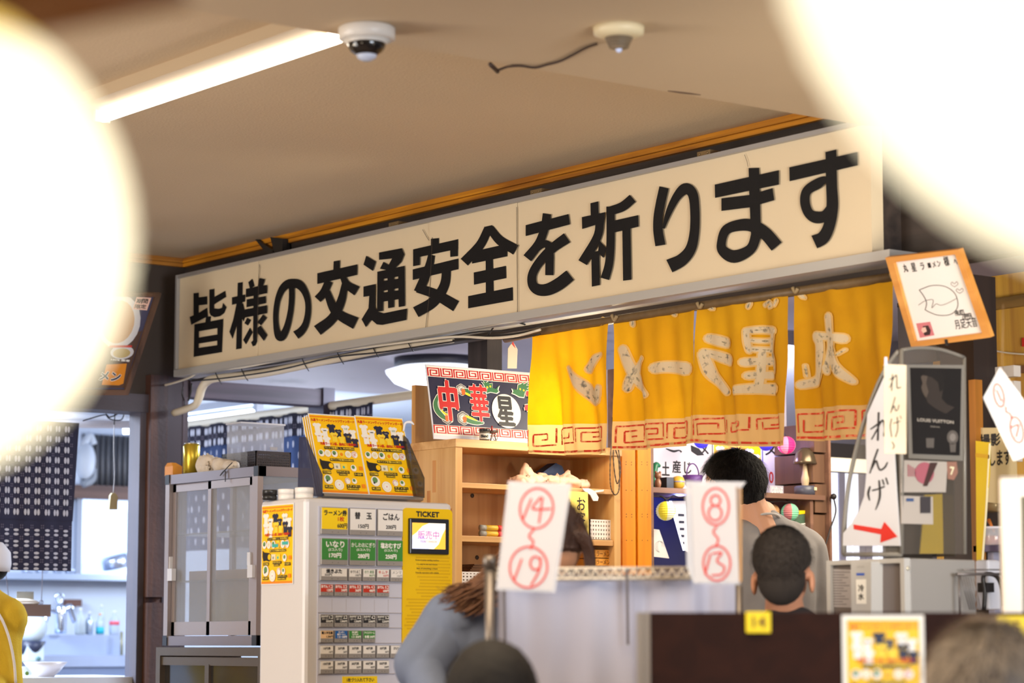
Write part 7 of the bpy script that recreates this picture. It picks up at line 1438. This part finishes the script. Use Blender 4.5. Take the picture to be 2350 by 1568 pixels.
cl_ = g.T.part('collar', mat('pale_collar', (190, 184, 178), .8)); cc = D(1742, 1208, t_) + V3((0, 0, .002)); cl_.tube([cc + (fr_dir.normalized() * (.074 * math.cos(a) + .012) + fr_dir.normalized().cross(V3((0, 0, 1))) * (.074 * math.sin(a))) + V3((0, 0, -.036 * math.cos(a))) for a in [i * math.pi / 10 for i in range(21)]], .0045, 6, 2, False)
g.T.part('trousers', mat('dark_trousers', (40, 42, 52), .8)).cone(q(0, 0, -.6), q(0, 0, -1.05), .15, .10); 
# boy
t_ = 6.35; c = D(1797, 1311, t_)
g = Fig('boy with cropped dark hair seen from behind, above the brown partition', c, HD * .97 + RT * .25, V3((0, 0, 1)) + HD * .12, .93)
sb_ = g.T.part('body', mat('skin_warm', (190, 134, 104), .55)); g.head(sb_, ez=-.022); nb = D(1805, 1418, t_); sb_.cone(g.p(0, -.008, -.05), nb + HD * .03, .044, .052); sb_.remesh = .005; sb_.smooth_it = 2; g.face(); g.hair(buzz, .008, 66, 96, 158, .003, 7000, .007, .9, 5, bpow=1.5, edge=2.2, nape=True)
q, sh = torso(g.T, mat('dark_child_top', (30, 28, 32), .9), nb + V3((0, 0, .01)), .12, HD, .85, skinb=sb_); sh.post = folds(.008, 10, 4)
# woman in the pale blue sweatshirt
t_ = 6.3; c = D(1268, 1262, t_)
up = (V3((0, 0, 1)) * .75 + RT * .25 - HD * .55)
g = Fig('long-haired woman with bowed head in a pale grey-blue sweatshirt beside the ticket machine', c, -HD * .60 + RT * .25 - V3((0, 0, .85)), V3((0, 0, 1)) * .55 + RT * .2 - HD * .9, .95)
sb_ = g.T.part('body', skin); g.head(sb_); nb = D(1118, 1372, t_ + .12); sb_.cone(g.p(0, -.04, -.05), nb, .05, .058); sb_.remesh = .0055; sb_.smooth_it = 2; g.face()
g.hair(hairb, .014, 48, 100, 130, .005, 1800, .05, .15, 7, (0, -1, -.2))
lk = g.T.parts[-1]; rs = random.Random(12)
def lock(pts, r, m_): b = lk.sub('lock', m_); b.kind = 'stuff'; b.tube(pts, r, 7, 5)
L1 = g.T.parts[-1].sub('long_lock', hairt); L1.kind = 'stuff'
for i in range(330):
    a = rs.random(); x0 = 1170 + 40 * rs.random(); y0 = 1240 + 60 * rs.random(); x2 = 1048 + 70 * rs.random(); y2 = 1340 + 62 * a; dz = rs.uniform(-.06, .04)
    L1.tube([D(x0, y0, t_ + .05 + dz), D((x0 + x2) / 2 + rs.uniform(-8, 8), (y0 + y2) / 2 + 10 + rs.uniform(-8, 12), t_ + .0 + dz), D(x2, y2, t_ - .02 + dz), D(x2 - 18 - 22 * rs.random(), y2 + rs.uniform(2, 24), t_ - .02 + dz)], [.0030, .0034, .0022, .0004], 4, 3)
for i in range(60):
    y = 1350 + rs.random() * 46; x = 1060 + rs.random() * 30; L1.tube([D(x, y, t_ - .03), D(x - 30, y - 2 + rs.uniform(-8, 8), t_ - .04), D(x - 48 - rs.random() * 16, y + rs.uniform(-22, 26), t_ - .05)], [.0018, .0010, .0004], 4, 3)
L2 = g.T.parts[-1].sub('side_lock', hairb); L2.kind = 'stuff'
for i in range(110):
    a = rs.random(); L2.tube([D(1280 + 30 * a, 1178 + 14 * a + 6 * rs.random(), t_ - .05), D(1318 + 26 * rs.random(), 1222 + 8 * rs.random(), t_ - .09), D(1342 + 18 * rs.random(), 1262 + 10 * rs.random(), t_ - .08), D(1348 + 22 * rs.random(), 1330 + 30 * rs.random(), t_ - .07)], [.004, .007, .006, .002], 4, 3)
swb = mat('blue_grey_sweatshirt', (104, 116, 142), .9, bump=.2, bscale=400)
el = D(965, 1530, t_ - .05); wrs = D(1010, 1650, t_ - .28)
q, sh = torso(g.T, swb, nb + V3((0, 0, .0)), .15, RT * .75 - HD * .5, .98, arm=((el, wrs), (D(1240, 1560, t_ + .1), D(1250, 1650, t_ - .1))), skinb=sb_); sh.cone(D(1035, 1420, t_ + .02), D(965, 1525, t_ - .05), .068, .066); sh.cone(D(1075, 1395, t_ + .05), D(1030, 1420, t_), .055, .07); sh.post = folds(.026, 5, 9)
# kitchen staff in yellow
t_ = 9.5; c = D(-48, 1312, t_)
g = Fig('kitchen worker in a mustard yellow sweater and white cap at the left edge', c, -RT * .6 - HD * .2, (0, 0, 1), .92)
sb_ = g.T.part('body', skin2); g.head(sb_); nb = D(-46, 1375, t_); sb_.cone(g.p(0, -.03, -.05), nb, .05, .056); sb_.remesh = .006; sb_.smooth_it = 2; g.face(); g.hair(hairk, .010, 60, 100, 128)
cp_ = g.T.part('cap', mat('white_cap', (226, 224, 230), .8)); cp_.lathe(g.p(0, -.018, .0) , [(.098, 0), (.102, .03), (.098, .07), (.07, .105), (.02, .118)], 28, g.u); cp_.post = folds(.008, 16, 1)
yel = mat('mustard_sweater', (224, 186, 48), .95, bump=.6, bscale=240, var=.08, vscale=12)
q, sh = torso(g.T, yel, nb + V3((0, 0, .03)), .135, -RT * .3 - HD * .8, 1.0, arm=((D(2, 1530, t_ - .02), D(-20, 1600, t_ - .25)), (D(-120, 1530, t_), D(-60, 1600, t_ - .2))), skinb=sb_); sh.post = folds(.012, 12, 6); sh.cone(D(-14, 1410, t_), D(0, 1530, t_ - .02), .07, .075)
st_ = g.T.part('apron_strap', mat('white_strap_cloth', (232, 230, 232), .8)); st_.tube([D(x, y, t_ - .13) for x, y in ((-40, 1350), (-8, 1402), (8, 1430), (22, 1470), (32, 1520), (36, 1570))], .0055, 6)
# heads close to the camera
g = Fig('black-haired head of a seated diner at the bottom centre, strongly blurred', D(1128, 1622, 4.5), HD, (0, 0, 1), .98); sb_ = g.T.part('body', skin); g.head(sb_); nb = g.p(0, -.04, -.2); sb_.cone(g.p(0, -.03, -.05), nb, .05, .056); sb_.remesh = .006; g.face(); g.hair(hairk, .010, 62, 95, 125, .003)
q, sh = torso(g.T, mat('dark_diner_top', (36, 36, 42), .9), nb + V3((0, 0, .02)), .16, HD, 1.0, skinb=sb_)
g = Fig('grey-haired head of a seated diner at the lower right corner, blurred', D(2262, 1636, 3.75), HD * .9 - RT * .3, (0, 0, 1), 1.02); sb_ = g.T.part('body', skin); g.head(sb_); nb = g.p(0, -.04, -.2); sb_.cone(g.p(0, -.03, -.05), nb, .05, .056); sb_.remesh = .006; g.face(); g.hair(hairg, .016, 62, 98, 128, .012, 3000, .03, .5, 8, (0, 0, -1), mat('pale_grey_hair', (150, 136, 120), .6))
q, sh = torso(g.T, mat('charcoal_diner_top', (52, 50, 54), .9), nb + V3((0, 0, .02)), .17, HD, 1.0, skinb=sb_)
for t_ in ALL: t_.build()
